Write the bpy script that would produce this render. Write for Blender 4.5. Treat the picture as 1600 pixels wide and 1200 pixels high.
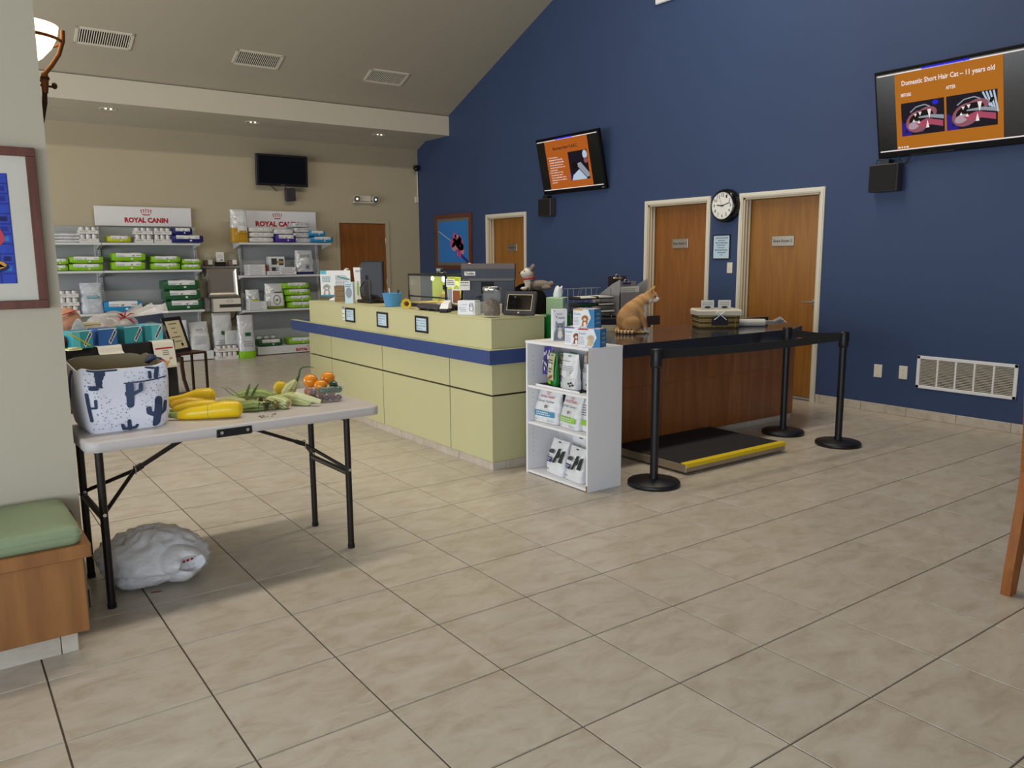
import bpy, bmesh, math, random
from mathutils import Vector, Matrix
random.seed(7)
PI = math.pi
for _o in list(bpy.data.objects):
    bpy.data.objects.remove(_o)
SC = bpy.context.scene
COL = SC.collection

# ------------------------------------------------------------------ camera, world, lights, exposure
cd = bpy.data.cameras.new('camera')
cam = bpy.data.objects.new('camera', cd)
COL.objects.link(cam)
cd.sensor_width = 36.0
cd.lens = 36.0 * 1252.36 / 1600.0
cd.clip_start = 0.05
RT = Vector((0.80987206, -0.58656739, -0.00677843))
DN = Vector((-0.09655655, -0.12189986, -0.98783463))
FW = Vector((0.57860529, 0.80067417, -0.15536021))
_m = Matrix((RT, -DN, -FW)).transposed().to_4x4()
_m.translation = Vector((0, 0, 1.505))
cam.matrix_world = _m
SC.camera = cam

SC.view_settings.view_transform = 'Standard'
SC.view_settings.look = 'None'
SC.view_settings.gamma = 1.0
SC.view_settings.exposure = -0.08
SC.view_settings.use_curve_mapping = False

world = bpy.data.worlds.new('world')
SC.world = world
world.use_nodes = True
_bg = world.node_tree.nodes['Background']
_bg.inputs[0].default_value = (0.62, 0.74, 0.95, 1)
_bg.inputs[1].default_value = 0.6

def area(name, loc, target, sx, sy, power, col):
    l = bpy.data.lights.new(name, 'AREA')
    l.shape = 'RECTANGLE'; l.size = sx; l.size_y = sy; l.energy = power; l.color = col
    o = bpy.data.objects.new(name, l); COL.objects.link(o)
    o.location = loc
    o.rotation_euler = (Vector(target) - Vector(loc)).to_track_quat('-Z', 'Y').to_euler()
    return o
# daylight at the window openings of the left and the front wall (out of frame), and the row of lamps along the ridge
area('window_daylight_left', (-3.85, 7.6, 1.75), (0, 7.6, 1.45), 7.0, 2.4, 330, (0.96, 0.98, 1.0))
area('window_daylight_left_near', (-3.85, -0.2, 1.45), (0, 0.6, 0.7), 4.8, 1.9, 210, (0.84, 0.92, 1.0))
area('window_daylight_front', (-1.6, -2.9, 1.15), (-1.2, 3, 0.2), 3.2, 1.5, 90, (0.76, 0.88, 1.0))
area('ridge_lamps', (3.6, 5.2, 6.3), (3.6, 5.9, 0), 6.6, 0.5, 255, (1.0, 0.91, 0.76))

# ------------------------------------------------------------------ materials
def hx(c):
    c = c.lstrip('#')
    v = [int(c[i:i + 2], 16) / 255 for i in (0, 2, 4)]
    return tuple((x / 12.92 if x <= 0.04045 else ((x + 0.055) / 1.055) ** 2.4) for x in v)
MATS = {}
def nd(nt, t, **kw):
    n = nt.nodes.new(t)
    for k, v in kw.items():
        setattr(n, k, v)
    return n
def M(name, col, rough=0.5, metal=0.0, noise=None, bump=None, emit=None, trans=0.0, ior=1.45, coat=0.0, alpha=1.0, spec=0.5, stretch=(1, 1, 1), sheen=0, rnd=0.0):
    """procedural principled material; noise=(scale, amount) varies the colour, bump=(scale, strength) the relief"""
    m = bpy.data.materials.new(name); m.use_nodes = True
    nt = m.node_tree; b = nt.nodes['Principled BSDF']
    c = hx(col) if isinstance(col, str) else col
    b.inputs['Base Color'].default_value = (*c, 1)
    b.inputs['Roughness'].default_value = rough
    b.inputs['Metallic'].default_value = metal
    b.inputs['Transmission Weight'].default_value = trans
    b.inputs['IOR'].default_value = ior
    b.inputs['Coat Weight'].default_value = coat
    b.inputs['Alpha'].default_value = alpha
    b.inputs['Specular IOR Level'].default_value = spec
    b.inputs['Sheen Weight'].default_value = sheen
    if emit:
        if name.startswith(('screen', 'orange')): b.inputs['Specular IOR Level'].default_value = 0.08
        if name.startswith(('screen', 'orange')): b.inputs['Base Color'].default_value = (*[x * .08 for x in c], 1); c = tuple(x * .08 for x in c)
        b.inputs['Emission Color'].default_value = (*hx(emit[0]), 1)
        b.inputs['Emission Strength'].default_value = emit[1]
    tc = mp = None
    if noise or bump:
        tc = nd(nt, 'ShaderNodeTexCoord'); mp = nd(nt, 'ShaderNodeMapping')
        mp.inputs['Scale'].default_value = stretch
        nt.links.new(tc.outputs['Object'], mp.inputs['Vector'])
    if noise:
        n = nd(nt, 'ShaderNodeTexNoise'); n.inputs['Scale'].default_value = noise[0]; n.inputs['Detail'].default_value = 5
        nt.links.new(mp.outputs[0], n.inputs['Vector'])
        mx = nd(nt, 'ShaderNodeMix', data_type='RGBA')
        a = noise[1]
        mx.inputs['A'].default_value = (*[x * (1 - a) for x in c], 1)
        mx.inputs['B'].default_value = (*[min(1, x * (1 + a)) for x in c], 1)
        nt.links.new(n.outputs['Fac'], mx.inputs['Factor'])
        last = mx.outputs['Result']
        if rnd:
            oi = nd(nt, 'ShaderNodeObjectInfo'); hs = nd(nt, 'ShaderNodeHueSaturation')
            mr = nd(nt, 'ShaderNodeMapRange'); mr.inputs['To Min'].default_value = 1 - rnd; mr.inputs['To Max'].default_value = 1 + rnd
            nt.links.new(oi.outputs['Random'], mr.inputs['Value']); nt.links.new(mr.outputs[0], hs.inputs['Value'])
            nt.links.new(last, hs.inputs['Color']); last = hs.outputs['Color']
        nt.links.new(last, b.inputs['Base Color'])
    if bump:
        n = nd(nt, 'ShaderNodeTexNoise'); n.inputs['Scale'].default_value = bump[0]; n.inputs['Detail'].default_value = 3
        nt.links.new(mp.outputs[0], n.inputs['Vector'])
        bp = nd(nt, 'ShaderNodeBump'); bp.inputs['Strength'].default_value = bump[1]; bp.inputs['Distance'].default_value = 0.01
        nt.links.new(n.outputs['Fac'], bp.inputs['Height']); nt.links.new(bp.outputs[0], b.inputs['Normal'])
    MATS[name] = m
    return m
def wood(name, c1, c2, rough=0.4, scale=1.0, axis='z', ring=7.0, coat=0.0):
    """plain-sawn wood, grain running along one object axis"""
    m = bpy.data.materials.new(name); m.use_nodes = True
    nt = m.node_tree; b = nt.nodes['Principled BSDF']
    tc = nd(nt, 'ShaderNodeTexCoord'); mp = nd(nt, 'ShaderNodeMapping')
    s = [9 * scale] * 3; s['xyz'.index(axis)] = 0.7 * scale
    mp.inputs['Scale'].default_value = s
    nt.links.new(tc.outputs['Object'], mp.inputs['Vector'])
    n1 = nd(nt, 'ShaderNodeTexNoise'); n1.inputs['Scale'].default_value = 0.55; n1.inputs['Detail'].default_value = 2
    nt.links.new(mp.outputs[0], n1.inputs['Vector'])
    mu = nd(nt, 'ShaderNodeMath', operation='MULTIPLY'); mu.inputs[1].default_value = ring
    nt.links.new(n1.outputs['Fac'], mu.inputs[0])
    fr = nd(nt, 'ShaderNodeMath', operation='PINGPONG'); fr.inputs[1].default_value = 0.5
    nt.links.new(mu.outputs[0], fr.inputs[0])
    n2 = nd(nt, 'ShaderNodeTexNoise'); n2.inputs['Scale'].default_value = 9; n2.inputs['Detail'].default_value = 4
    nt.links.new(mp.outputs[0], n2.inputs['Vector'])
    ad = nd(nt, 'ShaderNodeMath', operation='MULTIPLY_ADD'); ad.inputs[1].default_value = 0.9
    nt.links.new(fr.outputs[0], ad.inputs[0])
    m2 = nd(nt, 'ShaderNodeMath', operation='MULTIPLY'); m2.inputs[1].default_value = 0.75
    nt.links.new(n2.outputs['Fac'], m2.inputs[0]); nt.links.new(m2.outputs[0], ad.inputs[2])
    mx = nd(nt, 'ShaderNodeMix', data_type='RGBA')
    mx.inputs['A'].default_value = (*hx(c1), 1); mx.inputs['B'].default_value = (*hx(c2), 1)
    nt.links.new(ad.outputs[0], mx.inputs['Factor']); nt.links.new(mx.outputs['Result'], b.inputs['Base Color'])
    b.inputs['Roughness'].default_value = rough; b.inputs['Coat Weight'].default_value = coat
    MATS[name] = m
    return m
def tile_material(name, c1, c2, c3):
    """marbled ceramic: drifting veins along x, each tile a shade of its own"""
    m = bpy.data.materials.new(name); m.use_nodes = True
    nt = m.node_tree; b = nt.nodes['Principled BSDF']
    tc = nd(nt, 'ShaderNodeTexCoord'); mp = nd(nt, 'ShaderNodeMapping'); oi = nd(nt, 'ShaderNodeObjectInfo')
    mp.inputs['Scale'].default_value = (3.2, 6.0, 6.0); mp.inputs['Rotation'].default_value = (0, 0, 0.16)
    cx = nd(nt, 'ShaderNodeCombineXYZ'); mm = nd(nt, 'ShaderNodeMath', operation='MULTIPLY'); mm.inputs[1].default_value = 40
    nt.links.new(oi.outputs['Random'], mm.inputs[0]); nt.links.new(mm.outputs[0], cx.inputs[0]); nt.links.new(mm.outputs[0], cx.inputs[1])
    av = nd(nt, 'ShaderNodeVectorMath', operation='ADD')
    nt.links.new(tc.outputs['Object'], av.inputs[0]); nt.links.new(cx.outputs[0], av.inputs[1])
    nt.links.new(av.outputs[0], mp.inputs['Vector'])
    n1 = nd(nt, 'ShaderNodeTexNoise'); n1.inputs['Scale'].default_value = 1.7; n1.inputs['Detail'].default_value = 9; n1.inputs['Roughness'].default_value = 0.70; n1.inputs['Distortion'].default_value = 0.6
    nt.links.new(mp.outputs[0], n1.inputs['Vector'])
    rp = nd(nt, 'ShaderNodeValToRGB'); e = rp.color_ramp.elements
    e[0].position = 0.28; e[0].color = (*hx(c3), 1); e[1].position = 0.72; e[1].color = (*hx(c1), 1)
    k = rp.color_ramp.elements.new(0.5); k.color = (*hx(c2), 1)
    nt.links.new(n1.outputs['Fac'], rp.inputs[0])
    hs = nd(nt, 'ShaderNodeHueSaturation'); mr = nd(nt, 'ShaderNodeMapRange'); mr.inputs['To Min'].default_value = 0.965; mr.inputs['To Max'].default_value = 1.03
    nt.links.new(oi.outputs['Random'], mr.inputs['Value']); nt.links.new(mr.outputs[0], hs.inputs['Value'])
    nt.links.new(rp.outputs[0], hs.inputs['Color']); nt.links.new(hs.outputs[0], b.inputs['Base Color'])
    b.inputs['Roughness'].default_value = 0.30; b.inputs['Specular IOR Level'].default_value = 0.45
    MATS[name] = m
    return m
def attr_material(name, rough, bump):
    """fur coloured from the mesh's own colour attribute"""
    m = bpy.data.materials.new(name); m.use_nodes = True
    nt = m.node_tree; b = nt.nodes['Principled BSDF']
    a = nd(nt, 'ShaderNodeAttribute', attribute_name='fur')
    tc = nd(nt, 'ShaderNodeTexCoord'); n = nd(nt, 'ShaderNodeTexNoise'); n.inputs['Scale'].default_value = bump[0]; n.inputs['Detail'].default_value = 4
    nt.links.new(tc.outputs['Object'], n.inputs['Vector'])
    mr = nd(nt, 'ShaderNodeMapRange'); mr.inputs['To Min'].default_value = 0.72; mr.inputs['To Max'].default_value = 1.25
    nt.links.new(n.outputs['Fac'], mr.inputs['Value'])
    hs = nd(nt, 'ShaderNodeHueSaturation'); nt.links.new(mr.outputs[0], hs.inputs['Value']); nt.links.new(a.outputs['Color'], hs.inputs['Color'])
    nt.links.new(hs.outputs[0], b.inputs['Base Color'])
    bp = nd(nt, 'ShaderNodeBump'); bp.inputs['Strength'].default_value = bump[1]; bp.inputs['Distance'].default_value = 0.004
    nt.links.new(n.outputs['Fac'], bp.inputs['Height']); nt.links.new(bp.outputs[0], b.inputs['Normal'])
    b.inputs['Roughness'].default_value = rough; b.inputs['Specular IOR Level'].default_value = 0.2
    MATS[name] = m
    return m

tile_material('tile', '#c8c0b4', '#bdb3a4', '#a89b88')
M('grout', '#5b4f43', 0.9, noise=(30, 0.2))
M('blue_wall', '#37486b', 0.55, noise=(1.5, 0.06), bump=(220, 0.06), spec=0.35)
M('tan_wall', '#b5aa90', 0.7, noise=(1.2, 0.03), bump=(200, 0.05))
M('pale_wall', '#bdb4a0', 0.7, noise=(1.2, 0.03), bump=(200, 0.05))
M('ceiling_paint', '#b6af9c', 0.8, noise=(1, 0.03), bump=(160, 0.08))
M('soffit_paint', '#c6c0b0', 0.8, noise=(1, 0.02), bump=(160, 0.08))
M('casing', '#d8d2c2', 0.4, noise=(8, 0.03))
M('jamb', '#c3b598', 0.45, noise=(8, 0.03))
wood('oak', '#a26f2c', '#85551d', 0.38, 1.0, 'z', 7, 0.15)
wood('oak_warm', '#985f22', '#7a4815', 0.38, 1.0, 'z', 7, 0.15)
wood('cherry', '#a3642f', '#794623', 0.33, 0.8, 'z', 6, 0.1)
wood('bench_wood', '#a26f3e', '#7c4f28', 0.35, 0.6, 'z', 8, 0.05)
wood('honey_wood', '#a0601e', '#804610', 0.45, 2, 'z', 5, 0.0)
wood('frame_wood', '#74402c', '#55291c', 0.4, 3, 'z', 5, 0.1)
wood('dark_wood', '#4d2a1a', '#351b10', 0.4, 3, 'z', 5)
wood('crate_wood', '#8d7350', '#6f583a', 0.6, 5, 'x', 5)
M('green_laminate', '#bfbb8e', 0.45, noise=(3, 0.025), bump=(150, 0.03))
M('blue_laminate', '#2f4377', 0.4, noise=(160, 0.16))
M('charcoal_top', '#32323b', 0.12, noise=(180, 0.12), spec=0.7)
M('dark_core', '#2a241c', 0.8, noise=(20, 0.1))
M('white', '#e4e3e6', 0.45, noise=(6, 0.02))
M('white_gloss', '#ebebec', 0.2, noise=(6, 0.02))
M('offwhite', '#d6d2c6', 0.5, noise=(8, 0.03))
M('plate', '#dcd6c4', 0.4, noise=(8, 0.02))
M('shelf_white', '#cfd2d3', 0.45, noise=(5, 0.03))
M('shelf_back', '#a2a6a8', 0.5, noise=(5, 0.03))
M('black', '#17161a', 0.4, noise=(40, 0.1))
M('black_matte', '#121113', 0.8, noise=(60, 0.15))
M('bezel', '#08080a', 0.5, noise=(30, 0.1), spec=0.15)
M('black_gloss', '#0b0a0c', 0.12, noise=(4, 0.05))
M('rubber', '#1d1c1d', 0.85, noise=(80, 0.25), bump=(300, 0.4))
M('cloth_black', '#0d0c0e', 0.9, noise=(40, 0.2), sheen=0.2)
M('steel', '#b7b2a8', 0.32, 0.9, noise=(12, 0.08))
M('chrome', '#d8d8d8', 0.12, 1.0, noise=(12, 0.05))
M('scale_metal', '#b0a08a', 0.4, 0.75, noise=(14, 0.1))
M('grey_metal', '#9d9ea2', 0.4, 0.35, noise=(14, 0.1))
M('wire', '#b9bdc6', 0.3, 0.8, noise=(14, 0.1))
M('bronze', '#7d4d22', 0.4, 0.6, noise=(18, 0.2))
M('bronze_dark', '#3b2715', 0.5, 0.5, noise=(18, 0.2))
M('dark_pipe', '#2b2623', 0.4, 0.5, noise=(18, 0.15))
M('yellow', '#e0c117', 0.5, noise=(20, 0.06))
M('cushion_green', '#8a9a78', 0.55, noise=(60, 0.06), bump=(250, 0.15))
M('table_plastic', '#c9c2c0', 0.45, noise=(60, 0.05), bump=(240, 0.15))
M('navy_print', '#33415e', 0.7, noise=(50, 0.1))
M('tote_canvas', '#e6e6f2', 0.75, noise=(60, 0.03), bump=(300, 0.15))
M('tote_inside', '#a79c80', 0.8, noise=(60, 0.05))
M('plastic_bag', '#f6f6fa', 0.3, noise=(12, 0.05), alpha=0.86, bump=(26, 0.9))
M('red_print', '#b5162c', 0.5, noise=(20, 0.05))
M('red_soft', '#a02a20', 0.4, noise=(20, 0.15))
M('ink', '#3a3c44', 0.6, noise=(20, 0.1))
M('ink_light', '#8b93a0', 0.6, noise=(20, 0.1))
M('ink_blue', '#4c5a78', 0.6, noise=(20, 0.1))
M('ink_black', '#141414', 0.6, noise=(20, 0.1))
M('paper', '#e4e2dc', 0.7, noise=(20, 0.03))
M('paper_blue', '#bcd3e0', 0.5, noise=(20, 0.03))
M('paper_cream', '#d8cfae', 0.6, noise=(20, 0.04))
M('lime', '#83bb20', 0.3, noise=(30, 0.12), bump=(30, 0.3))
M('lime_yellow', '#b8bd20', 0.3, noise=(30, 0.12), bump=(30, 0.3))
M('deep_green', '#1f5a34', 0.3, noise=(30, 0.12), bump=(30, 0.3))
M('board_green', '#1d7a34', 0.4, noise=(30, 0.08))
M('sky_blue', '#1f83b8', 0.3, noise=(30, 0.12), bump=(30, 0.3))
M('label_blue', '#2b86ad', 0.35, noise=(30, 0.06))
M('pack_white', '#dcdee0', 0.3, noise=(40, 0.10), bump=(40, 0.4))
M('pack_silver', '#cccfd2', 0.28, 0.2, noise=(30, 0.12), bump=(25, 0.5))
M('pack_grey', '#c2c5c7', 0.35, noise=(30, 0.12), bump=(25, 0.5))
M('pack_clear', '#c9d0da', 0.12, noise=(18, 0.35), bump=(18, 1.0), alpha=0.8)
M('navy', '#1d1f6b', 0.35, noise=(30, 0.12), bump=(30, 0.3))
M('navy_dark', '#252b5e', 0.35, noise=(30, 0.08))
M('purple', '#45308a', 0.3, noise=(30, 0.15), bump=(30, 0.4))
M('teal_label', '#2b8a8c', 0.4, noise=(20, 0.05))
M('olive', '#7c8a2c', 0.35, noise=(20, 0.08))
M('gold', '#b58a20', 0.35, noise=(25, 0.25), bump=(30, 0.4))
M('kraft', '#a58a5c', 0.7, noise=(30, 0.08))
M('sage', '#b9b890', 0.5, noise=(30, 0.05))
M('teal_box', '#2b8f9e', 0.45, noise=(6, 0.05))
M('teal_light', '#58b8cb', 0.45, noise=(6, 0.05))
M('royal_box', '#2a60ac', 0.45, noise=(6, 0.05))
M('stripe_navy', '#3a4a66', 0.5, noise=(10, 0.05))
M('orange_screen', '#b56a18', 0.4, noise=(2, 0.02), emit=('#a8661a', 1.0))
M('orange_screen_far', '#a8531a', 0.4, noise=(2, 0.02), emit=('#a8581f', 1.0))
M('screen_white', '#e8ddd8', 0.4, noise=(2, 0.02), emit=('#e6dcda', 1.0))
M('screen_blue', '#2018c0', 0.4, noise=(2, 0.02), emit=('#2a22c8', 1.0))
M('screen_grey', '#9ba2ac', 0.4, noise=(9, 0.1), emit=('#8a919c', 1.0))
M('screen_dark', '#17131a', 0.4, noise=(9, 0.2), emit=('#1a1520', 1.0))
M('screen_pink', '#b0707f', 0.4, noise=(14, 0.25), emit=('#84505c', 1.0))
M('screen_fur', '#38323c', 0.4, noise=(30, 0.2), emit=('#37323c', 1.0))
M('screen_gum', '#a8909a', 0.4, noise=(30, 0.2), emit=('#a8909c', 1.0))
M('screen_red', '#9c3448', 0.4, noise=(14, 0.2), emit=('#a04860', 1.0))
M('screen_violet', '#2c1a80', 0.4, noise=(9, 0.2), emit=('#2a1c80', 1.0))
M('screen_sky', '#b6d4e8', 0.4, noise=(9, 0.1), emit=('#aebfd0', 1.0))
M('screen_ink', '#241a10', 0.4, noise=(9, 0.1), emit=('#160e0c', 1.0))
M('lamp_glass', '#fff1d0', 0.4, noise=(5, 0.02), emit=('#ffe9bd', 3.2))
M('bulb_glint', '#fff4dc', 0.3, noise=(5, 0.02), emit=('#fff2d8', 1.6))  # emergency light bulbs, and the glowing glints of the recessed lights
M('bulb_cool', '#f4fff8', 0.3, noise=(5, 0.02), emit=('#f0fff6', 5.0))
M('bulb_warm', '#ffe49a', 0.3, noise=(5, 0.02), emit=('#ffe08a', 4.0))
M('art_blue', '#2c79c4', 0.4, noise=(2.2, 0.2))
M('art_deep', '#1b2a8c', 0.45, noise=(25, 0.3))
M('art_mid', '#2a44b4', 0.45, noise=(30, 0.3))
M('art_line', '#10145a', 0.5, noise=(20, 0.1))
M('pink', '#d0508c', 0.35, noise=(20, 0.15))
M('pink_pale', '#c98f9c', 0.35, noise=(20, 0.1))
M('art_red', '#c23a52', 0.4, noise=(12, 0.15))
M('art_yellow', '#d89a2a', 0.4, noise=(20, 0.25))
M('mat_board', '#cfcbbf', 0.7, noise=(30, 0.02))
M('mat_grey', '#6f6a60', 0.7, noise=(30, 0.05))
M('glass', '#eef8f2', 0.03, noise=(5, 0.01), alpha=0.035, spec=0.4)
M('clear_plastic', '#e6eeea', 0.10, noise=(5, 0.02), alpha=0.075, spec=1.0)
M('printer_grey', '#3a3f4a', 0.5, noise=(60, 0.06))
M('printer_trim', '#5a5354', 0.45, noise=(60, 0.06))
M('device_dark', '#3b363a', 0.5, noise=(60, 0.06))
M('bucket_blue', '#4d8fc4', 0.35, noise=(20, 0.05))
M('petal', '#d8bd2c', 0.6, noise=(30, 0.12))
M('seed', '#5a3416', 0.8, noise=(60, 0.3))
M('moss', '#8f9c30', 0.8, noise=(30, 0.35))
M('tank_floor', '#b59a3c', 0.8, noise=(60, 0.3))
M('tank_scene', '#a8b860', 0.5, noise=(6, 0.3))
M('rock', '#b8a04a', 0.8, noise=(25, 0.25))
M('treats', '#5e4026', 0.8, noise=(70, 0.35))
M('treats_pale', '#8a6c40', 0.8, noise=(70, 0.35))
M('tissue_green', '#a9c9a0', 0.5, noise=(14, 0.12))
M('tissue_pale', '#a8c8c8', 0.5, noise=(14, 0.15))
M('wicker', '#a58f5c', 0.75, noise=(60, 0.25))
M('wicker_dark', '#5c4a28', 0.8, noise=(60, 0.25))
M('liner', '#d8d0bd', 0.8, noise=(30, 0.04))
M('chalk', '#23232f', 0.7, noise=(30, 0.08))
M('newsprint', '#cfcac2', 0.75, noise=(50, 0.05))
M('box_white', '#e6e8ee', 0.4, noise=(10, 0.02))
M('box_blue', '#2f7fb6', 0.4, noise=(10, 0.06))
M('box_grey', '#9fa3b0', 0.45, noise=(10, 0.05))
M('fur_tan', '#c79a5c', 0.6, noise=(60, 0.2))
M('fur_orange', '#b06a22', 0.6, noise=(60, 0.2))
M('fur_cream', '#cbb795', 0.6, noise=(60, 0.15))
M('fur_brown', '#8a4a24', 0.6, noise=(60, 0.2))
M('chair_navy', '#39435c', 0.7, noise=(50, 0.1))
M('squash', '#e8c312', 0.35, noise=(9, 0.08), coat=0.2)
M('squash_orange', '#dcae16', 0.35, noise=(9, 0.08), coat=0.2)
M('squash_stem', '#8c9a58', 0.6, noise=(30, 0.25))
M('husk', '#b2b878', 0.6, noise=(14, 0.22), stretch=(3, 3, 1))
M('husk_green', '#829a56', 0.6, noise=(14, 0.25), stretch=(3, 3, 1))
M('husk_pale', '#cfcf9e', 0.6, noise=(14, 0.15), stretch=(3, 3, 1))
M('husk_dark', '#46602c', 0.65, noise=(14, 0.25))
M('silk', '#40301c', 0.85, noise=(50, 0.4))
M('gourd', '#d9b61e', 0.4, noise=(20, 0.22))
M('tomato', '#e68a14', 0.22, noise=(8, 0.15), coat=0.4)
M('tomato_red', '#b0603c', 0.25, noise=(8, 0.15), coat=0.3)
M('pepper', '#24422c', 0.25, noise=(9, 0.15), coat=0.3)
M('plum', '#5a2b3c', 0.3, noise=(9, 0.2), coat=0.2)
M('stem_green', '#3d5a2a', 0.6, noise=(40, 0.2))
M('cellophane', '#e6dedc', 0.10, noise=(22, 0.3), alpha=0.42, bump=(16, 1.0), spec=1.0)
M('ribbon', '#b01528', 0.35, noise=(20, 0.15))
M('peach', '#b58468', 0.5, noise=(22, 0.3), bump=(20, 0.6))
M('grey_fur', '#6f7076', 0.9, noise=(60, 0.3), bump=(80, 0.8))
M('peg_hole', '#55555c', 0.8, noise=(20, 0.1))
M('chip', '#8a5a3c', 0.8, noise=(40, 0.15))
M('slot', '#3c3f48', 0.8, noise=(20, 0.1))
M('tv_dark_glass', '#0b0a08', 0.2, noise=(3, 0.2))  # near-black glossy screen face around the slide
M('can_white', '#d3d0cd', 0.4, noise=(20, 0.05))
M('can_lid', '#aeb0b4', 0.3, 0.8, noise=(20, 0.05))
M('tray_card', '#d8d4d2', 0.6, noise=(20, 0.04))
attr_material('cat_fur', 0.85, (120, 0.35))
attr_material('plush_fur', 0.95, (150, 0.6))

# ------------------------------------------------------------------ mesh helpers
def V(*a): return Vector(a if len(a) == 3 else a[0])
class G:
    """collects faces, each with its material; becomes ONE mesh object"""
    def __init__(s): s.v = []; s.f = []; s.k = []; s.sm = []; s.x = None
    def av(s, p):
        p = Vector(p)
        if s.x is not None: p = s.x @ p
        s.v.append(p); return len(s.v) - 1
    def face(s, idx, mat, sm=False):
        s.f.append(list(idx)); s.k.append(mat); s.sm.append(sm)
    def poly(s, pts, mat, sm=False):
        s.face([s.av(p) for p in pts], mat, sm); return s
    def box(s, x0, x1, y0, y1, z0, z1, mat, b=0.0):
        if x0 > x1: x0, x1 = x1, x0
        if y0 > y1: y0, y1 = y1, y0
        if z0 > z1: z0, z1 = z1, z0
        b = min(b, (x1 - x0) / 2.01, (y1 - y0) / 2.01, (z1 - z0) / 2.01)
        if b <= 0:
            i = [s.av((x, y, z)) for z in (z0, z1) for y in (y0, y1) for x in (x0, x1)]
            for q in ((0, 2, 3, 1), (4, 5, 7, 6), (0, 1, 5, 4), (2, 6, 7, 3), (0, 4, 6, 2), (1, 3, 7, 5)):
                s.face([i[a] for a in q], mat)
            return s
        d = {}
        for X in (0, 1):
            for Y in (0, 1):
                for Z in (0, 1):
                    c = ((x0, x1)[X], (y0, y1)[Y], (z0, z1)[Z]); n = (b if not X else -b, b if not Y else -b, b if not Z else -b)
                    d[X, Y, Z, 0] = s.av((c[0], c[1] + n[1], c[2] + n[2]))
                    d[X, Y, Z, 1] = s.av((c[0] + n[0], c[1], c[2] + n[2]))
                    d[X, Y, Z, 2] = s.av((c[0] + n[0], c[1] + n[1], c[2]))
        for X in (0, 1):
            q = [d[X, 0, 0, 0], d[X, 0, 1, 0], d[X, 1, 1, 0], d[X, 1, 0, 0]]
            s.face(q if not X else q[::-1], mat)
        for Y in (0, 1):
            q = [d[0, Y, 0, 1], d[1, Y, 0, 1], d[1, Y, 1, 1], d[0, Y, 1, 1]]
            s.face(q if not Y else q[::-1], mat)
        for Z in (0, 1):
            q = [d[0, 0, Z, 2], d[0, 1, Z, 2], d[1, 1, Z, 2], d[1, 0, Z, 2]]
            s.face(q if not Z else q[::-1], mat)
        for A in (0, 1):
            for B in (0, 1):
                q = [d[A, B, 0, 0], d[A, B, 1, 0], d[A, B, 1, 1], d[A, B, 0, 1]]; s.face(q if A == B else q[::-1], mat)
                q = [d[A, 0, B, 0], d[A, 1, B, 0], d[A, 1, B, 2], d[A, 0, B, 2]]; s.face(q[::-1] if A == B else q, mat)
                q = [d[0, A, B, 1], d[1, A, B, 1], d[1, A, B, 2], d[0, A, B, 2]]; s.face(q if A == B else q[::-1], mat)
                for C in (0, 1):
                    q = [d[A, B, C, 0], d[A, B, C, 1], d[A, B, C, 2]]; s.face(q if (A + B + C) % 2 else q[::-1], mat)
        return s
    def loft(s, rings, mat, caps=(True, True), sm=True, closed=True):
        """rings of points; mat a name or one per span"""
        n = len(rings[0]); ids = [[s.av(p) for p in r] for r in rings]
        for i in range(len(ids) - 1):
            mt = mat[i] if isinstance(mat, list) else mat
            for j in range(n if closed else n - 1):
                k = (j + 1) % n
                s.face((ids[i][j], ids[i][k], ids[i + 1][k], ids[i + 1][j]), mt if isinstance(mt, str) else mt[j % len(mt)], sm)
        if caps[0]: s.poly([p for p in rings[0]][::-1], mat if isinstance(mat, str) else mat[0])
        if caps[1]: s.poly([p for p in rings[-1]], mat if isinstance(mat, str) else mat[-1])
        return s
    def tube(s, pts, r, mat, n=10, caps=(True, True), sm=True, flat=1.0, rib=0.0, ribs=6):
        pts = [Vector(p) for p in pts]; rs = r if isinstance(r, (list, tuple)) else [r] * len(pts)
        t0 = (pts[1] - pts[0]).normalized()
        ref = Vector((0, 0, 1)) if abs(t0.z) < 0.9 else Vector((1, 0, 0))
        u = t0.cross(ref).normalized(); rings = []
        for i, p in enumerate(pts):
            a = pts[max(i - 1, 0)]; c = pts[min(i + 1, len(pts) - 1)]
            t = (c - a).normalized(); u = (u - t * u.dot(t)).normalized(); w = t.cross(u)
            rings.append([p + (u * math.cos(2 * PI * j / n) + w * math.sin(2 * PI * j / n) * flat) * rs[i] * (1 + rib * math.cos(ribs * 2 * PI * j / n + i * .35)) for j in range(n)])
        return s.loft(rings, mat, caps, sm)
    def cyl(s, p0, p1, r, mat, n=16, r1=None, caps=(True, True)):
        return s.tube([p0, p1], [r, r if r1 is None else r1], mat, n, caps)
    def lathe(s, prof, mat, n=24, c=(0, 0, 0), a0=0.0, a1=2 * PI, sm=True):
        full = abs(a1 - a0 - 2 * PI) < 1e-6; m = n if full else n + 1
        rings = [[(c[0] + r * math.cos(a0 + (a1 - a0) * j / n), c[1] + r * math.sin(a0 + (a1 - a0) * j / n), c[2] + z) for j in range(m)] for r, z in prof]
        return s.loft(rings, mat, (False, False), sm, full)
    def ell(s, c, r, mat, nu=14, nv=8, rot=None):
        c = Vector(c); R = rot or Matrix.Identity(3); rings = []
        for i in range(nv + 1):
            a = -PI / 2 + PI * i / nv; q = max(math.cos(a), 1e-3)
            rings.append([c + R @ Vector((r[0] * q * math.cos(2 * PI * j / nu), r[1] * q * math.sin(2 * PI * j / nu), r[2] * math.sin(a))) for j in range(nu)])
        return s.loft(rings, mat, (False, False))
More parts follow.
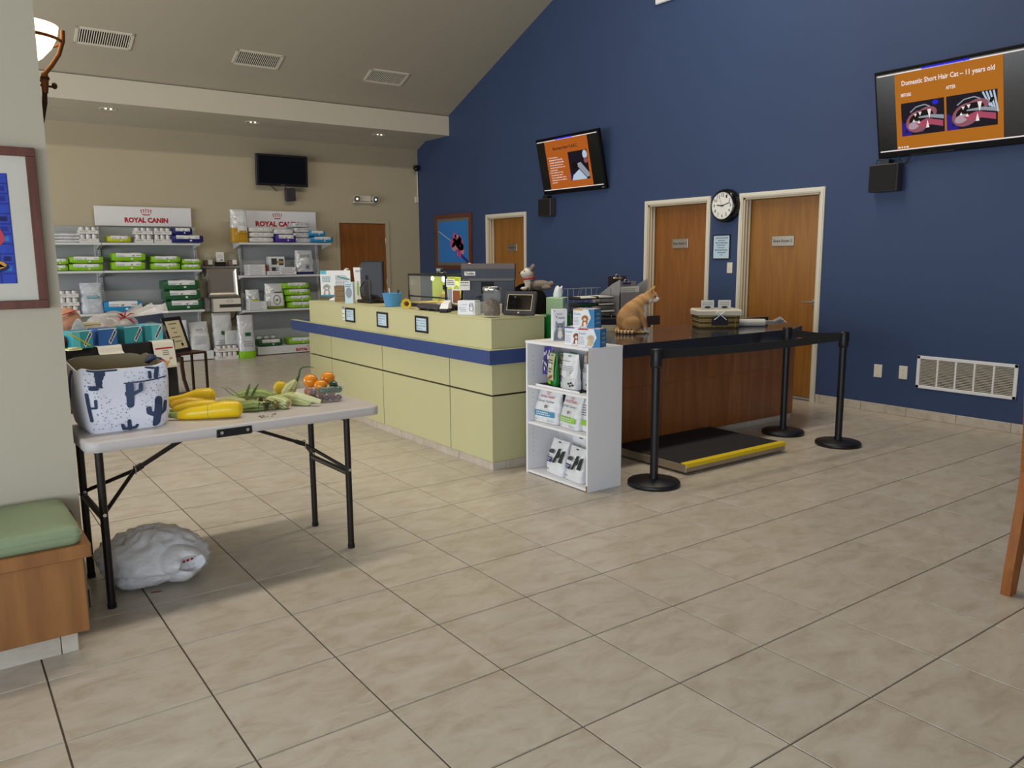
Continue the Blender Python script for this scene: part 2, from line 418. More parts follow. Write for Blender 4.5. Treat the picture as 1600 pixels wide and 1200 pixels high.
    def prism(s, pts, lo, hi, mat, axis='z'):
        f = {'z': lambda p, h: (p[0], p[1], h), 'y': lambda p, h: (p[0], h, p[1]), 'x': lambda p, h: (h, p[0], p[1])}[axis]
        a = [f(p, lo) for p in pts]; b = [f(p, hi) for p in pts]
        s.poly(a[::-1], mat); s.poly(b, mat); n = len(pts)
        for i in range(n):
            j = (i + 1) % n; s.poly([a[i], a[j], b[j], b[i]], mat)
        return s
    def bar(s, a, b, w, h, mat, up=(0, 0, 1), b_=0.0):
        """rectangular bar from a to b, w across, h along up"""
        a = Vector(a); b = Vector(b); t = (b - a).normalized(); u = Vector(up); u = (u - t * u.dot(t)).normalized(); r = t.cross(u)
        q = [r * w / 2 + u * h / 2, -r * w / 2 + u * h / 2, -r * w / 2 - u * h / 2, r * w / 2 - u * h / 2]
        return s.loft([[a + k for k in q], [b + k for k in q]], mat, sm=False)
class Face:
    """a plane (or any mapped surface) for flat print: f(u, v, lift) -> point"""
    def __init__(s, f, g=None): s.f = f; s.g = g or G()
    def pt(s, u, v, l): return s.f(u, v, 0.0008 * l + 0.0006)
    def rect(s, u0, u1, v0, v1, mat, l=1, nu=1, nv=1):
        for i in range(nu):
            for j in range(nv):
                a, b = u0 + (u1 - u0) * i / nu, u0 + (u1 - u0) * (i + 1) / nu; c, d = v0 + (v1 - v0) * j / nv, v0 + (v1 - v0) * (j + 1) / nv
                s.g.poly([s.pt(a, c, l), s.pt(b, c, l), s.pt(b, d, l), s.pt(a, d, l)], mat)
        return s
    def poly(s, pts, mat, l=1):
        s.g.poly([s.pt(u, v, l) for u, v in pts], mat); return s
    def disc(s, u, v, ru, rv, mat, l=1, n=12, a=0.0):
        ca, sa = math.cos(a), math.sin(a); q = []
        for i in range(n):
            x, y = ru * math.cos(2 * PI * i / n), rv * math.sin(2 * PI * i / n); q.append((u + x * ca - y * sa, v + x * sa + y * ca))
        return s.poly(q, mat, l)
    def ring(s, u, v, ru, w, mat, l=1, n=16):
        for i in range(n):
            a, b = 2 * PI * i / n, 2 * PI * (i + 1) / n
            s.poly([(u + (ru - w) * math.cos(a), v + (ru - w) * math.sin(a)), (u + ru * math.cos(a), v + ru * math.sin(a)), (u + ru * math.cos(b), v + ru * math.sin(b)), (u + (ru - w) * math.cos(b), v + (ru - w) * math.sin(b))], mat, l)
        return s
    def line(s, pts, w, mat, l=1):
        for (a, b), (c, d) in zip(pts, pts[1:]):
            L = math.hypot(c - a, d - b) or 1; x, y = -(d - b) / L * w / 2, (c - a) / L * w / 2
            s.poly([(a + x, b + y), (a - x, b - y), (c - x, d - y), (c + x, d + y)], mat, l)
        return s
    def words(s, u0, u1, v, n, dv, h, mat, l=1, seed=1, fill=0.8):
        """rows of small print too small to read: dashes of word length"""
        r = random.Random(seed)
        for i in range(n):
            u = u0; end = u0 + (u1 - u0) * r.uniform(fill, 1)
            while u < end:
                w = r.uniform(0.05, 0.14) * (u1 - u0) + h * 0.6; s.rect(u, min(u + w, u1), v - i * dv - h, v - i * dv, mat, l); u += w + h * 0.7
        return s
def plane(o, u, v, n):
    o, u, v, n = Vector(o), Vector(u), Vector(v), Vector(n)
    return lambda a, b, l: o + u * a + v * b + n * l
def front(d): return plane((0, -d, 0), (1, 0, 0), (0, 0, 1), (0, -1, 0))   # local front face at y = -d

def mesh_of(g, name, off=(0, 0, 0)):
    me = bpy.data.meshes.new(name); off = Vector(off)
    me.from_pydata([tuple(p - off) for p in g.v], [], g.f)
    ks = list(dict.fromkeys(g.k)); ix = {k: i for i, k in enumerate(ks)}
    for k in ks: me.materials.append(MATS[k])
    me.polygons.foreach_set('material_index', [ix[k] for k in g.k])
    me.polygons.foreach_set('use_smooth', g.sm)
    me.update()
    return me
def tag(o, label=None, cat=None, group=None, kind=None):
    if label: o['label'] = label
    if cat: o['category'] = cat
    if group: o['group'] = group
    if kind: o['kind'] = kind
    return o
def thing(name, label, cat, loc=(0, 0, 0), rz=0.0, group=None):
    """an Empty at the thing's base that parents its parts"""
    o = bpy.data.objects.new(name, None); COL.objects.link(o); o.empty_display_size = 0.05
    o.location = loc; o.rotation_euler = (0, 0, rz)
    return tag(o, label, cat, group)
def part(parent, name, g, world=False, label=None, kind=None, sub=None):
    """one mesh under its thing; world=True: g is in world coordinates of an unrotated thing"""
    off = (0, 0, 0)
    if world:
        off = Vector(parent.location)
        if parent.parent: off = off + Vector(parent.parent.location)
    o = bpy.data.objects.new(name, mesh_of(g, name, off)); COL.objects.link(o); o.parent = parent
    return tag(o, label=label, kind=kind)
def solo(name, g, label=None, cat=None, group=None, kind=None, loc=None, rz=0.0):
    """a thing that is one mesh; without loc, g is in world coordinates and the origin goes to its base"""
    if loc is None:
        xs = [p.x for p in g.v]; ys = [p.y for p in g.v]; zs = [p.z for p in g.v]
        c = Vector(((min(xs) + max(xs)) / 2, (min(ys) + max(ys)) / 2, min(zs)))
        o = bpy.data.objects.new(name, mesh_of(g, name, c)); o.location = c
    else:
        o = bpy.data.objects.new(name, mesh_of(g, name)); o.location = loc; o.rotation_euler = (0, 0, rz)
    COL.objects.link(o)
    return tag(o, label, cat, group, kind)
def dup(root, loc, rz=None, label=None, group=None):
    c = root.copy(); COL.objects.link(c); c.location = loc
    if rz is not None: c.rotation_euler = (0, 0, rz)
    if label: c['label'] = label
    if group: c['group'] = group
    for ch in list(root.children):
        d = ch.copy(); COL.objects.link(d); d.parent = c
        for gc in list(ch.children):
            e = gc.copy(); COL.objects.link(e); e.parent = d
    return c
TEXT = []
def text(parent, s, o, u, v, width, mat, height=None, bold=0.0, name='lettering', align='CENTER'):
    """queue real lettering: placed at o, running along u, standing along v (in the parent's coordinates)"""
    TEXT.append((parent, s, Vector(o), Vector(u), Vector(v), width, mat, height, bold, name, align))
def flush_text():
    tmp = []; cache = {}
    for t in TEXT:
        k = (t[1], t[8], t[10])
        if k not in cache:
            cu = bpy.data.curves.new('t', 'FONT'); cu.body = t[1]; cu.align_x = t[10]; cu.align_y = 'CENTER'; cu.offset = t[8]; cu.resolution_u = 2
            ob = bpy.data.objects.new('t', cu); COL.objects.link(ob); cache[k] = ob; tmp.append(ob)
    bpy.context.view_layer.update(); dg = bpy.context.evaluated_depsgraph_get(); data = {}
    for k, ob in cache.items():
        me = bpy.data.meshes.new_from_object(ob.evaluated_get(dg)); data[k] = ([v.co.copy() for v in me.vertices], [tuple(p.vertices) for p in me.polygons]); bpy.data.meshes.remove(me)
    for ob in tmp: bpy.data.objects.remove(ob)
    for parent, s, o, u, v, width, mat, height, bold, name, align in TEXT:
        vs, fs = data[(s, bold, align)]
        x0 = min(p.x for p in vs); x1 = max(p.x for p in vs); k = width / (x1 - x0); ky = k
        if height: ky = height / (max(p.y for p in vs) - min(p.y for p in vs))
        me = bpy.data.meshes.new(name); me.from_pydata([tuple(o + u * p.x * k + v * p.y * ky) for p in vs], [], fs); me.materials.append(MATS[mat])
        ob = bpy.data.objects.new(name, me); COL.objects.link(ob); ob.parent = parent
def dog_face(D, u, v, s, c, muzzle, l=2):
    """a printed dog's head and chest, as on the cartons"""
    D.poly([(u - s * .8, v - s * 1.75), (u + s * .8, v - s * 1.75), (u + s * .62, v - s * .9), (u + s * .45, v - s * .2), (u - s * .45, v - s * .2), (u - s * .62, v - s * .9)], c, l); D.disc(u, v - s * 1.3, s * .34, s * .5, muzzle, l + .5)
    D.disc(u, v, s * .62, s * .62, c, l + 1); D.disc(u - s * .58, v - s * .02, s * .18, s * .44, c, l + 1.5, a=-.2); D.disc(u + s * .58, v - s * .02, s * .18, s * .44, c, l + 1.5, a=.2)
    D.disc(u, v - s * .25, s * .3, s * .3, muzzle, l + 2); D.disc(u, v - s * .16, s * .11, s * .08, 'ink_black', l + 3)
    D.disc(u - s * .25, v + s * .14, s * .07, s * .07, 'ink_black', l + 3); D.disc(u + s * .25, v + s * .14, s * .07, s * .07, 'ink_black', l + 3)
    return D
def dog_body(D, u, v, s, mat, l=2):
    """small standing dog mark"""
    D.rect(u - s, u + s * .6, v - s * .1, v + s * .45, mat, l)
    for k in (-.95, -.6, .3, .5): D.rect(u + s * k, u + s * (k + .16), v - s * .8, v, mat, l)
    D.rect(u + s * .45, u + s * .75, v + s * .2, v + s * .95, mat, l); D.rect(u + s * .6, u + s * 1.15, v + s * .6, v + s * .95, mat, l)
    D.line([(u - s, v + s * .35), (u - s * 1.4, v + s * .7)], s * .14, mat, l)
    return D
def crown(D, u, v, s, mat, l=2):
    """five-dotted crown over a curved band"""
    D.line([(u + s * .72 * math.sin(a), v - s * .38 - s * .12 * math.cos(a)) for a in (-1, -.5, 0, .5, 1)], s * .15, mat, l)
    for k in (-2, -1, 0, 1, 2):
        x = u + k * s * .40; y = v + s * .42 - abs(k) * s * .07
        D.disc(x, y, s * .12, s * .12, mat, l, 8); D.disc(x * .96 + u * .04, y - s * .24, s * .09, s * .09, mat, l, 8); D.disc(x * .92 + u * .08, y - s * .44, s * .08, s * .08, mat, l, 8)
    return D

# ------------------------------------------------------------------ the room
TS = 0.4572
X0, Y0 = 0.2145, 0.4414                      # first joints of the tile grid
XR, YB = 7.37, 13.06                         # blue wall, back wall
def slope_z(y): return 3.88 + 0.409 * (11.96 - y)
RIDGE_Y = 4.5; RIDGE_Z = slope_z(RIDGE_Y)

g = G(); g.box(-4.1, XR + .2, -3.2, YB + .15, -.12, -.004, 'grout')
floor = solo('floor', g, kind='structure', loc=(0, 0, 0))
tiles = []
for i in range(-10, 17):
    for j in range(-9, 29):
        x0, y0 = X0 + i * TS, Y0 + j * TS
        x1, y1 = min(x0 + TS, XR), min(y0 + TS, YB); x0 = max(x0, -4); y0 = max(y0, -3)
        if x1 - x0 < .02 or y1 - y0 < .02: continue
        c = V((x0 + x1) / 2, (y0 + y1) / 2, -1.505); d = c.dot(FW)
        s = -1
        if d > .4:
            u, w = c.dot(RT) / d * 1252 + 800, c.dot(DN) / d * 1252 + 600
            m = 500 / d
            if -m < u < 1600 + m and -m < w < 1200 + m: s = 1.505 / d ** 3
        tiles.append((s, x0, x1, y0, y1))
tiles.sort(key=lambda t: -t[0])
def tile_geo(g, x0, x1, y0, y1, gap=.0020, e=.0024):
    a = [(x0 + gap, y0 + gap), (x1 - gap, y0 + gap), (x1 - gap, y1 - gap), (x0 + gap, y1 - gap)]
    b = [(x0 + gap + e, y0 + gap + e), (x1 - gap - e, y0 + gap + e), (x1 - gap - e, y1 - gap - e), (x0 + gap + e, y1 - gap - e)]
    lo = [(x, y, -.006) for x, y in a]; hi = [(x, y, 0) for x, y in b]
    g.poly(hi, 'tile')
    for k in range(4): g.poly([lo[k], lo[(k + 1) % 4], hi[(k + 1) % 4], hi[k]], 'tile')
full = G(); tile_geo(full, -TS / 2, TS / 2, -TS / 2, TS / 2); full_me = mesh_of(full, 'tile')
rest = G()
for k, (s, x0, x1, y0, y1) in enumerate(tiles):
    if k < 300 and s > 0:
        cx, cy = (x0 + x1) / 2, (y0 + y1) / 2
        if x1 - x0 > TS - 1e-4 and y1 - y0 > TS - 1e-4: me = full_me
        else:
            q = G(); tile_geo(q, x0 - cx, x1 - cx, y0 - cy, y1 - cy); me = mesh_of(q, 'tile')
        o = bpy.data.objects.new('tile', me); COL.objects.link(o); o.parent = floor; o.location = (cx, cy, 0)
    else: tile_geo(rest, x0, x1, y0, y1)
part(floor, 'far_tiles', rest, kind='stuff')

DOORS = [(4.863, 5.816, 2.14), (6.322, 7.270, 2.14), (9.848, 10.825, 2.14)]
g = G(); wt = XR + .2; y = -3.2
for a, b, z in DOORS:
    g.box(XR, wt, y, a, 0, 2.14, 'blue_wall'); y = b
g.box(XR, wt, y, YB + .15, 0, 2.14, 'blue_wall')
g.prism([(-3.2, 2.14), (YB + .15, 2.14), (YB + .15, slope_z(YB + .15)), (RIDGE_Y, RIDGE_Z), (-3.2, RIDGE_Z - .409 * (RIDGE_Y + 3.2))], XR, wt, 'blue_wall', 'x')
solo('wall_right', g, kind='structure')
g = G(); g.box(-4.1, 5.80, YB, YB + .15, 0, 3.6, 'tan_wall').box(6.69, wt, YB, YB + .15, 0, 3.6, 'tan_wall').box(5.80, 6.69, YB, YB + .15, 2.12, 3.6, 'tan_wall')
solo('wall_back', g, kind='structure')
g = G()
for a, b in ((-3.2, -2.6), (2.3, 4.1), (11.1, YB + .15)): g.box(-4.1, -4, a, b, 0, 3.3, 'pale_wall')
g.box(-4.1, -4, -3.2, YB + .15, 0, .45, 'pale_wall'); g.box(-4.1, -4, -3.2, YB + .15, 3.0, 3.3, 'pale_wall')
g.prism([(-3.2, 3.3), (YB + .15, 3.3), (YB + .15, slope_z(YB + .15)), (RIDGE_Y, RIDGE_Z), (-3.2, RIDGE_Z - .409 * (RIDGE_Y + 3.2))], -4.1, -4, 'pale_wall', 'x')
solo('wall_left', g, kind='structure')
g = G()
for a, b in ((-4, -3.0), (3.9, XR)): g.box(a, b, -3.1, -3, 0, 3.3, 'pale_wall')
g.box(-4, XR, -3.1, -3, 0, .45, 'pale_wall').box(-4, XR, -3.1, -3, 3.05, 3.9, 'pale_wall')
solo('wall_front', g, kind='structure')
def window(n, fixed, a, b, z0, z1, axis):
    w = thing('window_%d' % n, None, None, (fixed, (a + b) / 2, 0) if axis == 'x' else ((a + b) / 2, fixed, 0)); w['kind'] = 'structure'
    fr = G(); k = 4
    bx = (lambda p, q, r, s: fr.box(fixed - .03, fixed + .03, p, q, r, s, 'grey_metal')) if axis == 'x' else (lambda p, q, r, s: fr.box(p, q, fixed - .03, fixed + .03, r, s, 'grey_metal'))
    bx(a, b, z0, z0 + .06); bx(a, b, z1 - .06, z1)
    for i in range(k + 1):
        c = a + (b - a) * i / k; bx(max(a, c - .03), min(b, c + .03), z0, z1)
    part(w, 'frame', fr, world=True)
window(1, -4.05, -2.6, 2.3, .45, 3.0, 'x'); window(2, -4.05, 4.1, 11.1, .45, 3.0, 'x'); window(3, -3.05, -3.0, 3.9, .45, 3.05, 'y')
g = G()
for a, b in ((RIDGE_Y, YB + .15), (-3.2, RIDGE_Y)):
    za, zb = (slope_z(a), slope_z(b)) if a == RIDGE_Y else (RIDGE_Z - .409 * (RIDGE_Y + 3.2), RIDGE_Z)
    g.prism([(a, za), (b, zb), (b, zb + .12), (a, za + .12)], -4.1, wt, 'ceiling_paint', 'x')
ceiling = solo('ceiling', g, kind='structure')
g = G(); g.box(-4, XR, 11.96, YB, 3.55, 3.86, 'soffit_paint'); part(ceiling, 'soffit', g, world=True)
g = G(); g.box(-1.7, .44, 3.8, 4.8, 0, RIDGE_Z, 'pale_wall')
solo('wall_center', g, kind='structure')

def baseboard(name, runs, axis, fixed, d, h=.085, phase=0.0):
    """tile skirting: a grout bed and one object per tile"""
    bed = G(); side = .010 * d
    for a, b in runs:
        if axis == 'y': bed.box(fixed, fixed + side * .6, a, b, 0, h - .004, 'grout')
        else: bed.box(a, b, fixed, fixed + side * .6, 0, h - .004, 'grout')
    o = solo(name, bed, kind='structure')
    for a, b in runs:
        k = math.floor((a - phase) / .457); c = phase + k * .457
        while c < b:
            p, q = max(a, c) + .0015, min(b, c + .457) - .0015
            if q - p > .01:
                t = G()
                if axis == 'y': t.box(fixed + .0005 * d, fixed + side, p, q, .001, h, 'tile', .002)
                else: t.box(p, q, fixed + .0005 * d, fixed + side, .001, h, 'tile', .002)
                part(o, 'tile', t, world=True)
            c += .457
baseboard('baseboard_right', [(.3, 4.81), (5.87, 6.27), (7.33, 9.79), (10.88, 13.05)], 'y', XR, -1, phase=2.93)
baseboard('baseboard_back', [(3.4, 4.06), (5.42, 5.74), (6.75, 7.35)], 'x', YB, -1)
baseboard('baseboard_center', [(.36, .44)], 'x', 3.8, -1)
baseboard('baseboard_end', [(3.79, 4.8)], 'y', .44, 1)

def door(n, a, b, z, leaf, sign, handle_side, label=None):
    """a recessed door in the blue wall: casing, jamb, leaf, sign, lever"""
    o = thing('door_%d' % n, None, None, (XR, (a + b) / 2, 0)); o['kind'] = 'structure'
    g = G()
    for p, q in ((a - .05, a), (b, b + .05)): g.box(XR - .016, XR - .0005, p, q, 0, z, 'casing').box(XR - .022, XR - .0005, p + .012, q - .012, 0, z + .012, 'casing')
    g.box(XR - .016, XR - .0005, a - .05, b + .05, z, z + .05, 'casing').box(XR - .022, XR - .0005, a - .038, b + .038, z + .012, z + .038, 'casing')
    part(o, 'casing', g, world=True)
    g = G(); g.box(XR, XR + .16, a, a + .02, 0, z, 'jamb').box(XR, XR + .16, b - .02, b, 0, z, 'jamb').box(XR, XR + .16, a, b, z - .02, z, 'jamb')
    g.box(XR + .075, XR + .09, b - .032, b - .02, 0, z - .02, 'casing').box(XR + .03, XR + .04, b - .028, b - .02, 0, z - .02, 'casing')
    part(o, 'jamb', g, world=True)
    g = G(); g.box(XR + .105, XR + .15, a + .022, b - .022, .012, z - .022, leaf, .003); lf = part(o, 'door_leaf', g, world=True)
    if sign:
        sy, sz, w, h = sign[1:5]
        g = G(); g.box(XR + .093, XR + .105, sy - w / 2, sy + w / 2, sz - h / 2, sz + h / 2, 'steel', .004); sg = part(o, 'room_sign', g, world=True)
        text(sg, sign[0], (.0915, sy - (a + b) / 2, sz), (0, -1, 0), (0, 0, 1), w * .84, 'ink', None, .02)
    if handle_side:
        hy = a + .075; g = G()
        g.cyl((XR + .105, hy, 1.03), (XR + .085, hy, 1.03), .032, 'steel').cyl((XR + .085, hy, 1.03), (XR + .05, hy, 1.03), .011, 'steel').tube([(XR + .05, hy - .01, 1.03), (XR + .047, hy + .04, 1.03), (XR + .05, hy + .12, 1.025)], [.012, .012, .009], 'steel')
        part(o, 'handle', g, world=True)
    g = G(); g.box(XR + .02, XR + .15, a + .02, b - .02, 0, .010, 'grey_metal', .003); part(o, 'threshold', g, world=True)
    return o
door(1, *DOORS[0], 'oak', ('Exam Room 2', 5.36, 1.665, .275, .11), True)
door(2, *DOORS[1], 'oak_warm', ('Exam Room 3', 6.82, 1.665, .25, .115), False)
door(3, *DOORS[2], 'oak', ('Exam Room 4', 10.30, 1.665, .22, .11), False)
o = thing('door_4', None, None, (6.245, YB, 0)); o['kind'] = 'structure'
g = G()
for p, q in ((5.745, 5.80), (6.69, 6.745)): g.box(p, q, YB - .02, YB - .0005, 0, 2.12, 'tan_wall')
g.box(5.745, 6.745, YB - .02, YB - .0005, 2.12, 2.17, 'tan_wall'); part(o, 'casing', g, world=True)
g = G(); g.box(5.80, 6.69, YB + .012, YB + .055, .012, 2.12, 'oak_warm', .003); part(o, 'door_leaf', g, world=True)
for z in (.35, 1.1, 1.82):
    g = G(); g.cyl((6.688, YB + .004, z - .05), (6.688, YB + .004, z + .05), .008, 'steel', 8); part(o, 'hinge', g, world=True)

# ------------------------------------------------------------------ reception counter (green laminate, blue ledge)
CX = 3.15
rc = thing('reception_counter', 'long pale green reception counter with a blue ledge band', 'counter', (3.4, 6.25, 0))
g = G(); g.box(CX + .02, 3.63, 4.625, 7.92, .0, .77, 'dark_core').box(CX + .03, 3.63, 4.63, 7.9, .87, 1.07, 'dark_core'); part(rc, 'core', g, world=True)
ys = [4.6, 5.168, 6.287, 7.384, 7.945]
for a, b in zip(ys, ys[1:]):
    for z0, z1 in ((.06, .535), (.548, .77)):
        g = G(); g.box(CX, CX + .02, a + (.005 if a > 4.6 else 0), b - .005, z0, z1, 'green_laminate', .0015); part(rc, 'front_panel', g, world=True)
for z0, z1 in ((.06, .535), (.548, .77)):
    g = G(); g.box(CX + .0205, 3.64, 4.6, 4.62, z0, z1, 'green_laminate', .0015); part(rc, 'end_panel', g, world=True)
g = G(); g.prism([(CX - .05, 8.3), (CX - .05, 4.55), (3.64, 4.55), (3.64, 8.3)], .77, .87, 'blue_laminate'); part(rc, 'ledge', g, world=True, label='blue laminate ledge')
g = G(); g.box(CX - .048, CX - .0005, 4.552, 8.298, .8702, .874, 'sage').box(CX - .0005, 3.638, 4.552, 4.5995, .8702, .874, 'sage'); part(rc, 'ledge_top', g, world=True, label='pale grey green ledge top')
g = G(); g.box(CX, CX + .022, 4.6, 7.9, .871, 1.078, 'green_laminate', .0015); part(rc, 'upper_panel', g, world=True)
g = G(); g.box(CX + .0225, 3.62, 4.6, 4.622, .871, 1.078, 'green_laminate', .0015); part(rc, 'upper_end_panel', g, world=True)
g = G(); g.box(CX, 3.64, 4.6, 7.9, 1.0785, 1.09, 'green_laminate', .001); part(rc, 'counter_top', g, world=True)
tb = G(); tb.box(CX + .012, 3.62, 4.612, 7.93, .0, .058, 'grout'); base = part(rc, 'tile_base', tb, world=True)
y = 4.604
while y < 7.93:
    t = G(); t.box(CX + .004, CX + .012, y + .0015, min(y + .455, 7.93), .0, .058, 'tile', .001); part(base, 'tile', t, world=True); y += .457
for a, b in ((3.155, 3.27), (3.273, 3.62)):
    t = G(); t.box(a, b, 4.604, 4.612, 0, .058, 'tile', .001); part(base, 'tile', t, world=True)

# ------------------------------------------------------------------ checkout desk (wood panels, dark stone-like slab)
cdsk = thing('checkout_desk', 'brown wood panelled checkout desk with a glossy dark top', 'desk', (5.1, 4.8, 0))
g = G(); g.box(3.68, 6.45, 4.47, 5.08, 0, .77, 'dark_core'); part(cdsk, 'core', g, world=True)
xs = [3.67, 4.716, 5.597, 6.46]
for a, b in zip(xs, xs[1:]):
    for z0, z1 in ((.05, .500), (.506, .77)):
        g = G(); g.box(a + .0025, b - .0025, 4.45, 4.47, z0, z1, 'cherry', .0015); part(cdsk, 'front_panel', g, world=True)
for z0, z1 in ((.05, .500), (.506, .77)):
    g = G(); g.box(6.45, 6.47, 4.472, 5.08, z0, z1, 'cherry', .0015); part(cdsk, 'end_panel', g, world=True)
g = G(); g.box(3.68, 6.458, 4.452, 4.47, .5005, .5055, 'oak'); part(cdsk, 'reveal_strip', g, world=True, label='pale wooden reveal strip')
tb = G(); tb.box(3.68, 6.44, 4.466, 4.48, 0, .048, 'grout'); base = part(cdsk, 'tile_base', tb, world=True)
x = 3.69
while x < 6.44:
    t = G(); t.box(x, min(x + .4555, 6.44), 4.458, 4.466, 0, .048, 'tile', .001); part(base, 'tile', t, world=True); x += .457
g = G(); g.prism([(3.65, 5.2), (3.65, 4.25), (6.12, 4.25), (6.52, 4.43), (6.62, 4.56), (6.62, 5.2)], .772, .87, 'charcoal_top'); part(cdsk, 'counter_top', g, world=True, label='glossy charcoal slab')
g = G(); g.box(6.06, 6.6, 4.86, 5.19, .8705, .925, 'charcoal_top', .004); part(cdsk, 'raised_ledge', g, world=True)

# back desk and staff desk behind the counters
bd = thing('back_desk', 'dark topped desk against the blue wall holding paper trays', 'desk', (5.75, 6.5, 0))
g = G(); g.box(5.0, 6.5, 6.2, 6.85, .77, .87, 'charcoal_top', .003); part(bd, 'counter_top', g, world=True)
g = G(); g.box(5.08, 6.42, 6.26, 6.82, 0, .77, 'cherry', .003); part(bd, 'body', g, world=True)
sd = thing('staff_desk', 'low work desk hidden behind the green reception counter', 'desk', (3.98, 6.4, 0))
g = G(); g.box(3.66, 4.3, 5.2, 7.85, .72, .76, 'charcoal_top', .003); part(sd, 'counter_top', g, world=True)
for y in (5.25, 6.5, 7.78):
    g = G(); g.box(3.68, 4.28, y, y + .03, 0, .72, 'dark_wood'); part(sd, 'side_panel', g, world=True)

# ------------------------------------------------------------------ queue posts with belts
def queue_post(x, y, label, belt_to=None):
    t = thing('queue_post', label, 'barrier post', (x, y, 0), 0, 'black belt barrier posts by the checkout desk')
    g = G(); g.lathe([(.001, 0), (.172, 0), (.175, .006), (.175, .024), (.168, .031), (.05, .040), (.035, .046), (.001, .046)], 'black', 36); part(t, 'base', g)
    g = G(); g.cyl((0, 0, .04), (0, 0, .80), .0275, 'black', 20).cyl((0, 0, .046), (0, 0, .065), .032, 'black', 20); part(t, 'pole', g)
    g = G(); g.lathe([(.0275, .79), (.036, .792), (.038, .80), (.038, .905), (.035, .912), (.001, .914)], 'black', 20)
    for a in (0, PI / 2, PI, 3 * PI / 2): g.bar((math.cos(a) * .038, math.sin(a) * .038, .84), (math.cos(a) * .038, math.sin(a) * .038, .9), .012, .010, 'black_matte', (math.cos(a), math.sin(a), 0))
    part(t, 'head', g)
    if belt_to:
        e = V(belt_to) - V(x, y, 0); L = math.hypot(e.x, e.y); d = e / L; n = 14; g = G(); rr = []
        for i in range(n + 1):
            s = .047 + (L - .094) * i / n; z = .874 - .014 * math.sin(PI * i / n); p = d * s; w = V(-d.y, d.x, 0) * .0012
            rr.append([p + w + V(0, 0, z + .029), p - w + V(0, 0, z + .029), p - w + V(0, 0, z - .029), p + w + V(0, 0, z - .029)])
        g.loft(rr, 'cloth_black', sm=False); part(t, 'belt', g)
    return t
queue_post(3.81, 3.66, 'black belt barrier post standing beside the white shelf unit', (5.82, 3.575, 0))
queue_post(5.82, 3.575, 'black belt barrier post standing furthest out from the desk')
queue_post(5.83, 4.10, 'black belt barrier post tight against the desk front', (5.82, 3.575, 0))

# ------------------------------------------------------------------ platform scale on the floor
ps = thing('platform_scale', 'low black rubber platform scale with a yellow front edge', 'scale', (4.71, 4.05, 0))
g = G(); g.box(4.15, 5.28, 3.685, 4.42, .016, .072, 'scale_metal', .003); part(ps, 'frame', g, world=True)
g = G(); g.box(4.155, 5.262, 3.735, 4.42, .0725, .079, 'rubber', .002); part(ps, 'mat', g, world=True, label='black rubber mat')
g = G(); g.box(4.152, 5.279, 3.680, 3.734, .0725, .080, 'yellow', .002).box(4.152, 5.279, 3.678, 3.685, .052, .0795, 'yellow', .001); part(ps, 'edge_strip', g, world=True, label='yellow edge strip')
for x in (4.22, 5.2):
    for y in (3.76, 4.35):
        g = G(); g.cyl((x, y, 0), (x, y, .017), .03, 'black_matte', 12); part(ps, 'foot', g, world=True)

# ------------------------------------------------------------------ white open shelf unit in front of the counter end
su = thing('shelf_unit', 'small white open shelf unit full of treat bags', 'shelf', (3.47, 4.1, 0))
A, B, F0, F1, H = 3.775, 4.430, 3.322, 3.618, .94
for y0, y1 in ((A, A + .016), (B - .016, B)):
    g = G(); g.box(F0, F1, y0, y1, 0, H - .017, 'white', .001); sp = part(su, 'side_panel', g, world=True)
    if y0 > 4:
        D = Face(plane((0, y0 - su.location.y - .0005, 0), (1, 0, 0), (0, 0, 1), (0, -1, 0)))
        for z in [.12 + .032 * k for k in range(7)] + [.44 + .032 * k for k in range(5)] + [.70 + .032 * k for k in range(5)]: D.disc(F0 + .05 - su.location.x, z, .003, .003, 'peg_hole', 1, 8)
        part(sp, 'peg_holes', D.g)
g = G(); g.box(F0 - .004, F1, A - .002, B + .002, H - .017, H, 'white', .001); part(su, 'top_panel', g, world=True)
g = G(); g.box(F1 - .006, F1, A + .016, B - .016, .02, H - .017, 'white'); part(su, 'back_panel', g, world=True)
for z in (.022, .372, .630):
    g = G(); g.box(F0 + .004, F1 - .006, A + .0165, B - .0165, z - .016, z, 'white', .001); part(su, 'shelf', g, world=True)
g = G(); g.box(F0 - .001, F0 + .001, A + .001, A + .015, .0, .045, 'chip').box(F0 - .001, F0 + .001, A + .001, A + .015, .84, H - .018, 'chip'); part(su, 'chipped_edge', g, world=True, label='brown chipped edging')

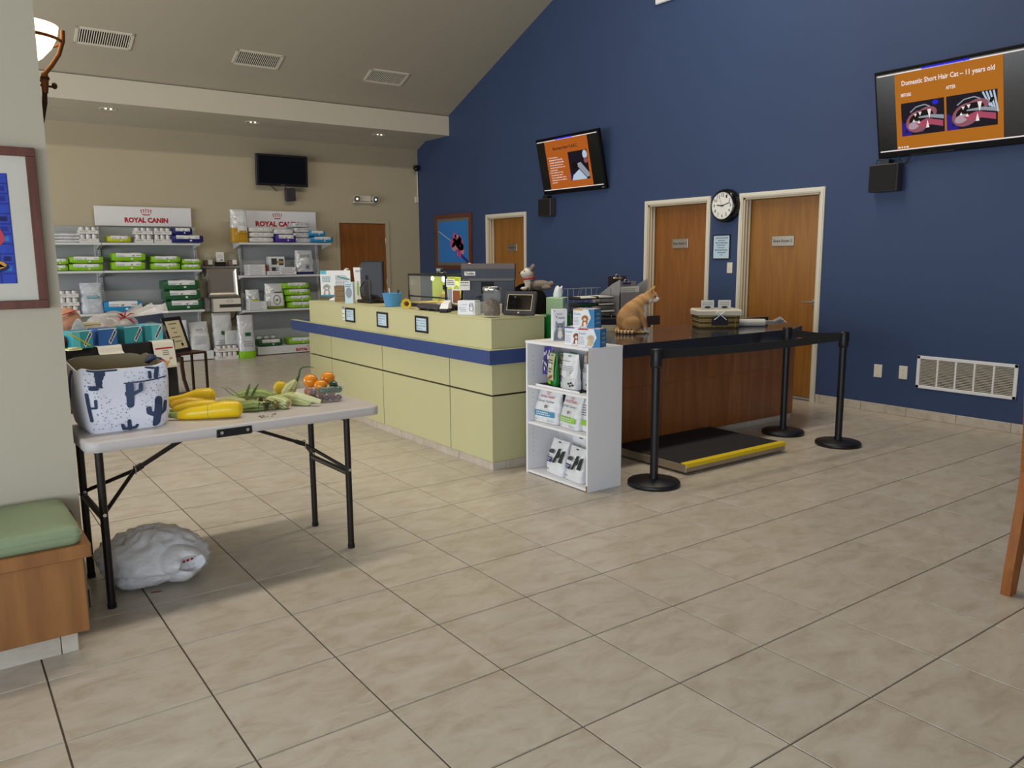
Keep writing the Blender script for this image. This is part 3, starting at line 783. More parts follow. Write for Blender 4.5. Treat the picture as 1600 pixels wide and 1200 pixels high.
# ------------------------------------------------------------------ bags, packs, cans
def sq(a, n=4.0):
    c, s = math.cos(a), math.sin(a); return math.copysign(abs(c) ** (2 / n), c), math.copysign(abs(s) ** (2 / n), s)
from mathutils import noise as mnoise
def bag_geo(w, d, h, bands, top=.06, n=36, rows=18, lean=0.0, wob=0.055, seed=1, taper=.04):
    """standing pouch: boxy bottom, flat sealed top; bands = [(height share, material)...] from the bottom"""
    r = random.Random(seed); rings = []; mats = []; ts = []
    for i in range(rows + 1):
        ts.append(i / rows)
    for i, t in enumerate(ts):
        hw = w / 2 * (1 - taper * t + (.03 if .05 < t < .6 else 0)); dd = d / 2 * max(top, (1 - t ** 2.1) ** .75) * (.88 if i == 0 else 1)
        k = 4.5 - 2.2 * t; ph = r.uniform(0, 6)
        ring = []
        for j in range(n):
            a = 2 * PI * j / n; c, s = sq(a, k); b = 1 + (wob * math.sin(5 * a + ph) if 0 < i < rows else 0)
            q = V(c * hw, s * dd, h * t); n1 = mnoise.noise(q * 16 + V(seed * 3.1, 0, 0)); n2 = mnoise.noise(q * 38 + V(0, seed * 2.3, 0)); am = math.sin(PI * min(1, t * 1.02)) * min(1, w / .2)
            ring.append((hw * c * (1 + wob * .4 * math.sin(3 * t * PI + ph)) + .004 * n1 * am, dd * s * b + lean * t * t + (.010 * n1 + .006 * n2) * am * (1 if s < 0 else .5), h * t))
        rings.append(ring)
        if i:
            tm = (ts[i] + ts[i - 1]) / 2; m = bands[-1][1]
            for q, mm in bands:
                if tm <= q: m = mm; break
            mats.append(m)
    g = G(); g.loft(rings, mats); return g
def bag_front(w, d, h, top=.06, lean=0.0, taper=.04):
    def f(u, v, l):   # u in -.5..0.5 of the width, v 0..1 of the height
        t = min(max(v, 0), 1); dd = d / 2 * max(top, (1 - t ** 2.1) ** .75) * 1.035
        e = (1 - min(1, abs(u * 2)) ** 5)
        return Vector((u * w * (1 - taper * t), -dd * (.55 + .45 * e) - l * 2 - .009 * min(1, w / .2) * math.sin(PI * t) + lean * t * t, h * v))
    return f
def bag(label, loc, rz, w, d, h, bands, print_fn=None, group=None, name='food_bag', cat='bag', seed=1, lean=0.0, top=.06, hole=False):
    g = bag_geo(w, d, h, bands, top, seed=seed, lean=lean); o = solo(name, g, label, cat, group, loc=(loc[0], loc[1], loc[2] + .002), rz=rz)
    if print_fn:
        D = Face(bag_front(w, d, h, top, lean)); print_fn(D, o); part(o, 'print', D.g)
    return o
def pack_geo(w, d, h, body, label, seed=1, top=None):
    """lying bag of food: soft box with pinched ends, printed band on the upper half of its face"""
    r = random.Random(seed); rings = []; n = 24; m = 8
    for i in range(m + 1):
        u = -1 + 2 * i / m; k = 1 - .10 * abs(u) ** 8; kz = 1 - .16 * abs(u) ** 8 + .03 * math.sin(5 * u + seed)
        rings.append([(u * w / 2, d / 2 * sq(2 * PI * j / n, 6)[0] * k, min(h, max(0, h / 2 + h / 2 * sq(2 * PI * j / n, 5.5)[1] * kz * (1 + .03 * r.uniform(-1, 1))))) for j in range(n)])
    g = G(); ids = [[g.av(p) for p in q] for q in rings]
    for i in range(m):
        for j in range(n):
            k = (j + 1) % n; a = 2 * PI * (j + .5) / n; y, z = math.cos(a), math.sin(a)
            mt = body
            if y < -.3 and z > .02 and z < .80 and 0 < i < m - 1: mt = label
            if z >= .80 and top: mt = top
            g.face((ids[i][j], ids[i][k], ids[i + 1][k], ids[i + 1][j]), mt, True)
    g.poly(rings[0][::-1], body); g.poly(rings[-1], body)
    return g
def pack(lab, x, y, z, w, d, h, body, label='pack_white', group=None, seed=1, mark='ink_black', rz=0.0, top=None):
    o = solo('food_pack', pack_geo(w, d, h, body, label, seed, top), lab, 'bag', group, loc=(x, y, z + .002), rz=rz)
    D = Face(front(d / 2 * .99)); r = random.Random(seed)
    dog_body(D, w * r.uniform(-.05, .15), h * .60, h * .11, mark, 2)
    D.words(-w * .36, -w * .12, h * .72, 2, h * .13, h * .06, 'ink_light', 2, seed); D.words(w * .22, w * .38, h * .68, 1, h * .1, h * .06, mark, 2, seed + 1)
    D.rect(w * .05, w * .12, h * .20, h * .36, 'pack_white', 2)
    part(o, 'print', D.g); return o
def can(x, y, z, label, r=.036, h=.075, group=None):
    g = G(); g.lathe([(.001, .001), (r * .94, .001), (r, .006), (r, h - .006)], 'can_white', 14).lathe([(r, h - .006), (r * 1.02, h - .003), (r * .97, h), (r * .93, h - .003), (.001, h - .003)], 'can_lid', 14)
    return solo('food_can', g, label, 'can', group, loc=(x, y, z))
CANS = {}
def can_trays(x, y, z, tiers, nx, ny, where, dz=.118):
    z += .0015
    col3 = {3: ('left', 'middle', 'right'), 4: ('far left', 'middle left', 'middle right', 'far right')}[nx]
    """cardboard trays of small cans, one on the other"""
    w = nx * .076 + .012; d = ny * .076 + .012; grp = 'small cans in the trays ' + where
    for k in range(tiers):
        pos = ('lower', 'upper') if tiers == 2 else ('lowest', 'middle', 'topmost') if tiers == 3 else ('only',)
        g = G(); g.box(-w / 2, w / 2, -d / 2, d / 2, 0, .004, 'tray_card')
        for a in (-1, 1): g.box(-w / 2, w / 2, a * d / 2 - .002, a * d / 2 + .002, 0, .05, 'tray_card').box(a * w / 2 - .002, a * w / 2 + .002, -d / 2, d / 2, 0, .05, 'tray_card')
        t = solo('can_tray', g, '%s white cardboard can tray %s' % (pos[k], where), 'tray', 'can trays ' + where, loc=(x, y, z + k * dz))
        D = Face(front(d / 2 + .002)); D.words(-w * .44, -w * .05, .04, 2, .012, .006, 'ink_light', 1, 5); D.words(w * .1, w * .42, .034, 1, .01, .006, 'ink_light', 1, 6); part(t, 'print', D.g)
        for i in range(nx):
            for j in range(ny):
                p = (x + (i - (nx - 1) / 2) * .076, y - d / 2 + .045 + j * .076, z + k * dz + .005)
                if not CANS: CANS['o'] = can(*p, 'x')
                c = CANS['o'] if 'used' not in CANS else dup(CANS['o'], p)
                CANS['used'] = 1; c.location = p; c['label'] = 'small white can, %s %s in the %s tray %s' % (('front', 'back')[j], col3[i], pos[k], where); c['group'] = grp
                if k < tiers - 1: c.scale = (1, 1, 1.48)
                else: c.scale = (1, 1, 1.2)

# ------------------------------------------------------------------ gondola shelves on the back wall
def gondola(lab, x0, x1, zs, sx0, sx1, depth=(12.62, 12.62, 12.60), base=True, bx=None, sign=None, ups=(True, True), zbase=.137):
    t = thing('display_shelf', lab, 'shelf', ((x0 + x1) / 2, 12.85, 0))
    g = G(); g.box(x0, x1, 13.02, 13.05, .1, zs[0] + .24, 'shelf_back'); part(t, 'back_panel', g, world=True)
    for k, x in enumerate((x0, x1)):
        if not ups[k]: continue
        g = G(); g.box(x - .018, x + .018, 12.985, 13.02, 0, zs[0] + .23, 'shelf_white', .002); u = part(t, 'upright', g, world=True)
        D = Face(plane((x - t.location.x, 12.9845 - t.location.y, 0), (1, 0, 0), (0, 0, 1), (0, -1, 0)))
        z = .2
        while z < zs[0] + .2: D.rect(-.005, .005, z, z + .018, 'slot', 1); z += .034
        part(u, 'slots', D.g)
    for z, y in zip(zs, depth):
        g = G(); g.box(sx0, sx1, y, 12.984, z - .032, z, 'shelf_white', .003)
        for x in (sx0 + .012, sx1 - .012): g.prism([(y + .03, z - .032), (12.984, z - .032), (12.984, z - .10)], x - .006, x + .006, 'shelf_white', 'x')
        part(t, 'shelf', g, world=True)
    if base:
        bx = bx or (sx0 + .02, sx1 - .02); g = G(); g.box(bx[0], bx[1], 12.56, 12.984, .012, zbase, 'shelf_white', .003).box(bx[0] + .03, bx[1] - .03, 12.6, 12.98, 0, .012, 'dark_core'); part(t, 'base_deck', g, world=True)
    if sign:
        a, b, z0, z1, c, w, h = sign
        g = G(); g.box(a, b, 12.975, 13.0, z0, z1, 'white', .004); s = part(t, 'sign_board', g, world=True)
        lx, ly = c - t.location.x, 12.973 - t.location.y
        text(s, 'ROYAL CANIN', (lx, ly, z0 + (z1 - z0) * .30), (1, 0, 0), (0, 0, 1), w, 'red_print', h, .05)
        D = Face(plane((0, ly, 0), (1, 0, 0), (0, 0, 1), (0, -1, 0))); crown(D, lx, z0 + (z1 - z0) * .74, .085, 'red_print', 1); part(s, 'crown_emblem', D.g)
    return t
GA = (1.757, 1.366, .767)
gondola('white display shelf bay half hidden by the near wall', .78, 2.012, GA, .80, 2.030, sign=None, ups=(True, True))
gondola('white display shelf bay stacked with lime green food packs', 2.052, 3.385, GA, 2.036, 3.37, bx=(2.06, 3.45), sign=(2.03, 3.36, 2.005, 2.285, 2.72, .60, .075))
gb = gondola('white display shelf bay beside the brown back door', 4.07, 5.36, (1.77, 1.262, .722), 3.96, 5.46, bx=(4.13, 5.40), sign=(4.06, 5.36, 1.98, 2.28, 4.70, .72, .085))
D = Face(plane((0, 12.558 - 12.85, 0), (1, 0, 0), (0, 0, 1), (0, -1, 0))); crown(D, 4.96 - gb.location.x, .107, .03, 'red_print', 1); part(gb, 'crown_emblem', D.g)
text(gb, 'ROYAL CANIN', (4.96 - gb.location.x, 12.5565 - 12.85, .055), (1, 0, 0), (0, 0, 1), .42, 'red_print', .048, .05)

YS = 12.78
A1, A2, A3 = GA
S1 = 'on the top shelf of the left display bays'; S2 = 'lime green packs on the second shelf'
def trio(labs, x, z, w, h, body, dz, **kw):
    for k, lab in enumerate(labs): pack(lab, x + (.012 if k % 2 else 0), YS - .02, z + k * dz, w, .30, h, body, seed=k + int(x * 50), **kw)
# left bay, top shelf: flat white packs, cans
for k in range(3): pack('%s flat white pack at the left end of the top shelf' % ('lowest', 'middle', 'uppermost')[k], 1.56 + .01 * k, YS, A1 + k * .043, .40, .28, .042, 'pack_white', 'pack_grey', 'flat white packs on the top shelf', k, 'ink')
can_trays(1.885, YS - .05, A1, 2, 3, 2, 'left of the twin shelf posts')
pack('yellow green pack lying below the left red lettered sign', 2.27, YS, A1, .30, .28, .10, 'lime_yellow', 'pack_white', seed=9)
can_trays(2.60, YS - .05, A1, 2, 3, 2, 'below the left lettered sign')
can_trays(2.86, YS - .05, A1, 2, 3, 2, 'beside the navy packs')
pack('wide navy blue pack hanging over the end of the top shelf', 3.19, YS - .06, A1, .44, .30, .115, 'navy', seed=11)
pack('smaller navy blue pack lying on the wide navy pack', 3.13, YS - .04, A1 + .116, .27, .28, .105, 'navy', seed=12)
# second shelf
trio(('lower lime pack at the far left end of the second shelf', 'upper lime pack at the far left end of the second shelf'), 1.465, A2, .25, .085, 'lime', .088, group=S2)
trio(('lower lime pack straddling the left bay shelf, second stack', 'upper short lime pack on the second stack of the left bay'), 1.815, A2, .42, .10, 'lime', .102, group=S2)
trio(('lower lime pack below the yellow green pack', 'upper lime pack below the yellow green pack'), 2.36, A2, .44, .125, 'lime', .127, group=S2)
trio(('lower lime pack right of middle on the second shelf', 'upper lime pack right of middle on the second shelf'), 2.86, A2, .40, .10, 'lime', .102, group=S2)
trio(('lower lime pack at the right end of the second shelf', 'upper lime pack at the right end of the second shelf'), 3.22, A2, .27, .078, 'lime', .08, group=S2)
# third shelf
can_trays(1.57, YS - .05, A3, 3, 3, 2, 'beside the clear crinkled bag')
def clear_print(D, o):
    D.rect(-.22, .3, .50, .58, 'teal_label', 2, 3, 1); D.words(-.18, .26, .555, 1, .02, .02, 'pack_white', 3, 4)
bag('clear crinkled bag with a teal label standing on the third shelf', (1.86, YS - .04, A3), 0, .28, .2, .43, [(1, 'pack_clear')], clear_print, seed=3)
pack('bright blue food pack lying on the third shelf', 2.25, YS - .02, A3, .50, .28, .17, 'sky_blue', seed=21)
pack('thin dark green pack lying alone on the third shelf', 2.655, YS - .02, A3, .27, .28, .10, 'deep_green', seed=22)
for k, n in enumerate(('bottom', 'middle', 'top')):
    pack('%s pack of the dark green stack on the third shelf' % n, 3.06 + .015 * (2 - k), YS - .03, A3 + k * .15, .50, .32, .148, 'deep_green', 'pack_white', 'dark green packs stacked on the third shelf', 30 + k, 'ink_black')
# base deck
def white_print(D, o):
    D.rect(-.4, .42, .04, .12, 'orange_screen_far', 2, 3, 1) if False else D.rect(-.42, .42, .05, .12, 'art_yellow', 2, 3, 1)
    D.words(-.3, .3, .8, 3, .07, .02, 'ink_light', 2, 4); dog_body(D, .05, .32, .07, 'ink', 2)
bag('white food bag with an orange foot band standing behind the certificate', (3.01, 12.74, .137), 0, .24, .16, .47, [(1, 'pack_white')], white_print, seed=5)
def grey_print(D, o):
    D.rect(-.25, .28, .66, .78, 'pack_white', 2, 3, 1); D.words(-.2, .24, .76, 2, .05, .025, 'ink', 3, 4); D.words(-.3, .3, .5, 6, .05, .012, 'ink_light', 2, 8)
bag('grey food bag leaning left beside the white orange banded bag', (3.30, 12.74, .137), -.1, .28, .18, .43, [(1, 'pack_grey')], grey_print, seed=6, lean=.10)
# right bay
def gold_print(D, o):
    D.rect(-.18, .42, .30, .95, 'pack_white', 2, 3, 4); D.rect(-.1, .36, .28, .36, 'gold', 3, 2, 1); D.words(-.1, .34, .6, 2, .06, .02, 'ink_light', 3, 4)
bag('gold and white bag standing on the left end of the top shelf', (3.995, YS - .04, 1.77), 0, .25, .16, .50, [(.12, 'gold'), (.45, 'gold'), (1, 'pack_silver')], gold_print, seed=7)
for k in range(3): pack('%s white carton pack beside the gold bag' % ('lowest', 'middle', 'uppermost')[k], 4.315 + .01 * (k % 2), YS, 1.77 + k * .079, .37, .28, .077, 'can_white', 'pack_white', 'white packs beside the gold bag', 40 + k, 'ink')
pack('purple food pack lying on the right bay top shelf', 4.69, YS - .06, 1.77, .32, .28, .125, 'purple', seed=51)
pack('white carton pack lying on the purple pack', 4.67, YS - .03, 1.896, .30, .26, .085, 'can_white', 'pack_white', seed=52, mark='ink')
for k in range(4): pack('%s grey silver pack below the end of the red lettering' % ('lowest', 'second', 'third', 'uppermost')[k], 4.99 - .02 * (k % 2), YS, 1.77 + k * .08, .27, .27, .078, 'pack_silver', 'pack_grey', 'silver packs on the right bay', 60 + k, 'ink')
pack('wide bright blue pack at the right end of the top shelf', 5.30, YS - .05, 1.77, .37, .30, .10, 'sky_blue', seed=71)
pack('narrow bright blue pack lying on the wide blue pack', 5.22, YS - .05, 1.871, .27, .28, .095, 'sky_blue', seed=72)
def carton(lab, x, y, z, w, d, h, mat, group=None, rz=0, prt='ink_light', seed=1):
    g = G(); g.box(-w / 2, w / 2, -d / 2, d / 2, 0, h, mat, .002); o = solo('carton', g, lab, 'box', group, loc=(x, y, z + .0015), rz=rz)
    D = Face(front(d / 2)); D.words(-w * .44, w * .3, h * .62, 1, h * .3, h * .22, prt, 1, seed); D.rect(-w / 2, w / 2, h * .02, h * .07, 'ink_light', 1); part(o, 'print', D.g); return o
for k in range(4): carton('%s thin white carton at the left of the right bay middle shelf' % ('lowest', 'second', 'third', 'uppermost')[k], 4.20, YS - .06, 1.262 + k * .042, .26, .24, .040, 'pack_white', 'thin white cartons on the right bay middle shelf', 0, 'ink_light', k)
carton('white carton lying at the middle front of the middle shelf', 4.48, YS - .08, 1.262, .24, .22, .06, 'pack_white', seed=4)
for k in range(2): carton('%s white carton lying beside the navy footed bag' % ('lower', 'upper')[k], 4.70, YS - .07, 1.262 + k * .062, .27 - .02 * k, .22, .058, 'pack_white', None, 0, 'ink_light', 6 + k)
g = G(); g.box(-.06, .06, -.05, .05, 0, .16, 'red_soft', .004); solo('red_carton', g, 'small red carton behind the white cartons', 'box', loc=(4.38, YS + .1, 1.2635))
g = G(); g.box(-.13, .13, -.06, .06, 0, .29, 'pack_white', .004); o = solo('printed_carton', g, 'tall white carton with black squares behind the cartons', 'box', loc=(4.60, YS + .10, 1.2635))
D = Face(front(.06)); D.rect(-.09, .0, .16, .26, 'ink', 1).rect(.03, .11, .15, .25, 'ink', 1).rect(-.09, -.02, .03, .12, 'ink', 1).rect(.0, .1, .18, .22, 'kraft', 2); part(o, 'print', D.g)
def navy_print(D, o):
    D.words(-.28, .3, .82, 2, .07, .025, 'ink', 2, 4); D.rect(-.02, .22, .22, .42, 'ink_light', 2, 2, 1); dog_body(D, .08, .30, .06, 'ink_black', 3)
bag('white food bag with a navy foot on the right bay middle shelf', (5.02, YS - .04, 1.262), 0, .30, .17, .385, [(.1, 'navy_dark'), (1, 'pack_silver')], navy_print, seed=8)
def lime_label(D, o):
    D.rect(-.1, .3, .42, .5, 'lime_yellow', 2, 2, 1); D.line([(-.4, .75), (-.1, .5), (.35, .52)], .02, 'ink', 2)
bag('silver pouch with a small lime label on the right bay lower shelf', (4.17, YS + .04, .722), 0, .22, .14, .31, [(1, 'pack_silver')], lime_label, seed=9)
for k in range(4): carton('%s thin white carton at the left of the right bay lower shelf' % ('lowest', 'second', 'third', 'uppermost')[k], 4.18, YS - .11, .722 + k * .033, .28, .16, .032, 'pack_white', 'thin white cartons on the right bay lower shelf', 0, 'ink_light', k)
def cat_print(D, o):
    D.rect(-.3, .4, .12, .62, 'pack_white', 2, 3, 3); D.ring(.05, .36, .2, .03, 'ink', 3); dog_body(D, .05, .34, .07, 'ink_black', 4); D.rect(-.05, .4, .64, .68, 'ink', 3, 3, 1)
bag('silver bag with an olive foot on the right bay lower shelf', (4.50, YS - .02, .722), 0, .30, .18, .40, [(.12, 'olive'), (1, 'pack_silver')], cat_print, seed=10)
for k, n in enumerate(('lowest', 'second', 'third', 'topmost')):
    pack('%s lime pack of the tall stack on the right bay' % n, 4.90 - .02 * k, YS - .02, .722 + k * .104, .40, .30, .102, 'lime', 'pack_white', 'lime packs stacked on the right bay lower shelf', 80 + k)
pack('dark green and white pack lying on the lettered base', 4.36, YS - .04, .137, .38, .3, .11, 'deep_green', seed=91)
for k in range(3): can(4.22 + k * .11, YS - .05, .250, '%s small white tub on the dark green base pack' % ('left', 'middle', 'right')[k], .045, .05, 'white tubs on the dark green base pack')
pack('lime pack lying on the lettered base beside the counter', 4.86, YS - .04, .137, .40, .3, .11, 'lime', seed=92)

# ------------------------------------------------------------------ table scale on its stand, jars, bags on the floor
st = thing('pet_scale', 'steel pet scale with its pan folded up against the back wall', 'scale', (3.75, 12.86, 0))
g = G(); rr = []
for k, (o_, y, dz) in enumerate(((0, 12.80, 0), (.012, 12.775, 0), (.035, 12.79, 0), (.06, 12.80, 0))): rr.append([(3.47 + o_, y, .94 + o_), (3.95 - o_, y, .94 + o_), (3.945 - o_, y + .02, 1.38 - o_), (3.475 + o_, y + .02, 1.38 - o_)])
g.loft(rr, 'steel', (True, True), False); g.box(3.47, 3.95, 12.76, 12.83, .937, .955, 'steel', .008); part(st, 'pan', g, world=True)
g = G(); g.box(3.53, 3.95, 12.70, 12.84, .71, .913, 'offwhite', .004); hd = part(st, 'display_head', g, world=True)
D = Face(plane((0, 12.70 - 12.86, 0), (1, 0, 0), (0, 0, 1), (0, -1, 0))); D.rect(-.13, .21, .775, .825, 'device_dark', 1).disc(.03, .875, .05, .02, 'grey_metal', 1, 14).disc(.03, .875, .04, .014, 'offwhite', 2, 14); part(hd, 'display', D.g)
g = G(); g.box(3.44, 3.52, 12.84, 13.04, .72, .93, 'grey_metal', .004).box(3.46, 3.95, 12.84, 13.05, .915, .935, 'grey_metal', .003).box(3.70, 3.80, 12.95, 13.05, 0, .915, 'grey_metal', .003); part(st, 'stand', g, world=True)
g = G(); g.tube([(3.56, 12.86, .72), (3.58, 12.9, .5), (3.66, 12.95, .3)], .008, 'black', 6).tube([(3.93, 12.86, .72), (3.9, 12.9, .60), (3.81, 12.95, .52)], .008, 'black', 6); part(st, 'cable', g, world=True)
g = G(); g.box(3.44, 4.02, 12.84, 13.05, 1.385, 1.405, 'grey_metal', .003).box(3.46, 3.49, 12.98, 13.05, 1.25, 1.385, 'grey_metal').box(3.97, 4.0, 12.98, 13.05, 1.25, 1.385, 'grey_metal'); solo('wall_shelf', g, 'narrow grey shelf above the steel scale holding jars', 'shelf')
for x, n in ((3.55, 'left'), (3.92, 'right')):
    g = G(); g.lathe([(.001, 0), (.075, 0), (.082, .02), (.082, .11), (.055, .15), (.055, .165)], 'clear_plastic', 18)
    j = solo('glass_jar', g, '%s glass jar on the narrow grey wall shelf' % n, 'jar', 'jars on the wall shelf', loc=(x, 12.93, 1.405))
    g = G(); g.lathe([(.001, .008), (.068, .008), (.074, .025), (.074, .09), (.05, .10), (.001, .10)], 'treats', 16); part(j, 'filling', g)
    g = G(); g.lathe([(.06, .165), (.066, .17), (.06, .19), (.03, .2), (.001, .205)], 'clear_plastic', 18); part(j, 'lid', g)
    g = G(); g.box(-.02, .045, -.087, -.083, .03, .10, 'paper'); part(j, 'label', g)
g = G(); g.box(-.075, .075, -.04, .04, 0, .07, 'black', .003); o = solo('card_stand', g, 'white card in a black stand between the jars', 'card stand', loc=(3.735, 12.92, 1.405))
g = G(); g.box(-.06, .06, -.004, .004, .07, .22, 'paper'); c = part(o, 'card', g); D = Face(front(.004)); D.words(-.04, .04, .18, 2, .03, .012, 'ink_light', 1, 3).disc(.02, .10, .02, .015, 'ink_light', 1); part(c, 'print', D.g)
def green_tab(D, o): D.rect(-.15, .2, .52, .60, 'deep_green', 2, 2, 1); D.words(-.3, .3, .4, 3, .05, .015, 'ink_light', 2, 6)
bag('tall grey food bag leaning below the steel scale', (3.66, 12.77, 0), 0, .30, .20, .69, [(1, 'pack_grey')], green_tab, seed=14, lean=.02)
bag('short grey bag standing behind the floor can trays', (3.76, 12.635, 0), 0, .22, .08, .42, [(1, 'pack_grey')], lambda D, o: dog_body(D, .05, .3, .06, 'ink', 2), seed=15)
bag('white bag with a lime foot standing beside the lettered base', (3.918, 12.46, 0), 0, .25, .20, .66, [(.16, 'lime'), (1, 'pack_silver')], green_tab, seed=16, top=.3)
can_trays(3.62, 12.50, 0, 2, 4, 2, 'on the floor below the scale')

# ------------------------------------------------------------------ back wall fittings
tv = thing('television', 'black switched off television hanging on the tan back wall', 'television', (4.8, 12.93, 2.92))
def rotx(a): return Matrix.Rotation(a, 4, 'X')
g = G(); g.x = rotx(.06); g.box(-.425, .425, -.03, .03, -.245, .245, 'black', .006); part(tv, 'housing', g)
g = G(); g.x = rotx(.06); g.box(-.385, .385, -.0335, -.0305, -.205, .215, 'black_gloss'); part(tv, 'screen', g)
g = G(); g.x = rotx(.06); g.box(-.03, .03, -.034, -.03, -.232, -.224, 'steel'); part(tv, 'badge', g)
g = G(); g.box(-.08, .08, .02, .125, -.1, .1, 'black'); part(tv, 'wall_mount', g)
g = G(); g.x = Matrix.Translation((4.93, 12.96, 2.545)) @ Matrix.Rotation(-.1, 4, 'Y') @ rotx(.15); g.box(-.08, .08, -.04, .04, -.10, .10, 'device_dark', .006); o = solo('wall_speaker', g, 'small dark speaker box tilted under the switched off television', 'speaker')
g = G(); g.tube([(4.86, 12.98, 2.66), (4.90, 13.0, 2.63), (4.93, 13.0, 2.6)], .008, 'black', 6).tube([(4.62, 13.03, 2.70), (4.70, 13.03, 2.63), (4.74, 13.03, 2.60)], .006, 'black', 6); part(o, 'cable', g, world=True)
el = thing('emergency_light', 'cream twin head emergency light above the back door', 'emergency light', (6.28, 13.0, 2.46))
g = G(); g.box(-.10, .10, -.03, .06, .03, .125, 'plate', .006).box(-.21, .2, 0, .06, .0, .03, 'plate', .005); part(el, 'body', g)
for s in (-1, 1):
    g = G(); c = V(s * .165, -.02, .07); d = V(s * .25, -1, -.15).normalized(); g.cyl(c - d * .06, c + d * .04, .035, 'plate', 16, .062); h = part(el, 'lamp_head', g)
    g = G(); g.cyl(c + d * .0405, c + d * .043, .055, 'chrome', 16).cyl(c + d * .043, c + d * .046, .018, 'bulb_glint', 10); part(h, 'lens', g)
g = G(); g.box(7.27, 7.37, 12.98, 13.06, 3.09, 3.16, 'black', .01).ell((7.28, 12.95, 3.09), (.05, .05, .045), 'black_gloss', 12, 6); solo('security_camera', g, 'small black security camera high in the wall corner', 'camera')
g = G(); g.box(7.29, 7.36, 13.03, 13.06, 2.50, 2.61, 'plate', .006); o = solo('wall_sensor', g, 'small white sensor box in the corner beside the blue wall', 'sensor')
g = G(); g.box(7.345, 7.36, 13.045, 13.06, 2.61, 3.09, 'plate', .003); part(o, 'conduit', g, world=True)

# ceiling vents, recessed lights
va = -math.atan(.409)
for x, n in ((2.03, 'nearest the wall lamp'), (3.91, 'in the middle of the row of three'), (5.84, 'nearest the blue wall')):
    t = thing('ceiling_vent', 'white slatted ceiling vent ' + n, 'vent', (x, 11.225, slope_z(11.225)), 0, 'vents in the sloped ceiling'); t.rotation_euler = (va, 0, 0)
    g = G(); w, h = .32, .165
    g.box(-w, w, -h, -h + .035, -.014, 0, 'casing', .003).box(-w, w, h - .035, h, -.014, 0, 'casing', .003).box(-w, -w + .035, -h, h, -.014, 0, 'casing', .003).box(w - .035, w, -h, h, -.014, 0, 'casing', .003); part(t, 'frame', g)
    g = G(); g.box(-w + .03, w - .03, -h + .03, h - .03, -.002, 0, 'black_matte'); part(t, 'duct', g)
    g = G()
    for k in range(22): a = -w + .048 + k * (2 * w - .096) / 21; g.bar((a, -h + .035, -.008), (a, h - .035, -.008), .010, .003, 'casing', (.35, 0, 1))
    part(t, 'slats', g, kind='stuff')
for x, y, n in ((2.225, 12.43, 'nearest the wall lamp'), (4.20, 12.43, 'above the switched off television'), (6.335, 12.50, 'nearest the blue wall')):
    t = thing('recessed_light', 'recessed soffit light ' + n, 'light', (x, y, 3.55), 0, 'lights in the soffit')
    g = G(); g.lathe([(.115, 0), (.112, -.006), (.095, -.006), (.09, -.001), (.115, -.0005)], 'casing', 24); part(t, 'trim_ring', g)
    g = G(); g.lathe([(.09, -.002), (.05, -.0012), (.001, -.001)], 'chrome', 24); part(t, 'reflector', g)
    for s in (-.035, .03):
        g = G(); g.ell((s, -.02, -.006), (.016, .02, .006), 'bulb_glint', 10, 6); part(t, 'bulb_glint', g)  # mirror glints of the reflector, built as small glowing blobs

# ------------------------------------------------------------------ blue wall: screens, clock, notices, grille, picture
RXW = -PI / 2                                 # things on faces that look towards -x are built facing -y and turned
def wall_tv(y, label, fill):
    t = thing('television', label, 'television', (7.24, y, 2.77), RXW, 'tilted wall televisions on the blue wall')
    R = Matrix.Rotation(.21, 4, 'X'); W, Hh = 1.31, .765
    g = G(); g.x = R; g.box(-W / 2, W / 2, -.02, .03, -Hh / 2, Hh / 2, 'bezel', .006); part(t, 'housing', g)
    g = G(); g.x = R; g.box(-W / 2 + .018, W / 2 - .018, -.0225, -.0205, -Hh / 2 + .05, Hh / 2 - .03, 'tv_dark_glass'); s = part(t, 'screen', g)
    g = G(); g.x = R; g.box(W / 2 - .07, W / 2 - .035, -.0215, -.02, -Hh / 2 + .018, -Hh / 2 + .03, 'grey_metal'); part(t, 'badge', g)
    g = G(); g.box(-.2, .2, .03, .13, -.15, .15, 'black_matte'); part(t, 'wall_mount', g)
    D = Face(lambda u, v, l: R @ Vector((u, -.0225 - l, v)))
    x0, x1, z0, z1 = -W / 2 + .03, W / 2 - .03, -Hh / 2 + .06, Hh / 2 - .045
    D.rect(x0, x1, z0 - .004, z0 + .006, 'screen_white', 2).rect(x0, x1, z1 - .004, z1 + .006, 'screen_white', 2)
    def tx(st, u, v, w, h, mat, al='CENTER'): text(s, st, R @ Vector((u, -.0275, v)), (1, 0, 0), R @ Vector((0, 0, 1)), w, mat, h, .02, 'lettering', al)
    fill(D, tx, z0 + .006, z1 - .004); part(s, 'picture', D.g)
    return t
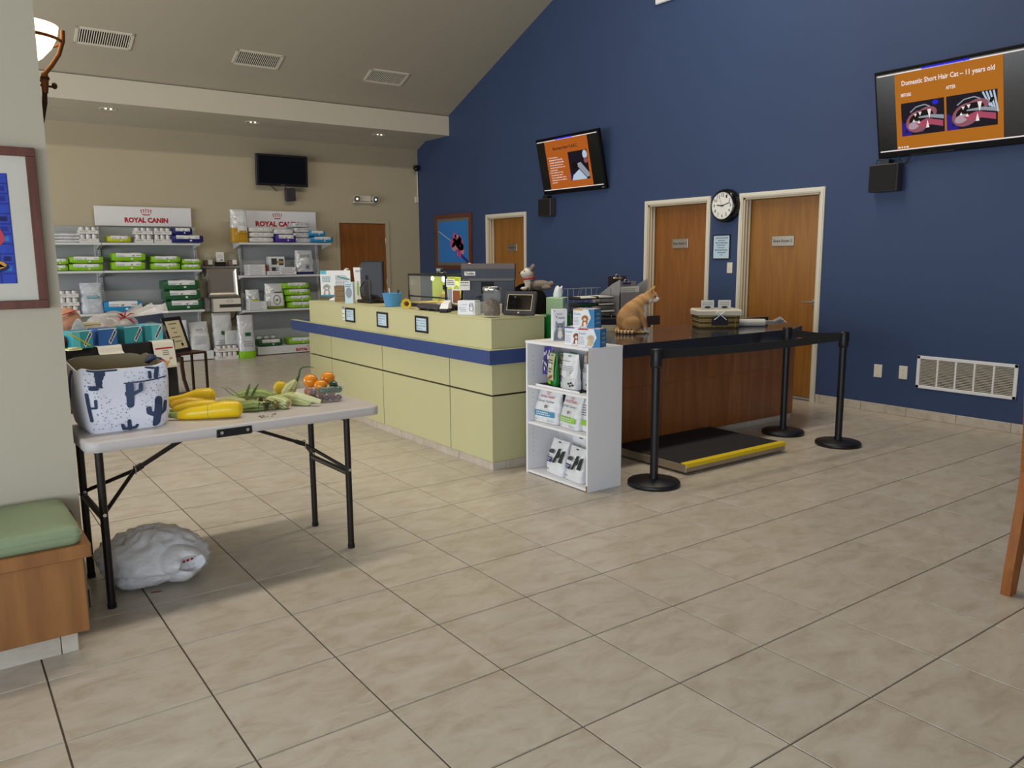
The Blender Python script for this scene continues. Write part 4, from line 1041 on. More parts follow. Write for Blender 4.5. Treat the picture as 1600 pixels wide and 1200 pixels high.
def tv_far(D, tx, z0, z1):
    u0, u1 = -.465, .43; h = z1 - z0; w = u1 - u0
    D.rect(u0, u1, z0, z1, 'orange_screen_far', 2); D.rect(u0 + .25, u0 + .6, z1 + .002, z1 + .022, 'screen_blue', 2)
    tx('Recovery from V.A.R.C.', u0 + w * .48, z0 + h * .83, w * .58, h * .085, 'screen_ink')
    rows = ('Your pet has a', 'dedicated CVT and Dr.', 'in their care from the', 'minute that they are', 'admitted until they are', 'discharged.', 'We check their body', 'temperature, heart', 'rate, respiration rate', 'until they are ready to', 'go home!')
    for k, r in enumerate(rows):
        v = z0 + h * (.655 - k * .052); tx(r, u0 + w * .06, v, w * .36 * len(r) / 23, h * .034, 'screen_white', 'LEFT')
    for k in (0, 6): D.disc(u0 + w * .035, z0 + h * (.655 - k * .052), .006, .006, 'screen_white', 3, 8)
    a, b, c, d = u0 + w * .52, u1 - w * .05, z0 + h * .14, z0 + h * .72; p = b - a; q = d - c
    D.rect(a, b, c, d, 'screen_dark', 3)
    D.poly([(a + p * .05, c), (a + p * .15, c + q * .18), (a + p * .5, c + q * .36), (b - p * .15, c + q * .02), (b - p * .2, c)], 'screen_sky', 4)
    D.poly([(a + p * .35, c + q * .55), (a + p * .62, c + q * .6), (b, c + q * .2), (b, c + q * .08), (a + p * .85, c + q * .06)], 'screen_grey', 5)
    D.disc(a + p * .3, c + q * .5, p * .16, q * .12, 'screen_ink', 6); D.disc(b - p * .12, d - q * .16, p * .12, q * .15, 'screen_sky', 4); D.disc(b - p * .1, d - q * .36, p * .10, q * .1, 'screen_pink', 5); D.rect(a, a + p * .07, c, c + q * .25, 'screen_violet', 6)
def mouth(D, a, b, c, d, flip):
    p = b - a; q = d - c
    D.rect(a, b, c, d, 'screen_dark', 3)
    D.poly([(a, c), (a + p * .25, c), (a + p * .08, c + q * .45), (a, c + q * .5)], 'screen_violet', 4)
    if flip:
        for k in range(4): D.line([(a + p * (.72 + .07 * k), d - q * .02), (a + p * (.86 + .05 * k), c + q * (.55 - .06 * k))], p * .035, 'screen_sky', 4)
    else: D.disc(a + p * .8, d - q * .1, p * .07, q * .07, 'screen_blue', 4)
    r = random.Random(7 + flip)
    for k in range(22): D.disc(a + p * r.uniform(.06, .92), c + q * r.uniform(.08, .92), p * r.uniform(.02, .06), q * r.uniform(.03, .07), r.choice(('screen_ink', 'screen_dark', 'screen_fur')), 4.3 + .02 * k, 8, r.uniform(0, 3))
    D.disc(a + p * .40, c + q * .40, p * .30, q * .32, 'screen_pink', 5, 18, .35); D.disc(a + p * .60, c + q * .60, p * .24, q * .20, 'screen_pink', 5.2, 16, .2)
    D.disc(a + p * .47, c + q * .50, p * .29, q * .20, 'screen_ink', 6, 18, .28); D.disc(a + p * .30, c + q * .30, p * .14, q * .12, 'screen_gum', 6.2, 12, .3)
    D.poly([(a + p * .34, c + q * .34), (a + p * .60, c + q * .46), (a + p * .97, c + q * .34), (a + p * .97, c + q * .16), (a + p * .70, c + q * .26), (a + p * .46, c + q * .22)], 'screen_red', 7)
    D.poly([(a + p * .40, c + q * .50), (a + p * .70, c + q * .47), (b - p * .01, c + q * .38), (b - p * .01, c + q * .50), (a + p * .70, c + q * .56), (a + p * .42, c + q * .54)], 'screen_grey', 8)
    D.line([(a + p * .22, d - q * .30), (a + p * .36, d - q * .16), (a + p * .56, d - q * .12), (a + p * .68, d - q * .20)], q * .035, 'screen_grey', 8)
    for u, v, s, up in ((.34, .64, .05, -1), (.45, .68, .055, -1.1), (.665, .72, .062, -2.4), (.30, .40, .045, 1), (.42, .34, .05, 1), (.62, .18, .055, 2.2)):
        D.poly([(a + p * (u - s * .7), c + q * v), (a + p * (u + s * .7), c + q * v), (a + p * u, c + q * (v + s * up * 1.9))], 'screen_white', 9)

def tv_near(D, tx, z0, z1):
    u0, u1 = -.465, .435; h = z1 - z0; w = u1 - u0
    D.rect(u0, u1, z0, z1, 'orange_screen', 2); D.rect(u0 + .24, u0 + .64, z1 + .002, z1 + .022, 'screen_blue', 2)
    tx('Domestic Short Hair Cat \u2013 11 years old', u0 + w * .50, z0 + h * .865, w * .86, h * .085, 'screen_white')
    tx('BEFORE', u0 + w * .11, z0 + h * .71, w * .10, h * .045, 'screen_white'); tx('AFTER', u0 + w * .54, z0 + h * .715, w * .09, h * .045, 'screen_white')
    mouth(D, u0 + w * .055, u0 + w * .475, z0 + h * .17, z0 + h * .605, False); mouth(D, u0 + w * .495, u0 + w * .95, z0 + h * .17, z0 + h * .605, True)
    D.words(u0 + w * .01, u0 + w * .12, z0 + h * .035, 1, .01, h * .02, 'screen_white', 3, 2)
wall_tv(8.625, 'tilted television showing an orange slide with a text list', tv_far)
wall_tv(3.585, 'tilted television showing an orange slide with two open cat mouths', tv_near)
for y, n in ((9.235, 'under the television with the text list'), (4.165, 'under the television with the cat mouths')):
    g = G(); g.box(-.14, .14, -.05, .05, 0, .25, 'device_dark', .008); o = solo('wall_speaker', g, 'dark box shaped wall speaker ' + n, 'speaker', 'wall speakers under the televisions', loc=(7.31, y, 2.09), rz=RXW)
    g = G(); g.box(-.04, .04, -.03, .05, .25, .29, 'black').tube([(-.10, .0, .25), (-.11, .03, .30), (-.02, .04, .29)], .006, 'black', 6); part(o, 'bracket', g)
    g = G(); g.box(-.13, .13, -.053, -.05, .01, .24, 'black_matte', .002); part(o, 'grille', g)
g = G(); g.tube([(7.30, 4.05 - .012 * k, 2.40 - .07 * math.sin(PI * k / 10)) for k in range(0, 31, 2) if k <= 10] + [(7.30, 3.55, 2.40)], .006, 'black', 6); solo('loose_cable', g, 'black cable hanging under the television with the cat mouths', 'cable')

ck = thing('wall_clock', 'round black rimmed wall clock with a white face', 'clock', (XR, 6.03, 2.066), RXW)
g = G(); g.x = Matrix.Rotation(PI / 2, 4, 'X')
g.lathe([(.001, .0), (.176, .0), (.182, .015), (.180, .07), (.168, .098), (.158, .104), (.150, .100)], 'black_gloss', 40)
for k in range(40): a = 2 * PI * k / 40; g.bar((.181 * math.cos(a), .181 * math.sin(a), .02), (.178 * math.cos(a), .178 * math.sin(a), .075), .012, .006, 'black', (math.cos(a), math.sin(a), 0))
part(ck, 'case', g)
D = Face(front(.0985)); D.disc(0, 0, .153, .153, 'paper', 1, 40)
for k in range(60):
    a = 2 * PI * k / 60; r0 = .138 if k % 5 else .133; D.line([(r0 * math.sin(a), r0 * math.cos(a)), (.146 * math.sin(a), .146 * math.cos(a))], .002 if k % 5 else .004, 'ink_black', 2)
dial = part(ck, 'dial', D.g)
for k in range(1, 13):
    a = 2 * PI * k / 12; text(dial, str(k), (.112 * math.sin(a), -.1012, .112 * math.cos(a)), (1, 0, 0), (0, 0, 1), .038 if k > 9 else .02, 'ink_black', .034, .01, 'numeral')
for n, a, L, w in (('hour_hand', math.radians(276), .075, .011), ('minute_hand', math.radians(74), .112, .008), ('second_hand', math.radians(335), .10, .002)):
    D = Face(front(.1035)); D.line([(-.02 * math.sin(a), -.02 * math.cos(a)), (L * math.sin(a), L * math.cos(a))], w, 'ink_black', 2); D.disc(0, 0, .008, .008, 'ink_black', 3); part(ck, n, D.g)
g = G(); g.x = Matrix.Rotation(PI / 2, 4, 'X'); g.lathe([(.153, .104), (.12, .108), (.06, .1105), (.001, .111)], 'glass', 32) if False else g.lathe([(.158, .103), (.15, .107), (.148, .103)], 'black_gloss', 40); part(ck, 'lens_ring', g)
def framed(name, lab, loc, w, h, rim, rz, frame_mat, paper_mat, d=.015, group=None):
    t = thing(name, lab, 'framed notice', loc, rz, group)
    g = G()
    for a, b, c, e in ((-w / 2, w / 2, -h / 2, -h / 2 + rim), (-w / 2, w / 2, h / 2 - rim, h / 2), (-w / 2, -w / 2 + rim, -h / 2 + rim, h / 2 - rim), (w / 2 - rim, w / 2, -h / 2 + rim, h / 2 - rim)): g.box(a, b, -d, 0, c, e, frame_mat, .002)
    part(t, 'frame', g)
    g = G(); g.box(-w / 2 + rim * .8, w / 2 - rim * .8, -d * .5, 0, -h / 2 + rim * .8, h / 2 - rim * .8, paper_mat); s = part(t, 'sheet', g)
    return t, s, Face(front(d * .5))
t, s, D = framed('notice', 'pale blue framed notice between two exam room doors', (XR, 6.10, 1.612), .25, .278, .012, RXW, 'black', 'paper_blue')
for k, (a, b) in enumerate(((-.085, .09), (-.05, .05), (-.085, .085), (-.06, .06), (-.055, .05), (-.09, .09), (-.05, .06), (-.02, .02))): D.words(a, b, .105 - k * .027, 1, .02, .010, 'ink_blue', 1, k, 1)
part(s, 'print', D.g)
def plate(name, lab, y, z, w, h, cat, fn):
    g = G(); g.box(-w / 2, w / 2, -.007, 0, -h / 2, h / 2, 'plate', .003); o = solo(name, g, lab, cat, loc=(XR, y, z), rz=RXW); fn(o); return o
def sw(o):
    g = G(); g.box(-.008, .008, -.013, -.006, -.014, .014, 'plate', .002); part(o, 'toggle', g)
plate('light_switch', 'cream light switch plate between two exam room doors', 5.975, 1.378, .075, .12, 'light switch', sw)
def blank(o):
    D = Face(front(.007))
    for z in (-.045, .045): D.disc(0, z, .004, .004, 'grey_metal', 1, 8)
    part(o, 'screws', D.g)
plate('blank_plate', 'cream blank wall plate left of the power outlet', 4.148, .402, .082, .125, 'wall plate', blank)
def outl(o):
    D = Face(front(.007))
    for z in (-.026, .026):
        D = Face(front(.007)); D.disc(0, z, .018, .016, 'white', 1, 14).rect(-.009, -.006, z - .002, z + .008, 'ink_black', 2).rect(.006, .009, z - .002, z + .008, 'ink_black', 2).disc(0, z - .009, .003, .003, 'ink_black', 2, 8); part(o, 'socket', D.g)
plate('power_outlet', 'white double power outlet on the blue wall', 3.899, .413, .082, .125, 'power outlet', outl)
vg = thing('return_grille', 'wide white return air grille low on the blue wall', 'vent', (XR, 3.342, .438), RXW)
W, Hh = .858, .302; g = G()
for a, b, c, d in ((-W / 2, W / 2, -Hh / 2, -Hh / 2 + .03), (-W / 2, W / 2, Hh / 2 - .03, Hh / 2), (-W / 2, -W / 2 + .03, -Hh / 2, Hh / 2), (W / 2 - .03, W / 2, -Hh / 2, Hh / 2)): g.box(a, b, -.014, 0, c, d, 'white', .003)
part(vg, 'frame', g)
for k in range(1, 5):
    g = G(); x = -W / 2 + .03 + (W - .06) * k / 5; g.box(x - .008, x + .008, -.0135, 0, -Hh / 2 + .03, Hh / 2 - .03, 'white', .002); part(vg, 'divider', g)
g = G(); g.box(-W / 2 + .02, W / 2 - .02, -.002, 0, -Hh / 2 + .02, Hh / 2 - .02, 'dark_core'); part(vg, 'duct', g)
g = G()
for k in range(17): z = -Hh / 2 + .04 + k * .0139; g.bar((-W / 2 + .03, -.007, z), (W / 2 - .03, -.007, z), .010, .0018, 'casing', (0, .75, .66))
part(vg, 'louvres', g, kind='stuff')
def picture(lab, loc, w, h, rim, rz, mat_w, art, mat_board='mat_board'):
    t = thing('framed_picture', lab, 'picture', loc, rz); g = G(); d = .035
    for a, b, c, e in ((-w / 2, w / 2, -h / 2, -h / 2 + rim), (-w / 2, w / 2, h / 2 - rim, h / 2), (-w / 2, -w / 2 + rim, -h / 2 + rim, h / 2 - rim), (w / 2 - rim, w / 2, -h / 2 + rim, h / 2 - rim)): g.box(a, b, -d, 0, c, e, 'frame_wood', .0015)
    part(t, 'frame', g)
    g = G(); g.box(-w / 2 + rim * .9, w / 2 - rim * .9, -.016, 0, -h / 2 + rim * .9, h / 2 - rim * .9, mat_board); m = part(t, 'mat_board', g)
    D = Face(front(.016)); art(D, w / 2 - rim - mat_w, h / 2 - rim - mat_w); part(t, 'artwork', D.g); return t
def balloon_dog(D, a, b):
    D.rect(-a, a, -b, b, 'art_blue', 1, 4, 4); D.line([(-a, b * .55), (0, -b * .03)], .008, 'paper', 2); D.line([(.25 * a, -b * .45), (a, -b)], .05, 'art_deep', 2)
    for u, v, p, q, an, m in ((.02, -.05, .09, .07, .4, 'pink'), (.12, .22, .05, .075, -.2, 'pink'), (.18, -.18, .07, .13, -1.1, 'pink_pale'), (.36, .18, .035, .11, 1.2, 'pink_pale'), (.48, .06, .05, .08, .1, 'pink'), (.42, -.14, .14, .075, -.5, 'pink_pale'), (.36, -.42, .03, .11, -.3, 'pink'), (.46, -.48, .03, .12, .2, 'pink'), (.62, -.36, .05, .09, .3, 'pink_pale'), (.66, -.18, .02, .08, .1, 'pink')):
        D.disc(u * a, v * b, p * 1.15, q * 1.05, m, 4, 14, an)
picture('framed picture of a pink balloon dog on blue', (XR, 11.87, 1.785), 1.18, .93, .065, RXW, .055, balloon_dog, 'mat_grey')
def balloon_grid(D, a, b):
    D.rect(-a, a, -b, b, 'art_deep', 1); n = 12; m = 11; r = random.Random(4)
    for i in range(n):
        for j in range(m):
            u, v = -a + 2 * a * (i + .5) / n, -b + 2 * b * (j + .5) / m; p, q = a / n * .86, b / m * .86
            D.rect(u - p, u + p, v - q, v + q, 'art_mid', 2)
            if r.random() < .6: D.rect(u - p * .55, u + p * .55, v - q * .55, v + q * .55, 'art_deep' if r.random() < .5 else 'art_blue' if r.random() < .2 else 'art_line', 3)
    D.disc(a - .135, -.0, .115, .06, 'art_red', 5, 18, -.45); D.disc(a - .36, .05, .12, .06, 'art_red', 5, 18, .5); D.disc(a - .22, -b * .70, .20, .035, 'art_line', 5, 18); D.disc(a - .20, -b * .66, .17, .032, 'art_yellow', 6, 18); D.poly([(a - .09, -b * .66 + .03), (a - .035, -b * .70), (a - .09, -b * .70)], 'art_yellow', 6)
picture('big framed picture of red balloons on blue squares', (-.02, 3.798, 1.632), .83, .632, .034, 0, .068, balloon_grid)
g = G(); g.box(XR - .03, XR, 6.86, 7.20, 4.47, 4.85, 'white', .01); solo('wall_box', g, 'white box high on the blue wall at the top edge', 'box')

# ------------------------------------------------------------------ wall lamp on the end of the near wall
sl = thing('wall_lamp', 'lit bowl wall lamp with a bronze frame on the near wall end', 'lamp', (.44, 4.3, 2.05))
g = G(); P_ = [(.006, .335), (.03, .325), (.075, .355), (.115, .40), (.140, .45), (.148, .49), (.141, .492), (.13, .46), (.10, .41), (.05, .37), (.006, .355)]
g.lathe(P_, 'lamp_glass', 20, (.002, 0, 0), -PI / 2, PI / 2); part(sl, 'glass_bowl', g)
g = G(); g.tube([(.005 + .150 * math.cos(a), .150 * math.sin(a), .43) for a in [-PI / 2 + PI * k / 16 for k in range(17)]], .0075, 'bronze', 8); part(sl, 'band', g)
g = G(); g.tube([(.075, -.035, .265), (.078, -.035, .285), (.105, -.04, .32), (.137, -.045, .37), (.157, -.05, .43), (.160, -.05, .475)], .0095, 'bronze', 8); part(sl, 'arm', g)
g = G(); g.tube([(.075, -.035, .285), (.074, -.035, .265), (.070, -.035, .20)], [.013, .017, .013], 'bronze', 10).cyl((.0745, -.035, .258), (.0745, -.035, .268), .019, 'bronze_dark', 12); part(sl, 'collar', g)
g = G(); g.tube([(.071, -.035, .235), (.066, -.03, .16), (.05, -.02, .08), (.03, -.01, .0)], [.010, .011, .010, .004], 'bronze_dark', 8); part(sl, 'tail', g)
for z, e in ((.255, .085), (.235, .11)):
    g = G(); g.cyl((0, -.035, z), (e, -.035, z - .006), .005, 'bronze_dark', 8)
    if e > .1: g.ell((e, -.035, z), (.012, .012, .015), 'bronze_dark', 10, 6)
    part(sl, 'cross_bar', g)
pl = bpy.data.lights.new('wall_lamp_light', 'POINT'); pl.energy = 10; pl.color = (1, .80, .5); pl.shadow_soft_size = .06
po = bpy.data.objects.new('wall_lamp_light', pl); COL.objects.link(po); po.location = (.53, 4.3, 2.60)

# ------------------------------------------------------------------ bench with cushion in the near corner
bn = thing('bench', 'wooden wall bench on a tiled plinth below the balloon picture', 'bench', (-.6, 3.55, 0))
g = G(); g.box(-1.6, .38, 3.31, 3.79, .10, .40, 'bench_wood', .003); part(bn, 'body', g, world=True)
g = G(); g.box(-1.6, .405, 3.28, 3.795, .40, .452, 'bench_wood', .003); part(bn, 'seat_board', g, world=True)
g = G(); g.box(-1.6, .335, 3.388, 3.79, 0, .10, 'grout'); p = part(bn, 'plinth', g, world=True)
x = .345
while x > -1.5:
    w = .06 if x > .3 else .455
    g = G(); g.box(x - w + .0015, x - .0015, 3.378, 3.388, 0, .10, 'tile', .002); part(p, 'tile', g, world=True); x -= w
g = G(); g.box(.335, .345, 3.38, 3.78, 0, .10, 'tile', .002); part(p, 'tile', g, world=True)
g = G(); rr = []
for z, k in ((.453, .006), (.460, .0), (.485, -.005), (.508, .0), (.517, .008), (.523, .028), (.526, .09)):
    rr.append([(-1.58 + k, 3.30 + k, z), (.378 - k, 3.30 + k, z), (.372 - k, 3.77 - k * .5, z), (-1.58 + k, 3.77 - k * .5, z)])
def rnd_ring(r, q=.03, n=4):
    out = []
    for i in range(4):
        p = Vector(r[i]); a = (Vector(r[i - 1]) - p).normalized(); b = (Vector(r[(i + 1) % 4]) - p).normalized()
        for k in range(n + 1):
            t = k / n; out.append(p + a * q * (1 - t) ** 2 + b * q * t ** 2)
    return out
g.loft([rnd_ring(r) for r in rr], 'cushion_green'); cu = solo('bench_cushion', g, 'sage green vinyl cushion lying on the wooden bench', 'cushion')
g = G(); g.tube([tuple(p) for p in rnd_ring([(-1.575, 3.297, .487), (.382, 3.297, .487), (.376, 3.772, .487), (-1.575, 3.772, .487)])], .0035, 'cushion_green', 6); part(cu, 'piping', g, world=True)

# ------------------------------------------------------------------ wooden chair at the right edge (only its rear leg is in the frame)
ch = thing('wooden_chair', 'honey brown wooden chair leg at the right edge of the floor', 'chair', (4.05, 1.45, 0))
leg = lambda y: [(3.795, y, 0), (3.815, y, .12), (3.85, y, .28), (3.875, y, .42), (3.885, y, .55), (3.87, y, .75), (3.84, y, .95)]
def flat_leg(pts, w, d):
    g = G(); rr = []
    for i, p in enumerate(pts):
        k = .85 + .3 * math.sin(PI * min(1, i / 4)) ; rr.append([(p[0] - d * k / 2, p[1] - w / 2, p[2]), (p[0] + d * k / 2, p[1] - w / 2, p[2]), (p[0] + d * k / 2, p[1] + w / 2, p[2]), (p[0] - d * k / 2, p[1] + w / 2, p[2])])
    g.loft(rr, 'honey_wood', sm=False); return g
for y in (1.46, 1.06): part(ch, 'leg', flat_leg(leg(y), .040, .074), world=True)
for y in (1.46, 1.06): part(ch, 'leg', flat_leg([(4.36, y, 0), (4.34, y, .2), (4.33, y, .42)], .032, .036), world=True)
g = G(); g.box(3.86, 4.36, 1.06, 1.46, .43, .47, 'cushion_green', .012); part(ch, 'seat', g, world=True)
g = G(); g.box(3.87, 4.34, 1.048, 1.075, .37, .43, 'honey_wood', .003).box(3.87, 4.34, 1.445, 1.472, .37, .43, 'honey_wood', .003).box(4.32, 4.345, 1.06, 1.46, .37, .43, 'honey_wood', .003); part(ch, 'rail', g, world=True)
g = G(); g.box(3.85, 3.875, 1.075, 1.445, .30, .36, 'honey_wood', .003); part(ch, 'stretcher', g, world=True)
for z in (.62, .76, .90):
    g = G(); g.box(3.855, 3.875, 1.076, 1.444, z, z + .05, 'honey_wood', .003); part(ch, 'back_slat', g, world=True)

# ------------------------------------------------------------------ things on the reception counter
CT = 1.0908
for k, (y, z, lab, rows) in enumerate(((6.905, .993, 'small black framed notice nearest the far end of the counter', ('Please let us', 'know if you need', 'assistance')), (6.252, .986, 'small black framed notice in the middle of the counter front', ('Payment is due', 'at the time of', 'service', 'Thank you')), (5.572, .989, 'small black framed notice nearest the counter corner', ('Please turn off', 'your cell phone', 'while at the desk', 'Thank you')))):
    t, s, D = framed('notice', lab, (CX, y, z), .20, .132, .017, RXW, 'black', 'paper_blue', .012, 'framed notices on the counter front')
    part(s, 'sheet_edge', Face(front(.006)).rect(-.075, .075, -.045, .045, 'paper_blue', 1).g)
    for i, r in enumerate(rows): text(s, r, (-.075, -.0085, .030 - i * .021), (1, 0, 0), (0, 0, 1), .14 * min(1, len(r) / 16), 'ink', .010, 0, 'lettering', 'LEFT')
g = G(); g.box(-.03, .03, -.004, 0, -.065, .065, 'paper', .001); o = solo('notice_card', g, 'small white card beside the far framed notice', 'card', loc=(CX, 7.055, 1.004), rz=RXW)
D = Face(front(.004)); D.rect(-.03, .03, .035, .065, 'grey_metal', 1).words(-.02, .02, .0, 1, .02, .01, 'ink', 1, 2).words(-.02, .02, -.04, 1, .02, .01, 'ink', 1, 3); part(o, 'print', D.g)

ps_ = thing('poster_stand', 'white poster with a printed dog on a round stand', 'poster stand', (3.37, 7.72, CT), math.radians(-28))
g = G(); g.lathe([(.001, 0), (.07, 0), (.068, .012), (.02, .03), (.012, .05)], 'white', 20); part(ps_, 'foot', g)
g = G(); g.box(-.15, .15, -.006, .006, .04, .30, 'box_white', .002); p = part(ps_, 'poster', g)
D = Face(front(.006)); D.rect(-.15, .15, .04, .055, 'label_blue', 1); dog_face(D, -.09, .135, .045, 'grey_metal', 'paper', 1); D.words(-.13, -.05, .24, 4, .016, .008, 'teal_label', 1, 2); D.words(0, .12, .25, 11, .014, .006, 'ink_light', 1, 3); D.rect(-.15, -.09, .265, .30, 'teal_light', 1); D.poly([(.02, .235), (.14, .20), (.14, .215), (.02, .245)], 'teal_label', 2); part(p, 'print', D.g)
g = G(); g.lathe([(.001, 0), (.028, 0), (.03, .01), (.03, .20), (.014, .235), (.012, .25), (.02, .255), (.02, .30), (.008, .315), (.001, .315)], 'offwhite', 16); g.bar((0, 0, .32), (.03, -.01, .312), .012, .012, 'offwhite'); solo('pump_bottle', g, 'cream pump bottle behind the dog poster', 'bottle', loc=(3.52, 7.80, CT))
g = G(); g.loft([[(-.03, -.02, 0), (.03, -.02, 0), (.03, .02, 0), (-.03, .02, 0)], [(-.032, -.02, .2), (.032, -.02, .2), (.032, .02, .2), (-.032, .02, .2)], [(-.042, -.004, .33), (.042, -.004, .33), (.042, .004, .33), (-.042, .004, .33)]], 'white', sm=False); o = solo('lotion_tube', g, 'white flat topped tube behind the dog poster', 'tube', loc=(3.55, 7.58, CT), rz=-.5)
D = Face(plane((0, -.013, 0), (1, 0, 0), (0, 0, 1), (0, -1, 0))); D.rect(-.02, .02, .29, .30, 'ink_light', 3).rect(-.006, .006, .05, .19, 'lime', 12); part(o, 'print', D.g)
g = G()
for k in range(3): g.box(-.05, .05, -.03, .03, k * .052, k * .052 + .05, 'crate_wood', .002)
solo('wooden_blocks', g, 'stack of brown wooden block boxes beside the far monitor', 'box', loc=(3.30, 7.46, CT), rz=-.7)
g = G(); g.box(-.04, .04, -.03, .03, 0, .20, 'box_white', .002); o = solo('tall_carton', g, 'tall pale blue carton in front of the far monitor', 'box', loc=(3.235, 7.09, CT), rz=-.75)
D = Face(front(.03)); D.rect(-.04, .04, .0, .20, 'paper_blue', 1).disc(0, .10, .03, .05, 'ink_light', 2).words(-.03, .03, .18, 2, .016, .008, 'ink_blue', 2, 4); part(o, 'print', D.g)
mo = thing('monitor', 'black monitor seen from behind at the far end of the counter', 'monitor', (3.45, 7.05, CT), RXW)
g = G(); g.loft([[(-.20, .0, .05), (.20, .0, .05), (.20, .0, .385), (-.20, .0, .385)], [(-.17, -.04, .08), (.17, -.04, .08), (.17, -.04, .36), (-.17, -.04, .36)]], 'printer_grey', sm=False); g.box(-.21, .21, 0, .025, .04, .395, 'black', .006); part(mo, 'housing', g)
g = G(); g.box(-.05, .05, -.055, .0, .0, .22, 'device_dark', .01); part(mo, 'neck', g)
g = G(); g.box(-.14, .14, -.10, .08, .0, .03, 'black', .008); part(mo, 'foot', g)
D = Face(front(.0405)); D.rect(-.15, -.13, .31, .33, 'grey_metal', 1).rect(-.06, .0, .19, .26, 'black_matte', 1); part(mo, 'back_ports', D.g)
g = G(); g.tube([(-.06, -.05, .2), (-.1, -.08, .14), (-.04, -.10, .06), (.06, -.10, .05), (.1, -.06, .03)], .005, 'black', 6); part(mo, 'cable', g)
bk = thing('bucket', 'sky blue bucket full of pens on the counter', 'bucket', (3.3, 6.35, CT))
g = G(); g.lathe([(.001, .002), (.064, .002), (.066, 0), (.067, .004), (.088, .112), (.091, .115), (.089, .118), (.085, .114), (.064, .012), (.001, .010)], 'bucket_blue', 28); part(bk, 'body', g)
for k, (a, m) in enumerate(((.3, 'black'), (1.5, 'white'), (2.6, 'ink_blue'), (3.9, 'ink_light'), (5.2, 'black'))):
    g = G(); p = V(.03 * math.cos(a), .03 * math.sin(a), .012); q = V(.07 * math.cos(a), .07 * math.sin(a), .145 + .01 * (k % 2)); g.cyl(p, q, .0045, m, 8, .004); solo('pen', g, ('black', 'white', 'blue', 'grey', 'second black')[k] + ' pen standing in the sky blue bucket', 'pen', 'pens in the bucket', loc=(3.3, 6.35, CT))
sf = thing('sunflower', 'yellow artificial sunflower standing beside the blue bucket', 'flower', (3.21, 5.93, CT), math.radians(-34))
g = G(); g.x = Matrix.Translation((0, -.01, .045))
for k in range(18):
    a = 2 * PI * k / 18; c, s = math.cos(a), math.sin(a); R = .042 + .004 * (k % 2)
    g.poly([(.018 * c - .006 * s, 0, .018 * s + .006 * c), (R * .8 * c - .007 * s, -.004, R * .8 * s + .007 * c), (R * c, -.001, R * s), (R * .8 * c + .007 * s, -.004, R * .8 * s - .007 * c), (.018 * c + .006 * s, 0, .018 * s - .006 * c)], 'petal')
part(sf, 'petals', g)
g = G(); g.ell((0, -.012, .045), (.020, .008, .020), 'seed', 14, 6); part(sf, 'seed_head', g)
g = G(); g.tube([(0, 0, .045), (.0, .015, .03), (.02, .02, .006), (.05, .02, .004), (.07, .0, .01), (.075, -.015, .006)], .004, 'kraft', 6); part(sf, 'stem', g)
tk = thing('terrarium', 'glass terrarium with a black frame and glowing lamps', 'terrarium', (3.61, 5.86, CT))
TX0, TX1, TY0, TY1, TH = 3.43, 3.79, 5.42, 6.30, .285
g = G()
for z0, z1 in ((0, .03), (TH - .018, TH)):
    for a, b, c, d in ((TX0, TX1, TY0, TY0 + .015), (TX0, TX1, TY1 - .015, TY1), (TX0, TX0 + .015, TY0, TY1), (TX1 - .015, TX1, TY0, TY1)): g.box(a, b, c, d, CT + z0, CT + z1, 'black', .002)
for x in (TX0, TX1 - .012):
    for y in (TY0, TY1 - .012): g.box(x, x + .012, y, y + .012, CT, CT + TH, 'black')
g.box(TX0, TX0 + .014, 5.66, 5.68, CT, CT + TH, 'black'); g.box(TX0, TX0 + .012, 5.42, 6.3, CT + .085, CT + .097, 'black'); g.box(TX0 - .006, TX0, 5.67, 5.70, CT + .16, CT + .20, 'black'); part(tk, 'frame', g, world=True)
g = G(); g.box(TX0 + .015, TX1 - .015, TY0 + .015, TY1 - .015, CT, CT + .04, 'tank_floor'); part(tk, 'substrate', g, world=True)
g = G(); g.box(TX1 - .022, TX1 - .016, TY0 + .02, TY1 - .016, CT + .04, CT + TH - .02, 'tank_scene').box(3.665, TX1 - .022, TY1 - .022, TY1 - .016, CT + .04, CT + TH - .02, 'tank_scene'); w = part(tk, 'painted_backdrop', g, world=True)
D = Face(plane((TX1 - .0225 - 3.61, 0, -CT), (0, -1, 0), (0, 0, 1), (-1, 0, 0)))
r = random.Random(3)
for k in range(30): D.disc(r.uniform(-.38, .40), CT + r.uniform(.06, .15), .05, r.uniform(.03, .07), r.choice(('moss', 'lime_yellow', 'olive', 'moss')), 1 + k % 3, 9)
part(w, 'painted_plants', D.g)
g = G(); g.ell((3.66, 5.62, CT + .05), (.08, .12, .045), 'rock', 12, 6).ell((3.68, 5.82, CT + .05), (.06, .08, .07), 'moss', 12, 6); part(tk, 'rockwork', g, world=True)
g = G(); g.tube([(3.55, 5.98, CT + .05), (3.56, 5.93, CT + .12), (3.58, 5.80, CT + .08), (3.6, 5.66, CT + .07)], [.008, .016, .018, .01], 'rock', 8); part(tk, 'branch', g, world=True)
for x, y, m, a in ((3.62, 6.00, 'bulb_cool', .020), (3.62, 6.20, 'bulb_warm', .014)):
    g = G(); g.ell((x, y, CT + TH - .045), (a, a, a * 1.4), m, 10, 6); part(tk, 'lamp', g, world=True)
for x0, x1, y0, y1 in ((TX0 + .002, TX0 + .004, TY0 + .015, TY1 - .015), (TX0 + .015, TX1 - .015, TY0 + .003, TY0 + .005), (TX0 + .015, TX1 - .015, TY1 - .005, TY1 - .003)):
    g = G(); g.box(x0, x1, y0, y1, CT + .03, CT + TH - .018, 'glass'); part(tk, 'glass_pane', g, world=True)
